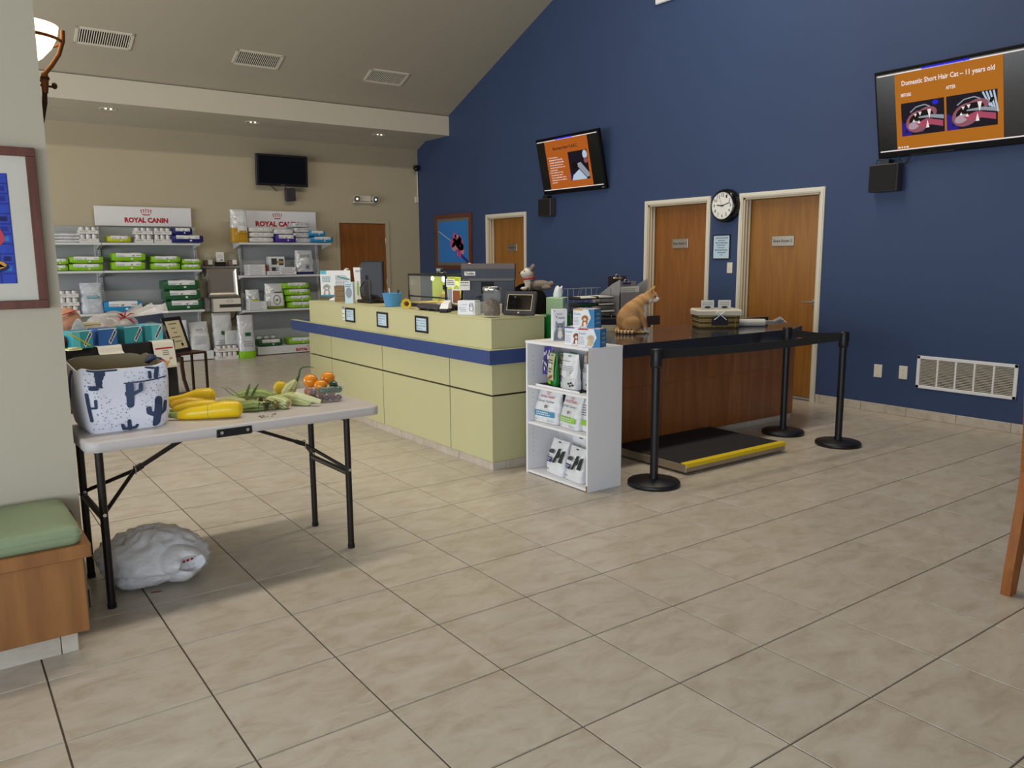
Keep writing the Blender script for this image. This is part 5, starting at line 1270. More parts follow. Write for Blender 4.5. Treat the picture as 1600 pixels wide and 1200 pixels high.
D = Face(plane((TX0 - 3.61, 0, 0), (0, -1, 0), (0, 0, 1), (-1, 0, 0)))
D.rect(.215, .35, .185, .25, 'paper', 6).words(.225, .34, .24, 3, .015, .006, 'ink', 7, 3).rect(.26, .42, .235, .262, 'lime_yellow', 5).rect(.30, .42, .05, .17, 'paper', 5).rect(.315, .42, .06, .16, 'fur_brown', 6).rect(.24, .30, .04, .17, 'ink_light', 4); part(tk, 'taped_notes', D.g)
pt = bpy.data.lights.new('terrarium_light', 'POINT'); pt.energy = 1.2; pt.color = (1, .95, .7); pt.shadow_soft_size = .03
po = bpy.data.objects.new('terrarium_light', pt); COL.objects.link(po); po.location = (3.62, 6.02, CT + .20)
g = G(); g.tube([(3.56, 6.02, CT + TH), (3.55, 6.0, CT + TH + .045), (3.56, 5.93, CT + TH + .05), (3.57, 5.88, CT + TH)], .006, 'black', 6).ell((3.56, 5.95, CT + TH + .03), (.03, .05, .025), 'ink_black', 10, 6).box(3.53, 3.545, 5.92, 5.98, CT + TH + .02, CT + TH + .045, 'ink_light', .004); solo('clamp_lamp', g, 'black clamp lamp lying on the terrarium lid', 'lamp')
g = G(); g.ell((0, 0, .035), (.035, .03, .035), 'black', 12, 6).ell((0, -.012, .068), (.022, .022, .024), 'white', 12, 6).ell((-.035, -.005, .075), (.024, .016, .012), 'offwhite', 10, 6); solo('penguin_figure', g, 'small black and white figure on the terrarium lid', 'figurine', loc=(3.56, 5.50, CT + TH), rz=-.6)
g = G(); g.box(3.23, 3.40, 5.46, 5.80, CT + .012, CT + .05, 'device_dark', .008)
for y in (5.50, 5.63, 5.76): g.box(3.24, 3.39, y - .015, y + .015, CT, CT + .012, 'black')
o = solo('flat_scanner', g, 'flat dark scanner in front of the terrarium', 'scanner')
g = G(); g.box(3.25, 3.40, 5.50, 5.76, CT + .05, CT + .056, 'printer_trim', .002); part(o, 'lid', g, world=True)
g = G(); g.box(-.035, .035, -.05, .05, 0, .03, 'black', .006).loft([[(-.035, -.04, .03), (.035, -.04, .03), (.035, .05, .03), (-.035, .05, .03)], [(-.03, -.01, .065), (.03, -.01, .065), (.025, .06, .09), (-.025, .06, .09)]], 'white', sm=False); solo('card_reader', g, 'small white and black card reader beside the flat scanner', 'card reader', loc=(3.24, 5.36, CT), rz=-.9)
tm = thing('terminal', 'big dark grey checkout terminal seen from behind', 'terminal', (3.49, 5.12, CT), math.radians(-40))
g = G(); w = .197; rr = []
for z, d0, kk in ((.0, .06, .96), (.24, .07, 1), (.25, .085, 1.0)): rr.append([(-w * kk, -d0, z), (w * kk, -d0, z), (w * kk, .06, z), (-w * kk, .06, z)])
g.loft(rr, 'printer_grey', sm=False); g.prism([(-.085, .255), (-.095, .335), (-.075, .372), (.06, .372), (.06, .255)], -w * 1.03, w * 1.03, 'printer_grey', 'x'); part(tm, 'housing', g)
g = G(); g.prism([(-.0955, .335), (-.0765, .3735), (.06, .3735), (.06, .371), (-.074, .371), (-.0935, .334)], -w * 1.03, w * 1.03, 'printer_trim', 'x'); g.box(-w * .75, w, -.0875, -.084, .245, .262, 'printer_trim'); part(tm, 'trim', g)
g = G(); g.box(-w * .28, w * .22, -.0705, -.06, .15, .236, 'black_matte'); part(tm, 'port_recess', g)
g = G(); g.box(-w * .9, -w * .48, -.097, -.0945, .285, .315, 'paper'); lb = part(tm, 'label', g); text(lb, 'Toshiba', (-w * .69, -.0985, .299), (1, 0, 0), (0, 0, 1), .066, 'ink_black', .018, .02)
g = G(); g.box(-w * 1.1, -w * .7, -.0885, -.0865, .175, .245, 'paper'); lb = part(tm, 'sticky_note', g); D = Face(front(.0885)); D.words(-w * 1.05, -w * .75, .235, 2, .02, .006, 'ink', 1, 5); part(lb, 'print', D.g)
g = G(); g.tube([(-w * .3, -.075, .12), (-w * .34, -.11, .12), (-w * .32, -.11, .09), (-w * .3, -.10, 0)], .004, 'black', 6).ell((-w * .36, -.10, .125), (.02, .012, .008), 'black', 8, 5); part(tm, 'cable', g)
mb = thing('printed_carton', 'white carton with a printed drinking glass on the counter', 'box', (3.245, 5.03, CT), math.radians(-56))
g = G(); g.box(-.07, .07, -.05, .05, 0, .105, 'box_white', .002); b_ = part(mb, 'carton', g)
D = Face(front(.05)); D.words(-.04, .01, .078, 1, .02, .004, 'ink_light', 1, 3).words(-.05, .0, .055, 3, .012, .004, 'ink_light', 1, 4).words(-.062, -.05, .06, 2, .014, .004, 'ink', 1, 5)
D.line([(.025, .075), (.025, .035), (.032, .03), (.048, .03), (.053, .035), (.053, .075), (.025, .075)], .003, 'ink', 1).ring(.039, .075, .014, .003, 'ink', 1, 12).line([(.053, .065), (.06, .06), (.06, .02), (.052, .02)], .002, 'ink', 1); part(b_, 'print', D.g)
for k, (x, y) in enumerate(((3.225, 4.895), (3.285, 4.905), (3.29, 4.84))):
    g = G(); g.lathe([(.001, .003), (.027, .003), (.028, 0), (.030, .003), (.034, .10), (.032, .10), (.028, .010), (.001, .008)], 'clear_plastic', 20); solo('drinking_glass', g, ('clear drinking glass nearest the printed carton', 'clear drinking glass standing behind the others', 'clear drinking glass nearest the treat canister')[k], 'glass', 'drinking glasses on the counter', loc=(x, y, CT))
g = G(); g.box(-.035, .035, -.03, .03, 0, .085, 'offwhite', .003); solo('small_carton', g, 'small cream carton half hidden behind the treat canister', 'box', loc=(3.34, 4.80, CT), rz=-.6)
cn = thing('treat_canister', 'clear round canister of brown treats with a chrome lid', 'canister', (3.22, 4.69, CT))
g = G(); g.lathe([(.001, .003), (.058, .003), (.061, 0), (.064, .008), (.064, .195), (.060, .195), (.060, .014), (.001, .012)], 'clear_plastic', 28); part(cn, 'jar', g)
g = G(); g.lathe([(.001, .0135), (.054, .0145), (.054, .085), (.04, .10), (.02, .112), (.001, .115)], 'treats', 22); part(cn, 'treats', g)
r = random.Random(5); g = G()
for k in range(150): a = r.uniform(0, 6.28); q = r.uniform(.0, .050) if k < 50 else .050; g.ell((q * math.cos(a), q * math.sin(a), .092 + (.05 - q) * .6 + r.uniform(0, .014) if k < 50 else r.uniform(.018, .10)), (.010, .008, .007), r.choice(('treats', 'treats', 'treats_pale')), 7, 5)
part(cn, 'loose_treats', g, kind='stuff')
g = G(); g.lathe([(.066, .188), (.067, .19), (.067, .212), (.06, .218), (.001, .219)], 'chrome', 28); part(cn, 'lid', g)
td = thing('tablet_frame', 'dark brown tilted tablet with a pale screen border', 'tablet', (3.44, 4.655, CT), math.radians(-62))
R = Matrix.Rotation(-.30, 4, 'X')
g = G(); g.x = R; g.box(-.125, .125, -.035, -.012, 0, .175, 'mat_grey', .006) if False else g.box(-.125, .125, -.035, -.012, 0, .175, 'device_dark', .006); part(td, 'housing', g)
D = Face(lambda u, v, l: R @ Vector((u, -.035 - l, v))); D.rect(-.098, .098, .032, .150, 'paper_cream', 1).rect(-.094, .094, .036, .146, 'black_gloss', 2).disc(0, .017, .007, .006, 'paper', 1, 8); part(td, 'screen', D.g)
g = G(); g.bar((0, .045, .14), (0, .09, .002), .06, .006, 'black'); part(td, 'prop', g)
g = G(); g.box(3.665, 3.835, 4.555, 4.72, .8705, 1.09, 'board_green', .004); solo('green_bin', g, 'green box wedged between the counter end and desk', 'box')
tb_ = thing('tissue_box', 'pale green tissue box with a white tissue pulled up', 'tissue box', (3.765, 4.63, CT), math.radians(-58))
g = G(); g.box(-.065, .065, -.065, .065, 0, .125, 'tissue_green', .003); b_ = part(tb_, 'carton', g)
D = Face(front(.065))
for k in range(9): D.line([(-.06, .01 + k * .0125), (-.02, .013 + k * .0125), (.02, .009 + k * .0125), (.06, .012 + k * .0125)], .0025, 'husk_green', 1)
part(b_, 'stripes', D.g)
D = Face(plane((.065, 0, 0), (0, 1, 0), (0, 0, 1), (1, 0, 0))); D.rect(-.062, .062, .003, .12, 'tissue_pale', 1); D.poly([(-.02, .122), (.02, .122), (.05, .06), (.0, .09), (-.04, .05)], 'label_blue', 2); part(b_, 'end_print', D.g)
g = G(); rr = []
for z, a, b, dx in ((.12, .03, .012, 0), (.15, .035, .018, .003), (.18, .03, .022, .008), (.20, .022, .012, .016)): rr.append([(dx + a * math.cos(t_ * PI / 5) * (1 + .25 * math.sin(3 * t_ * PI / 5)), b * math.sin(t_ * PI / 5) * (1 + .3 * math.cos(4 * t_ * PI / 5)), z + .012 * math.sin(t_ * 2)) for t_ in range(10)])
g.loft(rr, 'white'); part(tb_, 'tissue', g)

# ------------------------------------------------------------------ behind the counters: office chair, plush dog, trays, files
oc = thing('office_chair', 'black office chair with a round topped back', 'chair', (4.60, 6.13, 0), math.radians(-40))
g = G(); rr = []
for k in range(9):
    z = (.62, .72, .85, .98, 1.08, 1.16, 1.215, 1.25, 1.262)[k]; hw = .24 * math.sqrt(max(.02, 1 - ((z - .95) / .315) ** 2)) if z > .95 else .24 * (.85 + .15 * (z - .62) / .33)
    rr.append([(hw * math.cos(2 * PI * j / 16), .20 + .035 * math.sin(2 * PI * j / 16) - .03 * math.cos(2 * PI * j / 8), z) for j in range(16)])
g.loft(rr, 'cloth_black'); part(oc, 'backrest', g)
g = G(); g.box(-.24, .24, -.24, .2, .44, .52, 'cloth_black', .03); part(oc, 'seat', g)
g = G(); g.cyl((0, 0, .10), (0, 0, .44), .03, 'black', 12).bar((0, .22, .46), (0, .23, .7), .06, .02, 'black', (0, 1, 0)); part(oc, 'column', g)
for k in range(5):
    a = 2 * PI * k / 5; g = G(); g.bar((0, 0, .10), (.28 * math.cos(a), .28 * math.sin(a), .07), .05, .03, 'black'); l_ = part(oc, 'leg', g)
    g = G(); c = (.28 * math.cos(a), .28 * math.sin(a), .028); g.cyl((c[0] - .015, c[1], .028), (c[0] + .015, c[1], .028), .028, 'black_matte', 12); part(l_, 'caster', g)

def fused(name, build, voxel, colour, mat, smooth=4):
    """several overlapping tapered shapes fused into one continuous skin, coloured by place on the body"""
    me = mesh_of(build, name); o = bpy.data.objects.new(name, me); COL.objects.link(o)
    md = o.modifiers.new('r', 'REMESH'); md.mode = 'VOXEL'; md.voxel_size = voxel; md.use_smooth_shade = True
    ms = o.modifiers.new('s', 'SMOOTH'); ms.iterations = smooth; ms.factor = .5
    bpy.context.view_layer.update(); dg = bpy.context.evaluated_depsgraph_get()
    m2 = bpy.data.meshes.new_from_object(o.evaluated_get(dg)); o.modifiers.clear(); o.data = m2; m2.name = name
    a = m2.color_attributes.new('fur', 'FLOAT_COLOR', 'POINT')
    for i, v in enumerate(m2.vertices): a.data[i].color = (*colour(v.co, v.normal), 1)
    m2.materials.clear(); m2.materials.append(MATS[mat])
    for p in m2.polygons: p.use_smooth = True
    return o
def mixc(a, b, t): t = min(1, max(0, t)); return tuple(x * (1 - t) + y * t for x, y in zip(a, b))
def RM(y=0, z=0, x=0): return (Matrix.Rotation(z, 3, 'Z') @ Matrix.Rotation(y, 3, 'Y') @ Matrix.Rotation(x, 3, 'X'))
# plush husky: lies on the chair top, looks along local +x
g = G()
g.ell((-.03, 0, .045), (.115, .062, .05), 'white', 14, 8).ell((.06, 0, .065), (.055, .058, .07), 'white', 14, 8).ell((.075, 0, .16), (.062, .056, .056), 'white', 14, 8)
g.tube([(.09, 0, .155), (.13, 0, .155), (.155, 0, .158)], [.036, .026, .016], 'white', 12); g.tube([(.10, 0, .135), (.125, 0, .128), (.14, 0, .128)], [.026, .017, .010], 'white', 12)
for s in (-1, 1):
    g.tube([(.045, s * .035, .195), (.035, s * .047, .225), (.028, s * .052, .25)], [.026, .020, .006], 'white', 10); g.ell((.115, s * .035, .015), (.04, .02, .018), 'white', 10, 6); g.ell((-.09, s * .05, .022), (.05, .022, .024), 'white', 10, 6)
g.tube([(-.12, 0, .045), (-.15, -.01, .06), (-.165, -.02, .05)], [.03, .03, .012], 'white', 10)
GR, WH = hx('#83796f'), hx('#ddd6ca')
def hcol(p, n):
    if p.x > .115 or (p.x > .06 and p.z < .105 and n.x > -.2): return WH
    if p.x > .03 and p.z > .10:
        back = (.075 - p.x) / .03 + (p.z - .185) / .02
        return mixc(WH, GR, back)
    st = .5 + .5 * math.sin(p.x * 240 + p.y * 40); return mixc(GR, hx('#a39a8c'), st * .5)
hk = fused('plush_dog', g, .007, hcol, 'plush_fur'); hk.location = (4.72, 6.12, 1.20); hk.rotation_euler = (0, 0, math.radians(146))
tag(hk, 'grey and white husky plush toy on the black chair back', 'plush toy')
g = G(); g.ell((.158, 0, .163), (.010, .012, .009), 'ink_black', 10, 6); part(hk, 'nose', g)
for s in (-1, 1):
    g = G(); g.ell((.118, s * .036, .182), (.006, .006, .007), 'ink_black', 8, 5); part(hk, 'eye', g)
g = G(); g.tube([(.068 + .056 * math.cos(a), .058 * math.sin(a), .112 - .01 * math.cos(a)) for a in [2 * PI * k / 20 for k in range(21)]], .008, 'ribbon', 8); part(hk, 'collar', g)
g = G(); g.ell((.128, 0, .141), (.016, .013, .005), 'ink_black', 8, 5); part(hk, 'mouth', g)

g = G()
for k in range(12):
    x = 5.02 + k * .032; g.tube([(x, 6.38, .875), (x, 6.40, 1.02 + .01 * (k % 2)), (x, 6.46, 1.05 + .01 * (k % 2)), (x, 6.50, .875)], .0025, 'wire', 5)
g.tube([(5.01, 6.37, .877), (5.40, 6.37, .877)], .004, 'wire', 5).tube([(5.01, 6.51, .877), (5.40, 6.51, .877)], .004, 'wire', 5); solo('wire_sorter', g, 'wire file sorter on the back desk beside the tissue box', 'file sorter')
for q, (x0, n) in enumerate(((5.46, 'left'), (5.715, 'right'))):
    t = thing('paper_tray', '%s three tier wire paper tray on the back desk' % n, 'paper tray', (x0 + .115, 6.5, .87), 0, 'wire paper trays on the back desk')
    g = G()
    for s in (-1, 1):
        g.tube([(s * .112, -.12, .0), (s * .112, -.12, .01), (s * .112, .0, .012), (s * .112, .13, .0), (s * .112, .13, .27), (s * .112, .10, .31), (s * .112, .06, .31)], .004, 'wire', 6)
    g.tube([(-.112, .06, .31), (.112, .06, .31)], .004, 'wire', 6).tube([(-.04, .13, .0), (-.04, .13, .30)], .003, 'wire', 6).tube([(.04, .13, .0), (.04, .13, .30)], .003, 'wire', 6); part(t, 'wire_frame', g)
    for k in range(3):
        z = .05 + k * .075; g = G(); g.box(-.11, .11, -.15, .13, z, z + .006, 'device_dark').box(-.11, -.105, -.15, .13, z, z + .03, 'device_dark').box(.105, .11, -.15, .13, z, z + .03, 'device_dark'); part(t, 'tray', g)
for k, (x, z, m, lab) in enumerate(((5.575, 1.076, 'paper', 'white papers curling out of the top left paper tray'), (5.575, 1.001, 'deep_green', 'dark green folder in the middle left paper tray'), (5.575, .926, 'black', 'black folder in the bottom left paper tray'), (5.83, 1.076, 'paper', 'white papers in the top right paper tray'), (5.83, 1.001, 'paper', 'white papers in the middle right paper tray'), (5.83, .926, 'paper', 'white papers in the bottom right paper tray'))):
    g = G(); z += .0065
    if k == 0: g.loft([[(x - .1, 6.33, z), (x + .1, 6.33, z), (x + .1, 6.33, z + .008), (x - .1, 6.33, z + .008)], [(x - .1, 6.45, z), (x + .1, 6.45, z + .012), (x + .1, 6.45, z + .02), (x - .1, 6.45, z + .01)], [(x - .1, 6.6, z), (x + .1, 6.6, z + .004), (x + .1, 6.6, z + .012), (x - .1, 6.6, z + .008)]], m, sm=False)
    else: g.box(x - .098, x + .098, 6.34 - .01 * (k % 3), 6.6, z, z + .010 + .004 * (k % 2), m)
    solo('paper_stack', g, lab, 'paper', 'papers in the wire trays')
mf = thing('file_holder', 'grey metal slanted file holder on the back desk', 'file holder', (6.19, 6.52, .87))
g = G()
for x in (5.985, 6.39): g.prism([(6.30, .87), (6.74, .87), (6.74, 1.04), (6.42, 1.22), (6.30, 1.27)], x, x + .008, 'grey_metal', 'x')
g.box(5.985, 6.398, 6.30, 6.308, .87, 1.13, 'grey_metal').box(5.985, 6.398, 6.30, 6.74, .87, .878, 'grey_metal').box(5.985, 6.398, 6.44, 6.446, .87, 1.19, 'grey_metal').box(5.985, 6.398, 6.60, 6.606, .87, 1.10, 'grey_metal'); part(mf, 'holder', g, world=True)
for k, (y, z0, z1, x0, x1, m, lab) in enumerate(((6.34, .88, 1.19, 6.03, 6.31, 'paper', 'white sheets standing at the front of the file holder'), (6.38, .88, 1.245, 6.01, 6.30, 'grey_metal', 'grey clipboard standing behind the front white sheets'), (6.50, .88, 1.30, 5.995, 6.27, 'device_dark', 'dark clipboard standing tallest in the file holder'))):
    g = G(); g.box(x0, x1, y, y + .006, z0, z1, m, .001); o = solo('clipboard' if k else 'paper_stack', g, lab, 'clipboard' if k else 'paper')
    if k:
        g = G(); xm = (x0 + x1) / 2; g.box(xm - .06, xm + .06, y - .008, y, z1 - .03, z1 - .01, 'navy_dark' if k == 1 else 'chrome', .002).tube([(xm - .03, y - .004, z1 - .012), (xm - .03, y - .004, z1 + .018), (xm + .03, y - .004, z1 + .018), (xm + .03, y - .004, z1 - .012)], .004, 'chrome', 6); part(o, 'clip', g, world=True)
    else:
        D = Face(plane((0, y - .003 - o.location.y + .0, -o.location.z), (1, 0, 0), (0, 0, 1), (0, -1, 0))); D.words(-.11, .1, 1.17, 3, .02, .007, 'ink_light', 1, 3); part(o, 'print', D.g)

# ------------------------------------------------------------------ on the checkout desk: cat, basket, newspaper, phone, card
g = G()
g.tube([(-.075, 0, .030), (-.05, 0, .060), (-.028, 0, .095), (-.004, 0, .140), (.030, 0, .190), (.070, 0, .235), (.108, 0, .275), (.135, 0, .298)], [.040, .066, .080, .082, .072, .058, .047, .040], 'white', 20, flat=1.24).ell((.088, 0, .185), (.062, .058, .085), 'white', 16, 10, RM(y=-.1)).ell((.03, 0, .09), (.08, .07, .08), 'white', 16, 10)
g.ell((.168, -.008, .308), (.061, .053, .052), 'white', 16, 10, RM(y=.2)).ell((.152, -.008, .286), (.050, .057, .040), 'white', 12, 8)
g.ell((.214, -.030, .286), (.026, .029, .022), 'white', 12, 8, RM(y=.25)).ell((.203, -.028, .272), (.021, .020, .012), 'white', 10, 6)
for s, tip in ((-1, (.168, -.050, .372)), (1, (.205, .030, .385))):
    b_ = V(.160 + (.012 if s > 0 else 0), s * .026 - .008, .338); t_ = V(tip)
    g.tube([b_ - (t_ - b_) * .3, b_, b_ + (t_ - b_) * .55, t_ + (t_ - b_) * .2], [.026, .025, .017, .006], 'white', 10)
for s in (-1, 1):
    g.tube([(.070, s * .030, .205), (.108, s * .036, .13), (.124, s * .031, .06), (.128, s * .029, .012)], [.032, .030, .022, .018], 'white', 12); g.ell((.140, s * .029, .013), (.027, .018, .013), 'white', 12, 6)
    g.ell((.005, s * .066, .075), (.085, .034, .075), 'white', 14, 9, RM(y=-.25)); g.ell((.072, s * .072, .014), (.048, .020, .0145), 'white', 12, 6)
g.tube([(-.105, -.01, .03), (-.115, -.06, .02), (-.085, -.105, .018), (-.035, -.128, .018), (.012, -.130, .018), (.035, -.126, .017)], [.022, .021, .019, .018, .016, .010], 'white', 12)
OR, OD, CW = hx('#c49c6e'), hx('#b08050'), hx('#e8dfd0')
def ccol(p, n):
    x, y, z = p
    c = mixc(OR, OD, .5 + .3 * math.sin(z * 75 + x * 38 + 2 * math.sin(y * 40 + x * 25)))
    c = mixc(c, hx('#c99a62'), (.06 - z) * 10)
    if z > .24 and x > .1:
        if x > .204 and z < .302: c = CW
        elif z < .292 and x > .150: c = mixc(c, CW, (.296 - z) * 60)
        if x > .205 and abs(y + .022) < .010 and z > .3: c = mixc(c, CW, .9)
    elif x > .105 and z > .13 and n.x > .25: c = mixc(c, CW, (n.x - .25) * 4 + (.03 - abs(y)) * 20)
    if z < .055 and x > .10: c = mixc(c, CW, (.06 - z) * 30)
    if y < -.055 and z < .042 and x < .06 and not (x > .03 and y > -.1):
        st = math.sin((x * .95 - y * .35) * 210); c = mixc(hx('#d8c49c'), hx('#8a5526'), st * 2 + .3)
    return c
kt = fused('cat', g, .0055, ccol, 'cat_fur', 9); kt.location = (4.775, 4.90, .8705); kt.rotation_euler = (0, 0, math.radians(-38))
tag(kt, 'orange and white cat sitting on the checkout desk looking right', 'cat')
for y, x in ((-.058, .200), (.024, .221)):
    g = G(); g.ell((x, y, .307), (.0075, .0075, .007), 'ink_black', 10, 6); part(kt, 'eye', g)
g = G(); g.ell((.2385, -.033, .290), (.0055, .007, .005), 'pink_pale', 8, 5); part(kt, 'nose', g)
g = G()
for s in (-1, 1):
    for k in range(3): g.tube([(.218, -.014 + s * .02, .284 - .004 * k), (.225 - .01 * k, -.014 + s * .055, .287 - .009 * k)], .0006, 'white', 4)
part(kt, 'whiskers', g)

bs = thing('wicker_basket', 'small wicker basket with a cream liner and bow', 'basket', (5.745, 4.80, .8705), math.radians(-33))
g = G(); W, Dp, Hh = .185, .125, .165; n = 11
for k in range(n):
    z = .008 + k * (Hh - .02) / (n - 1); r_ = .0078; q = .93 + .07 * k / n
    g.tube([(x * q, y * q, z) for x, y in ((-W, -Dp), (W, -Dp), (W, Dp), (-W, Dp), (-W, -Dp))], r_, 'wicker' if k % 3 else 'wicker_dark', 6)
g.box(-W * .92, W * .92, -Dp * .92, Dp * .92, 0, .006, 'wicker')
for x in (-.15, -.05, .05, .15): g.bar((x * .94, -Dp * .94, .004), (x, -Dp, Hh - .01), .008, .008, 'wicker', (0, 1, 0))
g.loft([[(-W * .92, -Dp * .92, .004), (W * .92, -Dp * .92, .004), (W * .92, Dp * .92, .004), (-W * .92, Dp * .92, .004)], [(-W * .985, -Dp * .985, Hh), (W * .985, -Dp * .985, Hh), (W * .985, Dp * .985, Hh), (-W * .985, Dp * .985, Hh)]], 'wicker', (True, False), False)
part(bs, 'weave', g)
g = G(); k = 1.05
g.loft([[(-W * k, -Dp * k, Hh - .045), (W * k, -Dp * k, Hh - .05), (W * k, Dp * k, Hh - .045), (-W * k, Dp * k, Hh - .05)], [(-W * 1.07, -Dp * 1.09, Hh - .01), (W * 1.07, -Dp * 1.09, Hh - .01), (W * 1.07, Dp * 1.09, Hh - .01), (-W * 1.07, Dp * 1.09, Hh - .01)], [(-W, -Dp, Hh + .006), (W, -Dp, Hh + .006), (W, Dp, Hh + .006), (-W, Dp, Hh + .006)], [(-W * .9, -Dp * .86, Hh - .03), (W * .9, -Dp * .86, Hh - .03), (W * .9, Dp * .86, Hh - .03), (-W * .9, Dp * .86, Hh - .03)]], 'liner', (False, False), False); part(bs, 'liner', g)
g = G(); g.prism([(-.075, .03), (.07, .03), (.07, .10), (.02, .115), (-.03, .115), (-.075, .10)], -Dp * 1.13, -Dp * 1.10, 'chalk', 'y'); part(bs, 'chalk_tag', g)
g = G()
for s in (-1, 1): g.tube([(.0, -Dp * 1.17, .125), (s * .03, -Dp * 1.22, .15), (s * .05, -Dp * 1.2, .135), (.0, -Dp * 1.17, .125)], .006, 'white', 6).tube([(.0, -Dp * 1.17, .125), (s * .03, -Dp * 1.18, .10), (s * .055, -Dp * 1.18, .08)], .005, 'white', 6)
part(bs, 'bow', g)
for x, n in ((-.07, 'left'), (.085, 'right')):
    g = G(); g.box(-.058, .058, -.004, .004, .02, .245, 'paper', .001); o = solo('brochure_stack', g, '%s white brochure stack standing in the wicker basket' % n, 'brochure', 'brochures in the wicker basket', loc=V(5.745, 4.80, .8705) + Matrix.Rotation(math.radians(-33), 3, 'Z') @ V(x, .02, 0), rz=math.radians(-33))
    D = Face(front(.004)); D.words(-.045, .04, .225, 2, .016, .006, 'ink_light', 1, 4).disc(.0, .182, .03, .010, 'ink', 1, 10); part(o, 'print', D.g)
nw = thing('newspaper', 'rolled white newspaper lying beside the wicker basket', 'newspaper', (6.12, 4.62, .8705), math.radians(-38))
g = G(); pts = []
for k in range(40): a = k * .42; r_ = .010 + .0006 * k; pts.append((r_ * math.cos(a), .036 + r_ * math.sin(a)))
for (a, b), (c, d) in zip(pts, pts[1:]): g.poly([(-.22, a, b), (.06, a, b), (.06, c, d), (-.22, c, d)], 'newsprint')
g.tube([(-.22, 0, .036), (.06, 0, .036)], .034, 'newsprint', 24, (False, False)); part(nw, 'roll', g)
g = G()
for k in range(5):
    z = .012 + k * .007; g.loft([[(.055, -.025, z + .008), (.055, .03, z + .012), (.055, .03, z + .014), (.055, -.025, z + .010)], [(.14, -.04, z + .006), (.14, .04, z + .012), (.14, .04, z + .014), (.14, -.04, z + .008)], [(.25 - .012 * k, -.05, z + .022 + .004 * k), (.26 - .012 * k, .05, z + .03 + .004 * k), (.26 - .012 * k, .05, z + .032 + .004 * k), (.25 - .012 * k, -.05, z + .024 + .004 * k)]], 'newsprint' if k % 2 else 'grey_metal', sm=False)
part(nw, 'loose_pages', g)
dp = thing('desk_phone', 'dark desk phone behind the dog food cartons', 'telephone', (4.22, 4.92, .8705), math.radians(-35))
g = G(); g.loft([[(-.09, -.1, 0), (.09, -.1, 0), (.09, .1, 0), (-.09, .1, 0)], [(-.09, -.1, .03), (.09, -.1, .03), (.09, .1, .12), (-.09, .1, .12)]], 'device_dark', sm=False); part(dp, 'body', g)
g = G(); g.tube([(-.06, -.09, .06), (-.06, -.03, .09), (-.06, .04, .12), (-.06, .09, .15)], [.02, .015, .015, .022], 'black', 10); part(dp, 'handset', g)
g = G()
for i in range(3):
    for j in range(4): g.box(-.005 + i * .028, .013 + i * .028, -.085 + j * .035, -.065 + j * .035, .04 + j * .0155, .05 + j * .0155, 'paper', .002)
part(dp, 'keys', g)
g = G(); g.prism([(-.09, 0), (.09, 0), (.12, .05), (-.09, .05)], -.002, .002, 'paper_cream', 'y'); solo('cream_card', g, 'cream card standing on the desk left of the cat', 'card', loc=(4.80, 5.15, .8705), rz=math.radians(-36))

# ------------------------------------------------------------------ inside and on the white shelf unit
def purple_print(D, o):
    r = random.Random(2)
    for k in range(14): D.disc(r.uniform(-.28, .28), r.uniform(.12, .88), .09, .05, 'pack_white' if k % 3 else 'ink_black', 2 + k % 2, 8, r.uniform(0, 3))
o = bag('purple treat bag hanging at the left of the top shelf bay', (3.45, 4.335, .70), RXW, .10, .05, .19, [(1, 'purple')], purple_print, name='treat_bag', seed=20)
g = G(); g.box(-.02, .02, -.002, .002, .185, .2225, 'purple'); part(o, 'hang_tab', g)
g = G(); g.box(3.36, 3.60, 3.90, 4.36, .6305, .640, 'black_matte').box(3.355, 3.36, 3.90, 4.36, .6305, .644, 'white'); solo('tray_mat', g, 'black tray with a white front lip under the treat bags', 'tray')
def green_print(D, o):
    D.rect(-.42, .42, .30, .97, 'sage', 2, 3, 4); D.rect(-.42, .42, .16, .32, 'sage', 2, 3, 1); D.words(-.3, .3, .78, 2, .08, .03, 'ink', 3, 4); D.disc(0, .62, .12, .07, 'paper', 3); D.words(-.2, .24, .52, 2, .08, .035, 'ink', 3, 5); D.disc(.02, .25, .3, .05, 'fur_brown', 3, 12, .2); D.disc(-.1, .09, .28, .06, 'lime', 3); D.rect(-.12, .12, .90, .925, 'ink_black', 3)
for k, n in enumerate(('frontmost', 'middle', 'rearmost')): bag('%s green treat bag of the row on the black tray' % n, (3.415 + .05 * k, 4.235 - .045 * k, .6405), RXW - .25, .115, .045, .225, [(1, 'board_green')], green_print, 'green treat bags on the black tray', 'treat_bag', 'bag', 24 + k)
def pet_print(D, o):
    D.words(-.36, .1, .80, 1, .04, .012, 'ink', 2, 4); D.words(-.36, .3, .66, 3, .05, .02, 'ink_light', 2, 5); dog_body(D, .08, .45, .12, 'pack_grey', 2); D.rect(-.5, -.38, .18, .34, 'purple', 2, 1, 2); D.rect(-.48, .48, .02, .30, 'pack_silver', 1, 4, 2)
    for u, v in ((.12, .17), (.26, .2), (.34, .14), (.2, .11)): D.disc(u, v, .06, .03, 'ink_black', 3, 9)
    D.rect(-.1, .08, .93, .95, 'ink_black', 2)
bag('silver white treat pouch with a dog outline on the black tray', (3.40, 4.035, .6405), RXW, .165, .06, .235, [(1, 'pack_white')], pet_print, name='treat_bag', seed=28)
bag('silver white treat pouch half hidden at the right of the tray', (3.46, 3.925, .6405), RXW, .165 * .6, .05, .225, [(1, 'pack_white')], pet_print, name='treat_bag', seed=29)
g = G(); g.box(3.345, 3.50, 3.80, 3.90, .6305, .634, 'paper'); o = solo('leaflet', g, 'white printed leaflet lying at the right of the top shelf bay', 'paper')
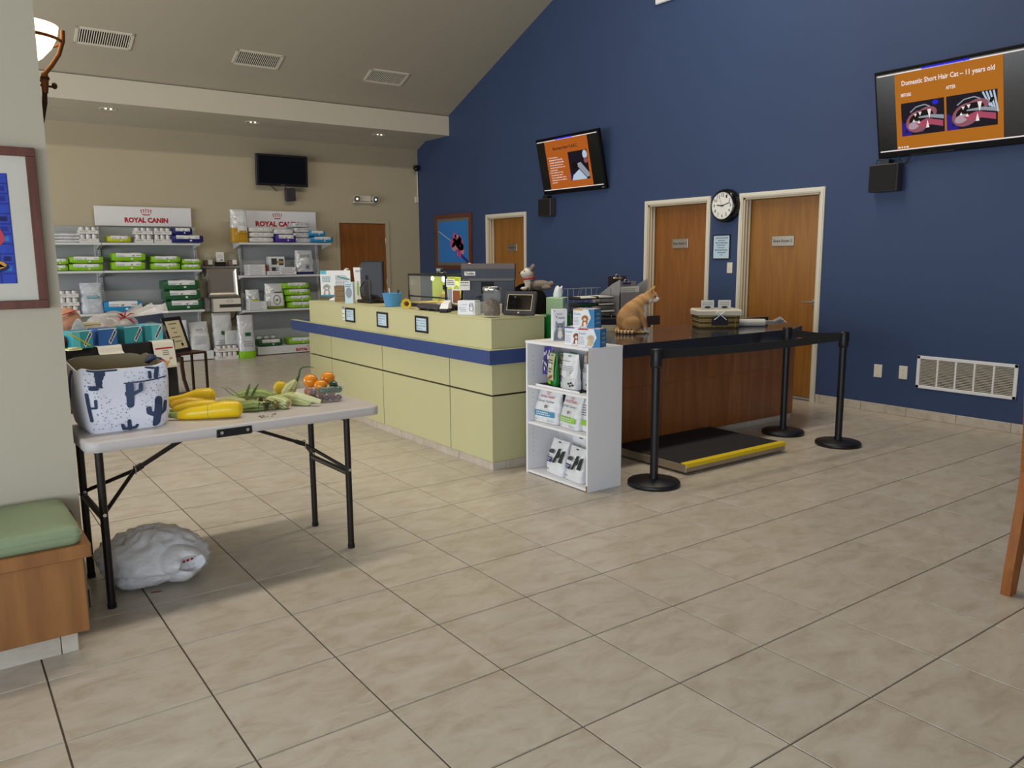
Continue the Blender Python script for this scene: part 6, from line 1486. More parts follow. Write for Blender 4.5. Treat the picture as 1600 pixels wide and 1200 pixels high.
D = Face(plane((0, 0, .0035), (0, -1, 0), (1, 0, 0), (0, 0, 1))); D.words(-.04, .04, .04, 4, .02, .008, 'ink', 1, 3); part(o, 'print', D.g)
def dental(band):
    def f(D, o):
        D.rect(-.40, .42, .20, .36, band, 2, 5, 2); D.words(-.3, .3, .33, 2, .06, .03, 'pack_white', 3, 4); D.disc(.06, .50, .05, .05, 'ink', 2); D.disc(.07, .50, .03, .03, 'kraft', 3); D.words(-.42, -.28, .10, 1, .03, .02, 'ink', 2, 6); D.words(.15, .4, .12, 2, .04, .015, 'ink_light', 2, 6)
        crown(D, .02, .885, .09, 'red_print', 2)
        R = bag_front(.25, .10, .235, .06)
        text(o, 'ROYAL CANIN', (.004, -.022, .180), (1, 0, 0), (0, .16, .987), .135, 'red_print', .016, .012); text(o, 'Dental Canine', (-.004, -.032, .150), (1, 0, 0), (0, .25, .968), .16, 'ink', .017)
    return f
bag('big white dental pouch with a blue band', (3.42, 4.290, .3725), RXW + .06, .245, .10, .235, [(1, 'pack_white')], dental('label_blue'), name='treat_bag', seed=31, lean=.02)
bag('big white dental pouch with a lime band', (3.42, 4.035, .3725), RXW - .12, .22, .10, .225, [(1, 'pack_white')], dental('lime'), name='treat_bag', seed=32, lean=.02)
bag('white dental pouch mostly hidden by the unit side', (3.44, 3.89, .3725), RXW, .115, .08, .22, [(1, 'pack_white')], lambda D, o: (D.rect(-.42, .42, .2, .36, 'lime', 2, 4, 1), D.words(-.42, .3, .8, 5, .07, .02, 'ink', 2, 3)), name='treat_bag', seed=33)
def bone_print(D, o):
    D.disc(-.20, .66, .16, .07, 'ink', 2, 12, .1); D.words(-.34, -.04, .62, 1, .05, .03, 'pack_white', 3, 4); D.rect(-.46, -.06, .36, .50, 'navy_dark', 2, 3, 2); D.words(-.42, -.12, .47, 2, .05, .02, 'pack_white', 3, 5)
    D.poly([(-.02, .36), (.14, .78), (.28, .80), (.12, .38)], 'ink_black', 2); D.poly([(.30, .42), (.38, .74), (.50, .76), (.46, .40)], 'ink_black', 2); D.disc(.28, .62, .07, .09, 'ink_black', 3); D.words(-.42, -.2, .16, 1, .05, .03, 'ink', 2, 6); D.rect(-.06, .08, .93, .955, 'ink_black', 2)
bag('white chew pouch with a navy band, left one on the bottom shelf', (3.42, 4.192, .0225), RXW - .1, .205, .09, .235, [(1, 'pack_white')], bone_print, name='treat_bag', seed=35, lean=.03)
bag('white chew pouch with a navy band, right one on the bottom shelf', (3.41, 3.980, .0225), RXW - .1, .19, .09, .225, [(1, 'pack_white')], bone_print, name='treat_bag', seed=36, lean=.02)
bag('white chew pouch showing only its top behind the navy banded pair', (3.53, 4.07, .0225), RXW, .20, .05, .275, [(1, 'pack_white')], lambda D, o: D.rect(-.08, .08, .93, .95, 'ink_black', 2), name='treat_bag', seed=37)
def dog_carton(lab, loc, rz, trim, fur, muzzle, word):
    w, d, h = .15, .10, .118; t = solo('dog_carton', G().box(-w / 2, w / 2, -d / 2, d / 2, 0, h, 'box_white', .0015), lab, 'box', 'printed dog cartons on the white shelf unit', loc=loc, rz=rz)
    D = Face(front(d / 2)); D.rect(-w / 2, -.005, h - .008, h - .001, trim, 1); D.poly([(w / 2 - .052, .001), (w / 2, .001), (w / 2, h - .001), (w / 2 - .040, h - .001), (w / 2 - .02, h * .55)], 'box_blue', 2)
    dog_face(D, .012, .062, .030, fur, muzzle, 3); D.words(-.068, -.03, .065, 6, .009, .003, 'ink_light', 1, 3); D.disc(-.018, .008, .003, .003, 'ink', 1, 8); D.line([(w / 2 - .04, h - .004), (w / 2 - .02, h * .55), (w / 2 - .052, .003)], .004, 'paper', 7)
    part(t, 'print', D.g)
    text(t, word, (-.068, -d / 2 - .002, .087), (1, 0, 0), (0, 0, 1), .046, 'label_blue', .013, 0, 'lettering', 'LEFT')
    D = Face(plane((w / 2, 0, 0), (0, 1, 0), (0, 0, 1), (1, 0, 0))); D.rect(-d / 2 + .001, d / 2 - .001, .001, h - .001, 'box_blue', 1)
    for k in range(3): D.rect(-.02, .03, .025 + k * .028, .037 + k * .028, 'box_grey', 2)
    part(t, 'end_print', D.g)
    D = Face(plane((0, 0, h), (1, 0, 0), (0, 1, 0), (0, 0, 1))); D.rect(-w / 2 + .001, w / 2 - .001, -d / 2 + .001, d / 2 - .001, trim, 1); D.rect(-w / 2 + .01, w / 2 - .01, -d / 2 + .01, d / 2 - .006, 'box_white', 2); part(t, 'top_print', D.g)
dog_carton('white carton with a beagle print and a purple rim', (3.420, 3.985, .9405), math.radians(-68), 'purple', 'fur_brown', 'paper', 'Dualis')
dog_carton('white carton with a cream puppy print and a crimson rim', (3.405, 3.835, .9405), math.radians(-66), 'red_print', 'fur_cream', 'fur_cream', 'Dualis')
dog_carton('white carton with a fluffy orange dog print on top of the others', (3.43, 3.915, 1.0595), math.radians(-68), 'art_yellow', 'fur_orange', 'paper', 'Dualis')
tr = solo('treat_carton', G().box(-.05, .05, -.03, .03, 0, .215, 'box_white', .0015), 'tall white treat carton with a grey cat drawing', 'box', loc=(3.500, 4.285, .9405), rz=math.radians(-26))
D = Face(front(.03)); D.words(-.025, .02, .19, 1, .01, .003, 'ink', 1, 2).words(-.035, .025, .18, 1, .01, .004, 'ink_light', 1, 3).disc(-.04, .205, .004, .004, 'ink', 1, 8)
D.poly([(-.045, .002), (.048, .002), (.046, .06), (.03, .085), (-.03, .085), (-.044, .05)], 'ink_light', 1); D.disc(.0, .093, .034, .028, 'ink_light', 2, 14)
for s in (-1, 1): D.poly([(s * .034, .10), (s * .012, .116), (s * .030, .140)], 'ink_light', 2); D.disc(s * .013, .098, .006, .004, 'ink_black', 4, 8)
D.disc(0, .082, .012, .009, 'paper', 3, 10).disc(0, .086, .004, .003, 'ink_black', 4, 8).poly([(-.012, .07), (.012, .07), (.018, .03), (0, .012), (-.018, .03)], 'paper', 3)
for k in range(5): D.line([(-.042 + .003 * k, .012 + k * .013), (-.02, .016 + k * .013)], .004, 'ink', 3).line([(.044 - .003 * k, .012 + k * .013), (.02, .016 + k * .013)], .004, 'ink', 3)
for k in (-1, 0, 1): D.line([(k * .01, .108), (k * .012, .120)], .003, 'ink', 4)
part(tr, 'print', D.g); text(tr, 'Treats', (.0, -.0325, .158), (1, 0, 0), (0, 0, 1), .064, 'ink_black', .019)

# ------------------------------------------------------------------ folding table
ft = thing('folding_table', 'pale grey plastic folding table holding the vegetables', 'table', (1.15, 4.11, 0), .035)
def rrect(w, h, r, n=6):
    out = []
    for cx, cy, a0 in ((w - r, h - r, 0), (-w + r, h - r, PI / 2), (-w + r, -h + r, PI), (w - r, -h + r, 3 * PI / 2)):
        for k in range(n + 1): a = a0 + PI / 2 * k / n; out.append((cx + r * math.cos(a), cy + r * math.sin(a)))
    return out
W, Dp, TZ = .695, .40, .75
g = G(); g.loft([[(x * k, y * k2, z) for x, y in rrect(W, Dp, .055)] for z, k, k2 in ((TZ - .048, .985, .975), (TZ - .046, 1 - .002, 1 - .004), (TZ - .012, 1, 1), (TZ - .004, .997, .995), (TZ, .985, .975))], 'table_plastic'); part(ft, 'tabletop', g)
g = G(); g.box(-.16, .01, -Dp - .003, -Dp + .02, TZ - .052, TZ - .010, 'black', .006)
fh = part(ft, 'fold_hinge', g, label='black fold hinge')
for x in (-.135, -.015):
    g = G(); g.cyl((x, -Dp - .006, TZ - .03), (x, -Dp - .002, TZ - .03), .008, 'chrome', 10); part(fh, 'rivet', g)
def leg_pair(x, y0, y1, top, fork, s):
    for y in (y0, y1):
        g = G(); g.cyl((x, y, .012), (x, y, .71), .0165, 'dark_pipe', 14); l_ = part(ft, 'leg', g)
        g = G(); g.cyl((x, y, 0), (x, y, .02), .0185, 'black_matte', 14); part(l_, 'foot_cap', g)
    for z, q in ((.405, .0145), (.69, .012)):
        g = G(); g.cyl((x, y0, z), (x, y1, z), q, 'dark_pipe', 12); part(ft, 'cross_bar', g)
    g = G(); g.bar(top, fork, .022, .016, 'dark_pipe'); g.bar(V(fork) - (V(fork) - V(top)) * .12, V(fork), .030, .022, 'dark_pipe')
    for y in (y0, y1): g.tube([fork, (x, y, .425)], .009, 'dark_pipe', 8)
    part(ft, 'brace', g)
    for y in (y0, y1):
        g = G(); g.cyl((x, y - .0175, .425), (x, y - .0195, .425), .008, 'chrome', 10); part(ft, 'rivet', g)
    g = G()
    g.tube([V(fork) + V(0, -.02, .012), V(fork) + V(.004 * s, 0, .02), V(fork) + V(0, .02, .012), V(fork) + V(0, .02, -.014), V(fork) + V(0, -.02, -.014), V(fork) + V(0, -.02, .012)], .003, 'chrome', 6); part(ft, 'locking_ring', g)
leg_pair(-.643, -.36, .08, (-.17, -.14, .695), (-.46, -.14, .545), -1)
leg_pair(.518, -.345, .105, (.02, -.14, .700), (.37, -.14, .545), 1)

# ------------------------------------------------------------------ vegetables on the folding table
def veg(name, lab, cat, pts, rs, mat, group=None, n=14, z0=TZ, squash=1.0):
    """a tapered body along a path on the table; z of each point is lifted so that it rests on z0"""
    P = [V(x, y, z0 + (r * squash if len(p) == 2 else 0) + (p[2] if len(p) > 2 else 0)) for p, r in zip(pts, rs) for x, y in [p[:2]]]
    a = P[0] - (P[1] - P[0]).normalized() * rs[0] * .5; b = P[-1] + (P[-1] - P[-2]).normalized() * rs[-1] * .55
    b1 = P[-1] + (P[-1] - P[-2]).normalized() * rs[-1] * .35
    corn = name == 'corn_ear'; n = 24 if corn else n
    if corn: mat = (mat, mat, 'husk_pale' if mat == 'husk' else 'husk')
    g = G(); g.tube([a] + P + [b1, b], [rs[0] * .6] + list(rs) + [rs[-1] * .75, rs[-1] * .3], mat, n, flat=squash, rib=.075 if corn else 0, ribs=5)
    return solo(name, g, lab, cat, group)
def stem_on(o, a, b, r, mat='squash_stem'):
    g = G(); g.tube([a, b], r, mat, 8); part(o, 'stem', g, world=True)
SQ = 'yellow squash on the folding table'
o = veg('squash', 'long yellow squash lying at the very front of the pile', 'squash', [(.915, 3.985), (.965, 3.955), (1.03, 3.925), (1.10, 3.90), (1.16, 3.875)], [.020, .030, .035, .043, .041], 'squash', SQ); stem_on(o, (.875, 4.01, .775), (.925, 3.982, .771), [.014, .019])
g = G(); g.lathe([(.0352, -.002), (.0356, 0), (.0352, .002)], 'squash_orange', 14); g2 = G(); g2.x = Matrix.Translation((1.035, 3.923, .7865)) @ Matrix.Rotation(PI / 2, 4, 'Y') @ Matrix.Rotation(.4, 4, 'X'); g2.lathe([(.036, -.001), (.0365, 0), (.036, .001)], 'squash_stem', 16); part(o, 'crease', g2, world=True)
o = veg('squash', 'plump yellow squash lying just behind the front one', 'squash', [(.925, 4.085), (.98, 4.07), (1.04, 4.05), (1.09, 4.03)], [.026, .034, .038, .036], 'squash', SQ); stem_on(o, (.895, 4.09, .778), (.93, 4.083, .776), [.012, .016])
o = veg('squash', 'orange yellow squash pressed against the cactus bag', 'squash', [(.945, 4.20), (1.00, 4.185), (1.07, 4.165)], [.030, .038, .032], 'squash_orange', SQ); stem_on(o, (.925, 4.207, .785), (.95, 4.20, .78), [.010, .014])
o = veg('squash', 'yellow squash at the back with its round end to the right', 'squash', [(.97, 4.43), (1.03, 4.395), (1.10, 4.355), (1.155, 4.32)], [.022, .028, .042, .045], 'squash', SQ); stem_on(o, (.94, 4.448, .775), (.975, 4.427, .772), [.010, .014])
def leaves(o, base, n, length, spread, mat, seed, up=.6, w=.012, d=None):
    r = random.Random(seed); base = V(base); d = V(d) if d else V(1, -.5, 0)
    for k in range(n):
        a = r.uniform(-spread, spread); L = length * r.uniform(.7, 1.1); q = Matrix.Rotation(a, 3, 'Z') @ d.normalized(); s = q.cross(V(0, 0, 1)).normalized(); g = G(); rr = []
        for i in range(5):
            t = i / 4; p = base + q * L * t * (1 - .25 * t) + V(0, 0, L * up * t * (1 - .45 * t) * r.uniform(.9, 1.1)); ww = w * (1 - t) ** .7 * (.6 + t) + .0006; nn = V(0, 0, .0008)
            rr.append([p + s * ww, p + nn + V(0, 0, ww * .3), p - s * ww, p - nn + V(0, 0, ww * .2)])
        g.loft(rr, mat, sm=True); part(o, 'leaf', g, world=True)
CG = 'ears of corn in their husks on the folding table'
o = veg('corn_ear', 'pale husked ear of corn just right of the yellow squash', 'corn', [(1.16, 4.20), (1.21, 4.17), (1.27, 4.13)], [.022, .029, .022], 'husk', CG); leaves(o, (1.27, 4.13, .775), 4, .06, .6, 'husk', 1, .3, .014)
o = veg('corn_ear', 'green ear of corn at the back with long dark leaf blades', 'corn', [(1.30, 4.35), (1.36, 4.30), (1.42, 4.245), (1.46, 4.205)], [.022, .034, .033, .020], 'husk_green', CG)
for k, d in enumerate(((-1, -.2, 0), (-.6, -.1, 0), (.4, .5, 0), (.2, .2, 0))): leaves(o, (1.27 + .025 * k, 4.30 - .02 * k, .785), 1, .11, .2, 'husk_dark', 10 + k, 1.0, .008, d)
leaves(o, (1.44, 4.22, .78), 4, .07, .7, 'husk_green', 3, .3, .018)
o = veg('corn_ear', 'ragged green ear of corn at the front beside the squash end', 'corn', [(1.215, 4.005), (1.27, 3.985), (1.32, 3.975)], [.022, .030, .020], 'husk_green', CG); leaves(o, (1.28, 3.98, .785), 7, .085, .5, 'husk', 4, .15, .016, (1, -.1, 0)); leaves(o, (1.22, 3.985, .765), 4, .11, .5, 'husk_dark', 5, .05, .012, (1, -.3, 0))
o = veg('corn_ear', 'ear of corn with a cut end standing nearest the table edge', 'corn', [(1.385, 4.06), (1.405, 4.00), (1.425, 3.94)], [.028, .034, .029], 'husk', CG)
g = G(); g.tube([(1.425, 3.939, .779), (1.4295, 3.926, .779)], [.024, .022], 'husk_pale', 14).tube([(1.429, 3.928, .779), (1.4305, 3.923, .779)], [.013, .012], 'kraft', 12); part(o, 'cut_end', g, world=True); leaves(o, (1.42, 3.945, .757), 3, .04, .8, 'husk_pale', 6, .1, .010, (.3, -1, 0))
o = veg('corn_ear', 'ear of corn lying between the silk tuft and the cut ear', 'corn', [(1.325, 4.06), (1.35, 4.01), (1.375, 3.965)], [.024, .029, .022], 'husk', CG)
g = G(); g.tube([(1.377, 3.962, .772), (1.383, 3.951, .772)], [.018, .015], 'kraft', 12); part(o, 'cut_end', g, world=True)
o = veg('corn_ear', 'ear of corn with a long pale stalk in front of the tub', 'corn', [(1.45, 4.115), (1.488, 4.052), (1.525, 3.992), (1.552, 3.95)], [.024, .034, .030, .016], 'husk', CG)
g = G(); g.tube([(1.505, 4.015, .80), (1.545, 3.96, .79), (1.60, 3.915, .772)], [.024, .018, .012], 'husk_pale', 12); part(o, 'stalk', g, world=True); leaves(o, (1.50, 4.03, .765), 4, .11, .35, 'husk', 7, .05, .016, (.8, -.7, 0))
o = veg('corn_ear', 'upright green husk with a curled stem behind the pale stalk', 'corn', [(1.56, 4.31, .012), (1.585, 4.295, .05), (1.608, 4.282, .085)], [.030, .034, .016], 'husk', CG); leaves(o, (1.585, 4.29, .78), 5, .09, 1.0, 'husk_pale', 8, .5, .016, (.2, -1, 0))
g = G(); g.tube([(1.612, 4.28, .835), (1.624, 4.272, .865), (1.632, 4.27, .90), (1.645, 4.262, .913), (1.675, 4.245, .915), (1.70, 4.235, .908)], [.010, .006, .005, .004, .003, .001], 'stem_green', 8); part(o, 'stem', g, world=True)
g = G(); r = random.Random(9)
for k in range(34):
    a = V(1.33 + r.uniform(-.03, .03), 4.02 + r.uniform(-.05, .03), .785 + r.uniform(-.02, .012)); d = V(r.uniform(-.04, .07), r.uniform(-.11, .03), 0); e = a + d; e.z = TZ + r.uniform(.002, .02)
    g.tube([a, a + d * .5 + V(0, 0, r.uniform(0, .02)), e], [.003, .0025, .001], 'silk' if k % 3 else 'husk_dark', 5)
g.ell((1.335, 4.03, .785), (.028, .03, .024), 'silk', 10, 6); solo('corn_silk', g, 'dark dried corn silk tuft between the corn ears', 'corn silk', kind=None)
g = G()
for k in range(11):
    a = V(1.27 + r.uniform(-.03, .05), 3.79 + r.uniform(-.01, .05), TZ + .001); e = a + V(r.uniform(-.02, .02), r.uniform(-.02, .02), .003); g.tube([a, (a + e) / 2 + V(.004, .004, .002), e], .0012, 'silk', 4)
solo('silk_scraps', g, 'scraps of dark corn silk scattered at the table edge', 'corn silk', kind='stuff')
g = G(); g.ell((1.555, 4.38, TZ + .040), (.040, .038, .040), 'gourd', 16, 10); g.tube([(1.555, 4.38, TZ + .075), (1.56, 4.375, TZ + .09)], [.008, .005], 'squash_stem', 8); solo('gourd', g, 'round yellow gourd behind the ears of corn', 'gourd')
# clear tub and its contents
TC = V(1.69, 4.115, TZ); TA = math.radians(-17); TR = Matrix.Rotation(TA, 3, 'Z')
tub = thing('plastic_tub', 'clear plastic tub full of tomatoes and peppers', 'tub', TC, TA)
g = G(); rr = [[(x, y, z) for x, y in rrect(w, d, .02, 3)] for z, w, d in ((.0, .095, .135), (.004, .098, .138), (.085, .108, .150), (.088, .118, .160), (.091, .118, .160), (.088, .106, .148), (.008, .095, .135))]
g.loft(rr, 'clear_plastic', (True, True)); part(tub, 'body', g)
def fruit(name, lab, cat, p, r, mat, grp, sq=.92, stem=None, tilt=0):
    c = TC + TR @ V(p); g = G(); R = Matrix.Rotation(tilt, 3, 'X')
    g.ell((0, 0, r * sq), (r, r, r * sq), mat, 14, 9); o = solo(name, g, lab, cat, grp, loc=c)
    if stem:
        g = G(); g.tube([(0, 0, r * sq * 1.9), (0, 0, r * sq * 2.02)], [r * .22, r * .14], 'stem_green', 8); part(o, 'stem', g)
    return o
TG = 'orange tomatoes in the tub'
fruit('tomato', 'orange tomato resting highest at the left of the tub', 'tomato', (-.055, .035, .060), .041, 'tomato', TG)
fruit('tomato', 'orange tomato resting at the back right of the tub', 'tomato', (.045, .100, .060), .041, 'tomato', TG)
fruit('tomato', 'orange tomato sunk low between the other two', 'tomato', (-.01, -.055, .048), .036, 'tomato', TG)
for k, (x, y) in enumerate(((-.06, .10), (-.06, -.03), (.0, .03), (.055, .04), (-.06, .035 - .09), )): fruit('tomato', ('red brown tomato at the back of the tub bottom', 'red brown tomato at the left side of the tub bottom', 'red brown tomato hidden in the middle of the tub', 'red brown tomato at the right side of the tub bottom', 'red brown tomato at the front left of the tub')[k], 'tomato', (x, y, .006), .027, 'tomato_red', 'red brown tomatoes in the tub')
PG = 'dark plums along the tub front'
for k in range(6): fruit('plum', 'dark red plum, %s from the left along the tub front' % ('first', 'second', 'third', 'fourth', 'fifth', 'sixth')[k], 'plum', (-.078 + k * .031, -.115 + (k % 2) * .004, .006), .0165, 'plum', PG, .95)
fruit('plum', 'largest dark red plum lying on the plum row', 'plum', (-.055, -.105, .036), .020, 'plum', PG)
for k, (x, y, z, lab) in enumerate(((.0, -.105, .040, 'dark green pepper at the middle of the tub front'), (.045, -.105, .042, 'dark green pepper right of middle at the tub front'), (.08, -.09, .040, 'dark green pepper in the front right tub corner'), (.07, -.03, .045, 'dark green pepper at the right side of the tub'), (.055, -.07, .068, 'dark green pepper lying highest beside the tomatoes'))):
    c = TC + TR @ V(x, y, z); g = G(); g.tube([(-.022, .0, .02), (-.008, .002, .022), (.012, 0, .021), (.028, -.003, .018)], [.012, .020, .018, .007], 'pepper', 12); o = solo('pepper', g, lab, 'pepper', 'dark green peppers in the tub', loc=c, rz=TA + k * .5)
    g = G(); g.tube([(-.022, 0, .02), (-.036, .002, .03), (-.044, .004, .032)], [.005, .004, .005], 'stem_green', 8); part(o, 'stem', g)

# ------------------------------------------------------------------ tote bag with cactus print
tt = thing('tote_bag', 'big white canvas tote with navy cactus print', 'bag', (.667, 4.035, TZ), .06)
TH_ = .298
def t_prof(v):
    v = min(1, max(0, v))
    return (.163 + .030 * v ** .7 + .006 * math.sin(PI * v) - .008 * max(0, .06 - v) / .06, .150 + .016 * max(0.0, math.sin(PI * v)))
def t_pt(a, v, inset=0.0):
    w, d = t_prof(v); c, s = sq(a, 9.0); x, y = (w - inset) * c, (d - inset) * s
    if x > 0: x += (.085 * (1 - v) ** .6 * (1 + s) / 2 - .03 * v * (1 + s) / 2) * c
    fold = .013 * math.sin(3.1 * x / .1 + 4 * v) * math.sin(PI * v) * (1 if s < -.5 else .4); y += fold * (1 if s < 0 else -1) * (1 if inset == 0 else .8)
    z = TH_ * v + (.012 * s + .012 * abs(c) ** 6 * 0 + .006 * math.sin(5 * a)) * v ** 3
    return V(x, y, z)
g = G(); n = 64; m = 14; out = [[t_pt(2 * PI * j / n, i / m) for j in range(n)] for i in range(m + 1)]; inn = [[t_pt(2 * PI * j / n, i / m, .004) + V(0, 0, .003 if i == 0 else .001) for j in range(n)] for i in range(m, -1, -1)]
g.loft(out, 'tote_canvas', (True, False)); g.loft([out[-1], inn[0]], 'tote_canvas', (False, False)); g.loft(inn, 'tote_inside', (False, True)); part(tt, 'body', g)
def t_front(u, v, l):
    w, d = t_prof(v); x = u * 2 * w * .97; c = x / w; s = -(max(0, 1 - abs(c) ** 9)) ** (1 / 9); a = math.atan2(math.copysign(abs(s) ** 4.5, s), math.copysign(abs(c) ** 4.5, c)); p = t_pt(a, min(max(v, 0), 1)); return p + V(0, -1.4 * l - .0006, 0)
def t_side(u, v, l):
    w, d = t_prof(v); y = u * 2 * d * .93; s = y / d; c = (max(0, 1 - abs(s) ** 9)) ** (1 / 9); a = math.atan2(math.copysign(abs(s) ** 4.5, s), abs(c) ** 4.5); p = t_pt(a, min(max(v, 0), 1)); return p + V(1.4 * l + .0006, 0, 0)
def strip(D, pts, w, l=2, mat='navy_print'):
    q = []
    for (a, b), (c, d) in zip(pts, pts[1:]):
        k = max(1, int(math.hypot(c - a, d - b) / .05))
        for i in range(k): q.append((a + (c - a) * i / k, b + (d - b) * i / k))
    q.append(pts[-1]); D.line(q, w, mat, l)
    for p in q: D.disc(p[0], p[1], w / 2, w / 2, mat, l, 8)
for group in (([(-.28, .99), (-.28, .76)], .12),), (([(-.40, .70), (-.34, .70)], .055),), (([(-.42, .735), (.0, .745), (.46, .775)], .022),), (([(.03, .72), (.03, .38)], .085), ([(-.09, .71), (-.085, .62), (.0, .56)], .05), ([(.15, .71), (.145, .62), (.06, .56)], .05)), (([(.35, .44), (.35, .06)], .10), ([(.235, .31), (.245, .24), (.33, .19)], .065), ([(.445, .38), (.435, .25), (.38, .20)], .05)), (([(.0, .14), (.0, .02)], .055), ([(-.09, .09), (-.08, .03), (.08, .03), (.10, .06)], .045)), (([(-.45, .62), (-.44, .20)], .035), ([(-.43, .40), (-.375, .40), (-.37, .52)], .032)), (([(.27, .90), (.27, .80)], .04), ([(.36, .95), (.34, .80)], .055)), (([(-.40, .985), (-.10, .985)], .035),), (([(.24, .99), (.32, .96)], .04),):
    D = Face(t_front)
    for pts, w in group: strip(D, pts, w)
    part(tt, 'cactus_print', D.g)
D = Face(t_front)
r = random.Random(11)
for k in range(224):
    u, v = -.47 + (k % 16 + r.uniform(.1, .9)) * .94 / 16, .03 + (k // 16 + r.uniform(.1, .9)) * .92 / 14; s = r.uniform(.006, .010); D.poly([(u - s, v + s), (u + s, v + s * .8), (u, v - s)], 'navy_print', 1)
part(tt, 'dot_print', D.g, kind='stuff')
for pts, w in (([(.05, .62), (.10, .42), (.12, .20)], .09), ([(-.16, .54), (-.06, .40), (.08, .24)], .05), ([(-.30, .97), (-.34, .80)], .10), ([(.35, .9), (.36, .6)], .08)):
    D = Face(t_side); strip(D, pts, w); part(tt, 'cactus_print', D.g)
D = Face(t_side)
for k in range(60):
    u, v = r.uniform(-.46, .46), r.uniform(.03, .95); s = r.uniform(.006, .010); D.poly([(u - s, v + s), (u + s, v + s * .8), (u, v - s)], 'navy_print', 1)
part(tt, 'dot_print', D.g, kind='stuff')
for s, pts in ((1, [(.19, -.05, .27), (.185, -.045, .30), (.165, -.03, .305), (.135, .0, .28), (.165, .03, .31), (.185, .05, .305), (.19, .055, .28)]), (-1, [(-.196, -.06, .28), (-.205, -.06, .24), (-.206, -.03, .16), (-.206, .03, .16), (-.205, .06, .24), (-.196, .06, .28)])):
    g = G(); g.tube(pts, .012, 'navy_print', 8, flat=.35); part(tt, 'handle', g)
g = G(); g.tube([(.69, 4.06, TZ + .02), (.70, 4.08, TZ + .14), (.69, 4.12, TZ + .235)], [.03, .04, .030], 'squash', 12); g.ell((.69, 4.12, TZ + .235), (.03, .03, .02), 'squash', 12, 6); solo('squash', g, 'yellow squash showing inside the cactus print tote', 'squash')

# ------------------------------------------------------------------ white plastic carrier bag on the floor
pb = thing('plastic_bag', 'crumpled white plastic carrier bag on the floor under the table', 'bag', (.75, 3.96, 0), math.radians(-18))
def blob(c, r, n=40, m=22, amp=.16, freq=9, seed=0):
    rings = []
    for i in range(m + 1):
        a = -PI / 2 + PI * i / m; q = max(math.cos(a), .02); ring = []
        for j in range(n):
            t = 2 * PI * j / n; d = V(q * math.cos(t), q * math.sin(t), math.sin(a)); k = 1 + amp * mnoise.noise(V(d.x * r[0], d.y * r[1], d.z * r[2]) * freq + V(seed, 0, 0)) + .06 * abs(mnoise.noise(d * 5 + V(seed, 4, 0)))
            p = V(c[0] + d.x * r[0] * k, c[1] + d.y * r[1] * k, max(.002, c[2] + d.z * r[2] * k)); ring.append(p)
        rings.append(ring)
    return rings
g = G(); rings = []
for i in range(33):
    a = -PI / 2 + PI * i / 32; q = max(math.cos(a), .03); ring = []
    for j in range(64):
        t = 2 * PI * j / 64; d = V(q * math.cos(t), q * math.sin(t), math.sin(a))
        n1 = mnoise.noise(d * 1.6 + V(3, 1, 0)); n2 = 1 - abs(mnoise.noise(d * 3.4 + V(9, 2, 5))) * 2; n3 = 1 - abs(mnoise.noise(d * 7.5 + V(1, 7, 3))) * 2
        k = 1 + .16 * n1 + .10 * n2 + .055 * n3; w = .80 + .20 * (1 - max(0, d.x)) if d.x > 0 else 1
        ring.append((.235 * d.x * k, .185 * d.y * k * w, max(.002 + .002 * n3, .098 + (.128 if d.z > 0 else .10) * d.z * k * (w + .05) + .012 * n2 * max(0, d.z))))
    rings.append(ring)
g.loft(rings, 'plastic_bag', (False, False)); part(pb, 'body', g)
g = G(); ax = V(.66, -.74, .10).normalized(); u = ax.cross(V(0, 0, 1)).normalized(); w = u.cross(ax); c0 = V(.158, -.155, .112)
def hole(k, ru, rw, sag=.0): return [c0 + ax * k + u * ru * math.cos(2 * PI * j / 32) * (1 + .08 * math.sin(3 * 2 * PI * j / 32 + 1)) + w * (rw * math.sin(2 * PI * j / 32) * (1 + .12 * math.sin(2 * 2 * PI * j / 32)) + sag) + ax * .012 * math.sin(4 * 2 * PI * j / 32 + .6) for j in range(32)]
g.loft([hole(-.10, .115, .095), hole(-.03, .105, .085), hole(.012, .090, .066, .004), hole(.036, .074, .044, .006), hole(.034, .064, .036, .006), hole(.014, .062, .036), hole(-.004, .058, .034)], 'plastic_bag', (False, True)); part(pb, 'torn_mouth', g)
D = Face(lambda a, b, l: c0 + ax * (-.002 + l) + u * -a + w * b); D.words(-.045, .045, .020, 1, .02, .010, 'red_soft', 2, 3, .95).words(-.045, .015, -.012, 1, .02, .008, 'red_soft', 2, 4, .9); part(pb, 'red_lettering', D.g)
g = G(); rr = []
for i in range(9): t = i / 8; rr.append([V(-.02 + .15 * t, .02 - .05 * t, .205 - .03 * t * t) + V(.0, 0, .028 * math.sin(PI * t) * (1 + .5 * math.sin(9 * t))) * m + V(0, .012 * (m - .5), 0) for m in (0, .5, 1)])
g.loft(rr, 'plastic_bag', (False, False), True, False); part(pb, 'crumpled_seam', g)
D = Face(plane((0, 0, .0016), (1, 0, 0), (0, 1, 0), (0, 0, 1))); D.disc(.02, -.175, .028, .006, 'red_soft', 1); part(pb, 'red_corner', D.g)

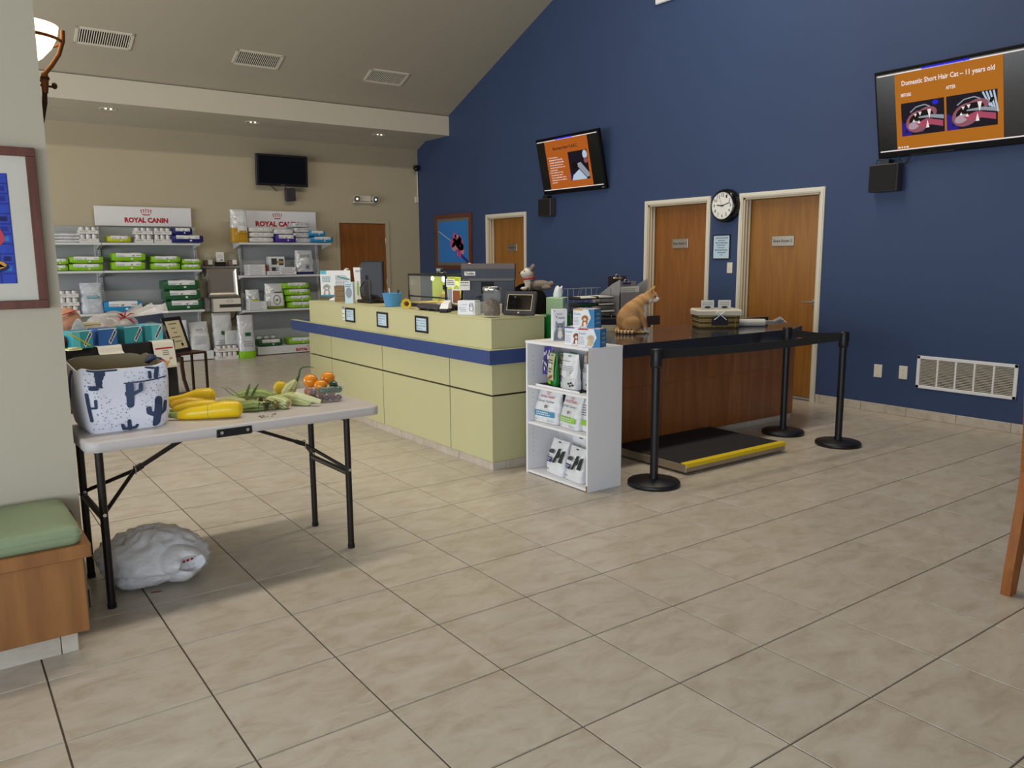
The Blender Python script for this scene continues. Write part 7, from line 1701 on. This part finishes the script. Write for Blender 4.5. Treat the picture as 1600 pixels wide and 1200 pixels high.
# ------------------------------------------------------------------ display table under a black cloth, gifts on it
A20 = math.radians(20); DC = V(1.08, 8.20, 0); RD = Matrix.Rotation(A20, 3, 'Z')
def dl(x, y, z=.7535): return DC + RD @ V(x, y, z)
dt = thing('display_table', 'display table holding gift boxes in front of the shelves', 'table', DC, A20)
g = G(); g.box(-.70, .70, -.32, .32, .715, .745, 'dark_wood', .003); part(dt, 'tabletop', g)
for x in (-.66, .66):
    for y in (-.28, .28):
        g = G(); g.box(x - .02, x + .02, y - .02, y + .02, 0, .715, 'dark_wood'); part(dt, 'leg', g)
g = G(); base_ = rrect(.72, .345, .02, 4); n = len(base_)
def fold_ring(z, k): return [(x * (1 + k * (.03 + .012 * math.sin(j * 2.4))), y * (1 + k * (.05 + .03 * math.sin(j * 2.4 + 1))), z + (.03 * math.sin(j * 1.3) * k if k > .9 else 0)) for j, (x, y) in enumerate(base_)]
def dens(r, q=3): return [tuple(V(r[i]) * (1 - k / q) + V(r[(i + 1) % len(r)]) * (k / q)) for i in range(len(r)) for k in range(q)]
big = []
for i in range(len(base_)):
    a, b = V(*base_[i], 0), V(*base_[(i + 1) % n], 0); k = max(1, int((b - a).length / .05))
    for j in range(k): big.append((a + (b - a) * j / k)[:2])
def cring(z, k): return [(x * (1 + k * .03) + (math.copysign(1, x) * k * .010 * math.sin(y * 40)), y * (1 + k * .04) + math.copysign(1, y) * k * .014 * math.sin(x * 34), z) for x, y in big]
g.loft([cring(.753, 0), cring(.745, .15), cring(.6, .45), cring(.35, .8), cring(.14, 1)], 'cloth_black', (True, False)); solo('tablecloth', g, 'black cloth hanging over the display table', 'tablecloth', loc=DC, rz=A20)
for k, (x, y, m1, m2, rz, lab) in enumerate(((1.015, 7.865, 'teal_light', 'teal_box', .35, 'bright aqua gift box at the left end of the row'), (1.235, 7.985, 'royal_box', 'royal_box', .30, 'royal blue gift box second in the row'), (1.465, 8.085, 'teal_box', 'teal_box', .30, 'teal gift box third in the row'), (1.670, 8.195, 'teal_box', 'teal_light', .25, 'teal gift box at the right end of the row'))):
    w = .085; g = G(); g.box(-w, w, -w, w, 0, .155, m2, .002); o = solo('gift_box', g, lab, 'box', 'gift boxes on the display table', loc=(x, y, .754), rz=rz)
    D = Face(front(w)); D.rect(-w + .001, -w * .28, .001, .154, m1, 1); D.poly([(w * .02, .035), (w * .22, .008), (w * .98, .118), (w * .78, .150)], 'paper', 2); D.poly([(w * .10, .037), (w * .22, .021), (w * .90, .118), (w * .78, .136)], 'stripe_navy', 3); D.words(w * .3, w * .6, .085, 2, .02, .008, 'ink_light', 4, k)
    D.rect(-w, w, .146, .155, 'paper_blue', 2); part(o, 'print', D.g)
g = G(); g.bar((.93, 7.74, .90), (1.10, 7.80, .775), .012, .002, 'lime_yellow', (0, -1, 0)); solo('ribbon_strip', g, 'yellow ribbon strip hanging across the aqua gift box', 'ribbon')
# gift basket: tray, cellophane, contents, bow
gbk = thing('gift_basket', 'cellophane wrapped gift basket tied with a red bow', 'gift basket', (1.40, 8.50, .754), .2)
g = G(); g.loft([[(x, y, z) for x, y in rrect(w, w * .62, .06, 5)] for z, w in ((0, .20), (.06, .23), (.065, .235), (.06, .225), (.012, .19))], 'kraft', (True, True)); part(gbk, 'basket', g)
g = G(); r = random.Random(12)
for k in range(16): g.ell((r.uniform(-.16, .16), r.uniform(-.08, .08), .05 + r.uniform(0, .09)), (r.uniform(.02, .04), r.uniform(.02, .04), r.uniform(.02, .05)), r.choice(('paper', 'ink_black', 'peach', 'offwhite', 'pink_pale', 'fur_brown')), 8, 6)
part(gbk, 'wrapped_goods', g, kind='stuff')
g = G(); g.loft(blob((.0, 0, .12), (.25, .17, .15), 30, 16, .20, 8, 3), 'cellophane', (False, False))
fan = []
for i in range(6): fan.append([V(.10 + .05 * i + .012 * math.sin(j * 2.1), -.04 * i * .3 + (j - 6) * (.006 + .012 * i), .20 + .012 * i + .02 * math.sin(j * 1.7) * i * .3 + (.03 * i if j % 2 else 0) * .4) for j in range(13)])
g.loft(fan, 'cellophane', (False, False), False, False); part(gbk, 'cellophane', g)
g = G(); c = V(.08, -.10, .21)
for a, L in ((.4, .09), (2.6, .08), (1.5, .06), (-.6, .10), (3.5, .07)):
    d = V(math.cos(a), -.3, math.sin(a)); g.tube([c, c + d * L * .6 + V(0, -.01, .015), c + d * L], [.006, .022, .012], 'ribbon', 8, flat=.3)
g.ell(c, (.018, .018, .016), 'ribbon', 10, 6); part(gbk, 'bow', g)
g = G(); g.box(-.085, .085, -.03, .03, 0, .20, 'paper_cream', .003); o = solo('cream_carton', g, 'cream carton with a dark bear emblem behind the gift boxes', 'box', loc=(1.165, 8.18, .754), rz=.2)
D = Face(front(.03)); D.disc(-.01, .075, .028, .055, 'ink_black', 1, 14).disc(-.01, .072, .013, .036, 'paper_cream', 2, 12).disc(-.03, .13, .01, .014, 'ink_black', 1, 8).disc(.01, .13, .01, .014, 'ink_black', 1, 8).words(.03, .08, .14, 3, .024, .007, 'fur_brown', 1, 3).rect(-.06, .08, .172, .176, 'fur_brown', 1); part(o, 'emblem', D.g)
g = G(); g.box(-.14, .14, -.05, .05, 0, .135, 'kraft', .004); solo('brown_carton', g, 'low brown carton behind the royal blue gift box', 'box', loc=(1.36, 8.235, .754), rz=.3)
g = G(); g.loft(blob((0, 0, .075), (.16, .07, .085), 30, 14, .15, 14, 7), 'grey_fur', (False, False)); solo('grey_blanket', g, 'rolled grey fluffy blanket behind the teal gift boxes', 'blanket', loc=(1.70, 8.37, .754), rz=.3)
g = G(); g.loft(blob((0, 0, .12), (.11, .09, .13), 26, 14, .3, 9, 2), 'peach', (False, False)); o = solo('gift_bag', g, 'peach crinkled gift bag at the left end of the display table', 'bag', loc=(.985, 8.18, .854), rz=.2)
g = G(); g.loft(blob((.06, -.06, .05), (.07, .06, .1), 20, 10, .3, 9, 6), 'pack_clear', (False, False)); g.tube([(-.06, -.08, .18), (0, -.10, .20), (.07, -.09, .22)], [.01, .022, .01], 'ribbon', 8, flat=.3); part(o, 'tissue', g)
g = G(); g.box(-.12, .12, -.10, .10, 0, .10, 'dark_core', .004); solo('dark_carton', g, 'dark carton under the peach gift bag', 'box', loc=(.985, 8.18, .754), rz=.2)
g = G(); g.ell((0, 0, .06), (.062, .062, .06), 'red_soft', 18, 10); o = solo('red_ball', g, 'shiny red ball ornament beside the aqua gift box', 'ball', loc=(.865, 7.87, .754))
g = G(); g.box(.82, .86, 7.95, 7.99, .754, 1.05, 'red_soft', .004); solo('red_post', g, 'tall thin red carton at the edge of the near wall', 'box')
g = G(); g.box(-.06, .05, -.05, .05, 0, .006, 'paper').box(-.05, .06, -.04, .05, .006, .014, 'lime_yellow').box(-.03, .03, -.045, .03, .014, .02, 'paper_cream'); solo('coupon_pile', g, 'small pile of yellow and white coupons before the red ball', 'paper', loc=(.955, 7.715, .754), rz=.3)
def draped(lab, lx, w, L, fn):
    """a sheet lying on the table edge and bending over it"""
    rows = [V(0, .06, .757), V(0, -.30, .757), V(0, -.364, .755), V(0, -.374, .735), V(0, -.380, .70)] + [V(0, -.384 - .007 * k, .70 - (L - .1) * k / 4) for k in range(1, 5)]
    rows = rows[1:]; g = G(); rr = [[r_ + V(lx - w / 2, 0, 0), r_ + V(lx + w / 2, 0, 0), r_ + V(lx + w / 2, .0012, .0012), r_ + V(lx - w / 2, .0012, .0012)] for r_ in rows]
    g.loft(rr, 'paper', sm=False); o = solo('flyer', g, lab, 'flyer', loc=DC, rz=A20)
    def f(u, v, l):
        k = (v) * 4; i = min(3, int(k)); t = k - i; a, b = rows[-5 + i], rows[-4 + i]; p = a + (b - a) * t; return p + V(lx + u * w, -1.2 * l - .001, 0)
    D = Face(f); fn(D); part(o, 'print', D.g); return o
def balloon_flyer(D):
    D.rect(-.42, .42, .04, .10, 'ribbon', 2, 1, 1); D.words(-.1, .22, .20, 1, .1, .03, 'ink', 2, 3).words(-.1, .22, .29, 1, .1, .03, 'ink', 2, 4).words(-.1, .22, .38, 1, .1, .03, 'ink', 2, 5)
    D.disc(-.24, .66, .2, .15, 'art_red', 2, 14, .5); D.disc(-.05, .80, .14, .13, 'art_yellow', 3, 12); D.line([(-.05, .62), (.2, .78)], .012, 'fur_brown', 3).line([(.2, .6), (.02, .86)], .012, 'fur_brown', 3).disc(.25, .56, .08, .04, 'peach', 2); D.rect(-.44, .44, .90, .96, 'paper_cream', 1)
draped('white flyer with red and yellow balloon art on the black cloth', .575, .215, .30, balloon_flyer)
draped('blank white sheet bent over the table edge before the blue box', .06, .22, .12, lambda D: D.words(-.3, .3, .1, 2, .2, .05, 'ink_light', 2, 3))
stb = thing('side_table', 'small dark metal side table holding the framed certificate', 'table', (2.18, 9.28, 0), math.radians(20))
g = G(); g.box(-.245, .245, -.14, .14, .478, .50, 'dark_wood', .003); part(stb, 'tabletop', g)
for x in (-.235, .235):
    for y in (-.13, .13):
        g = G(); g.box(x - .012, x + .012, y - .012, y + .012, 0, .478, 'bronze_dark', .002); part(stb, 'leg', g)
g = G(); g.box(-.223, .20, -.118, .118, .015, .035, 'dark_wood', .002); part(stb, 'lower_shelf', g)
cf = thing('framed_certificate', 'black framed cream certificate leaning on the side table', 'framed certificate', (2.20, 9.28, .5005), math.radians(42))
R = Matrix.Rotation(-.30, 4, 'X'); g = G(); g.x = R; w, h = .17, .40
for a, b, c, e in ((-w, w, 0, .04), (-w, w, h - .04, h), (-w, -w + .04, .04, h - .04), (w - .04, w, .04, h - .04)): g.box(a, b, -.02, 0, c, e, 'black', .004)
part(cf, 'frame', g)
g = G(); g.x = R; g.box(-w + .03, w - .03, -.012, -.002, .03, h - .03, 'paper_cream'); s = part(cf, 'sheet', g)
D = Face(lambda u, v, l: R @ V(u, -.012 - l, v)); 
for k, (a, b) in enumerate(((-.07, .06), (-.05, .04), (-.03, .03), (-.09, .09), (-.06, .07))): D.words(a, b, .33 - k * .05, 1, .02, .012, 'ink', 1, k)
D.disc(.05, .085, .02, .02, 'ink_black', 1); part(s, 'print', D.g)
g = G(); g.bar((0, .12, .35), (0, .15, 0), .05, .006, 'black'); part(cf, 'strut', g)
nc = thing('upholstered_chair', 'dark blue upholstered chair with curved wooden legs', 'chair', (2.06, 9.86, 0), math.radians(8))
g = G(); rr = []
for k in range(8): z = .50 + .47 * k / 7; hw = .215 * (1 if k < 5 else (1, .97, .88, .70)[k - 4]); rr.append([(hw * math.cos(2 * PI * j / 16), .22 + .03 * math.sin(2 * PI * j / 16) + .02 * (k / 7), z) for j in range(16)])
g.loft(rr, 'chair_navy'); part(nc, 'backrest', g)
g = G(); g.box(-.225, .225, -.22, .22, .40, .47, 'chair_navy', .025); part(nc, 'seat', g)
for s in (-1, 1):
    g = G(); g.box(s * .215 - .012, s * .215 + .012, -.2, .2, .335, .40, 'dark_wood', .002); part(nc, 'rail', g)
    for y, q in ((-.19, -.05), (.19, .06)):
        g = G(); rr = []
        for z, o_ in ((.40, 0), (.28, .005), (.14, .25), (0, 1)): rr.append([(s * .212 - .016 + s * .03 * o_, y - .02 + q * o_, z), (s * .212 + .016 + s * .03 * o_, y - .02 + q * o_, z), (s * .212 + .016 + s * .03 * o_, y + .02 + q * o_, z), (s * .212 - .016 + s * .03 * o_, y + .02 + q * o_, z)])
        g.loft(rr, 'dark_wood', sm=False); part(nc, 'leg', g)
flush_text()
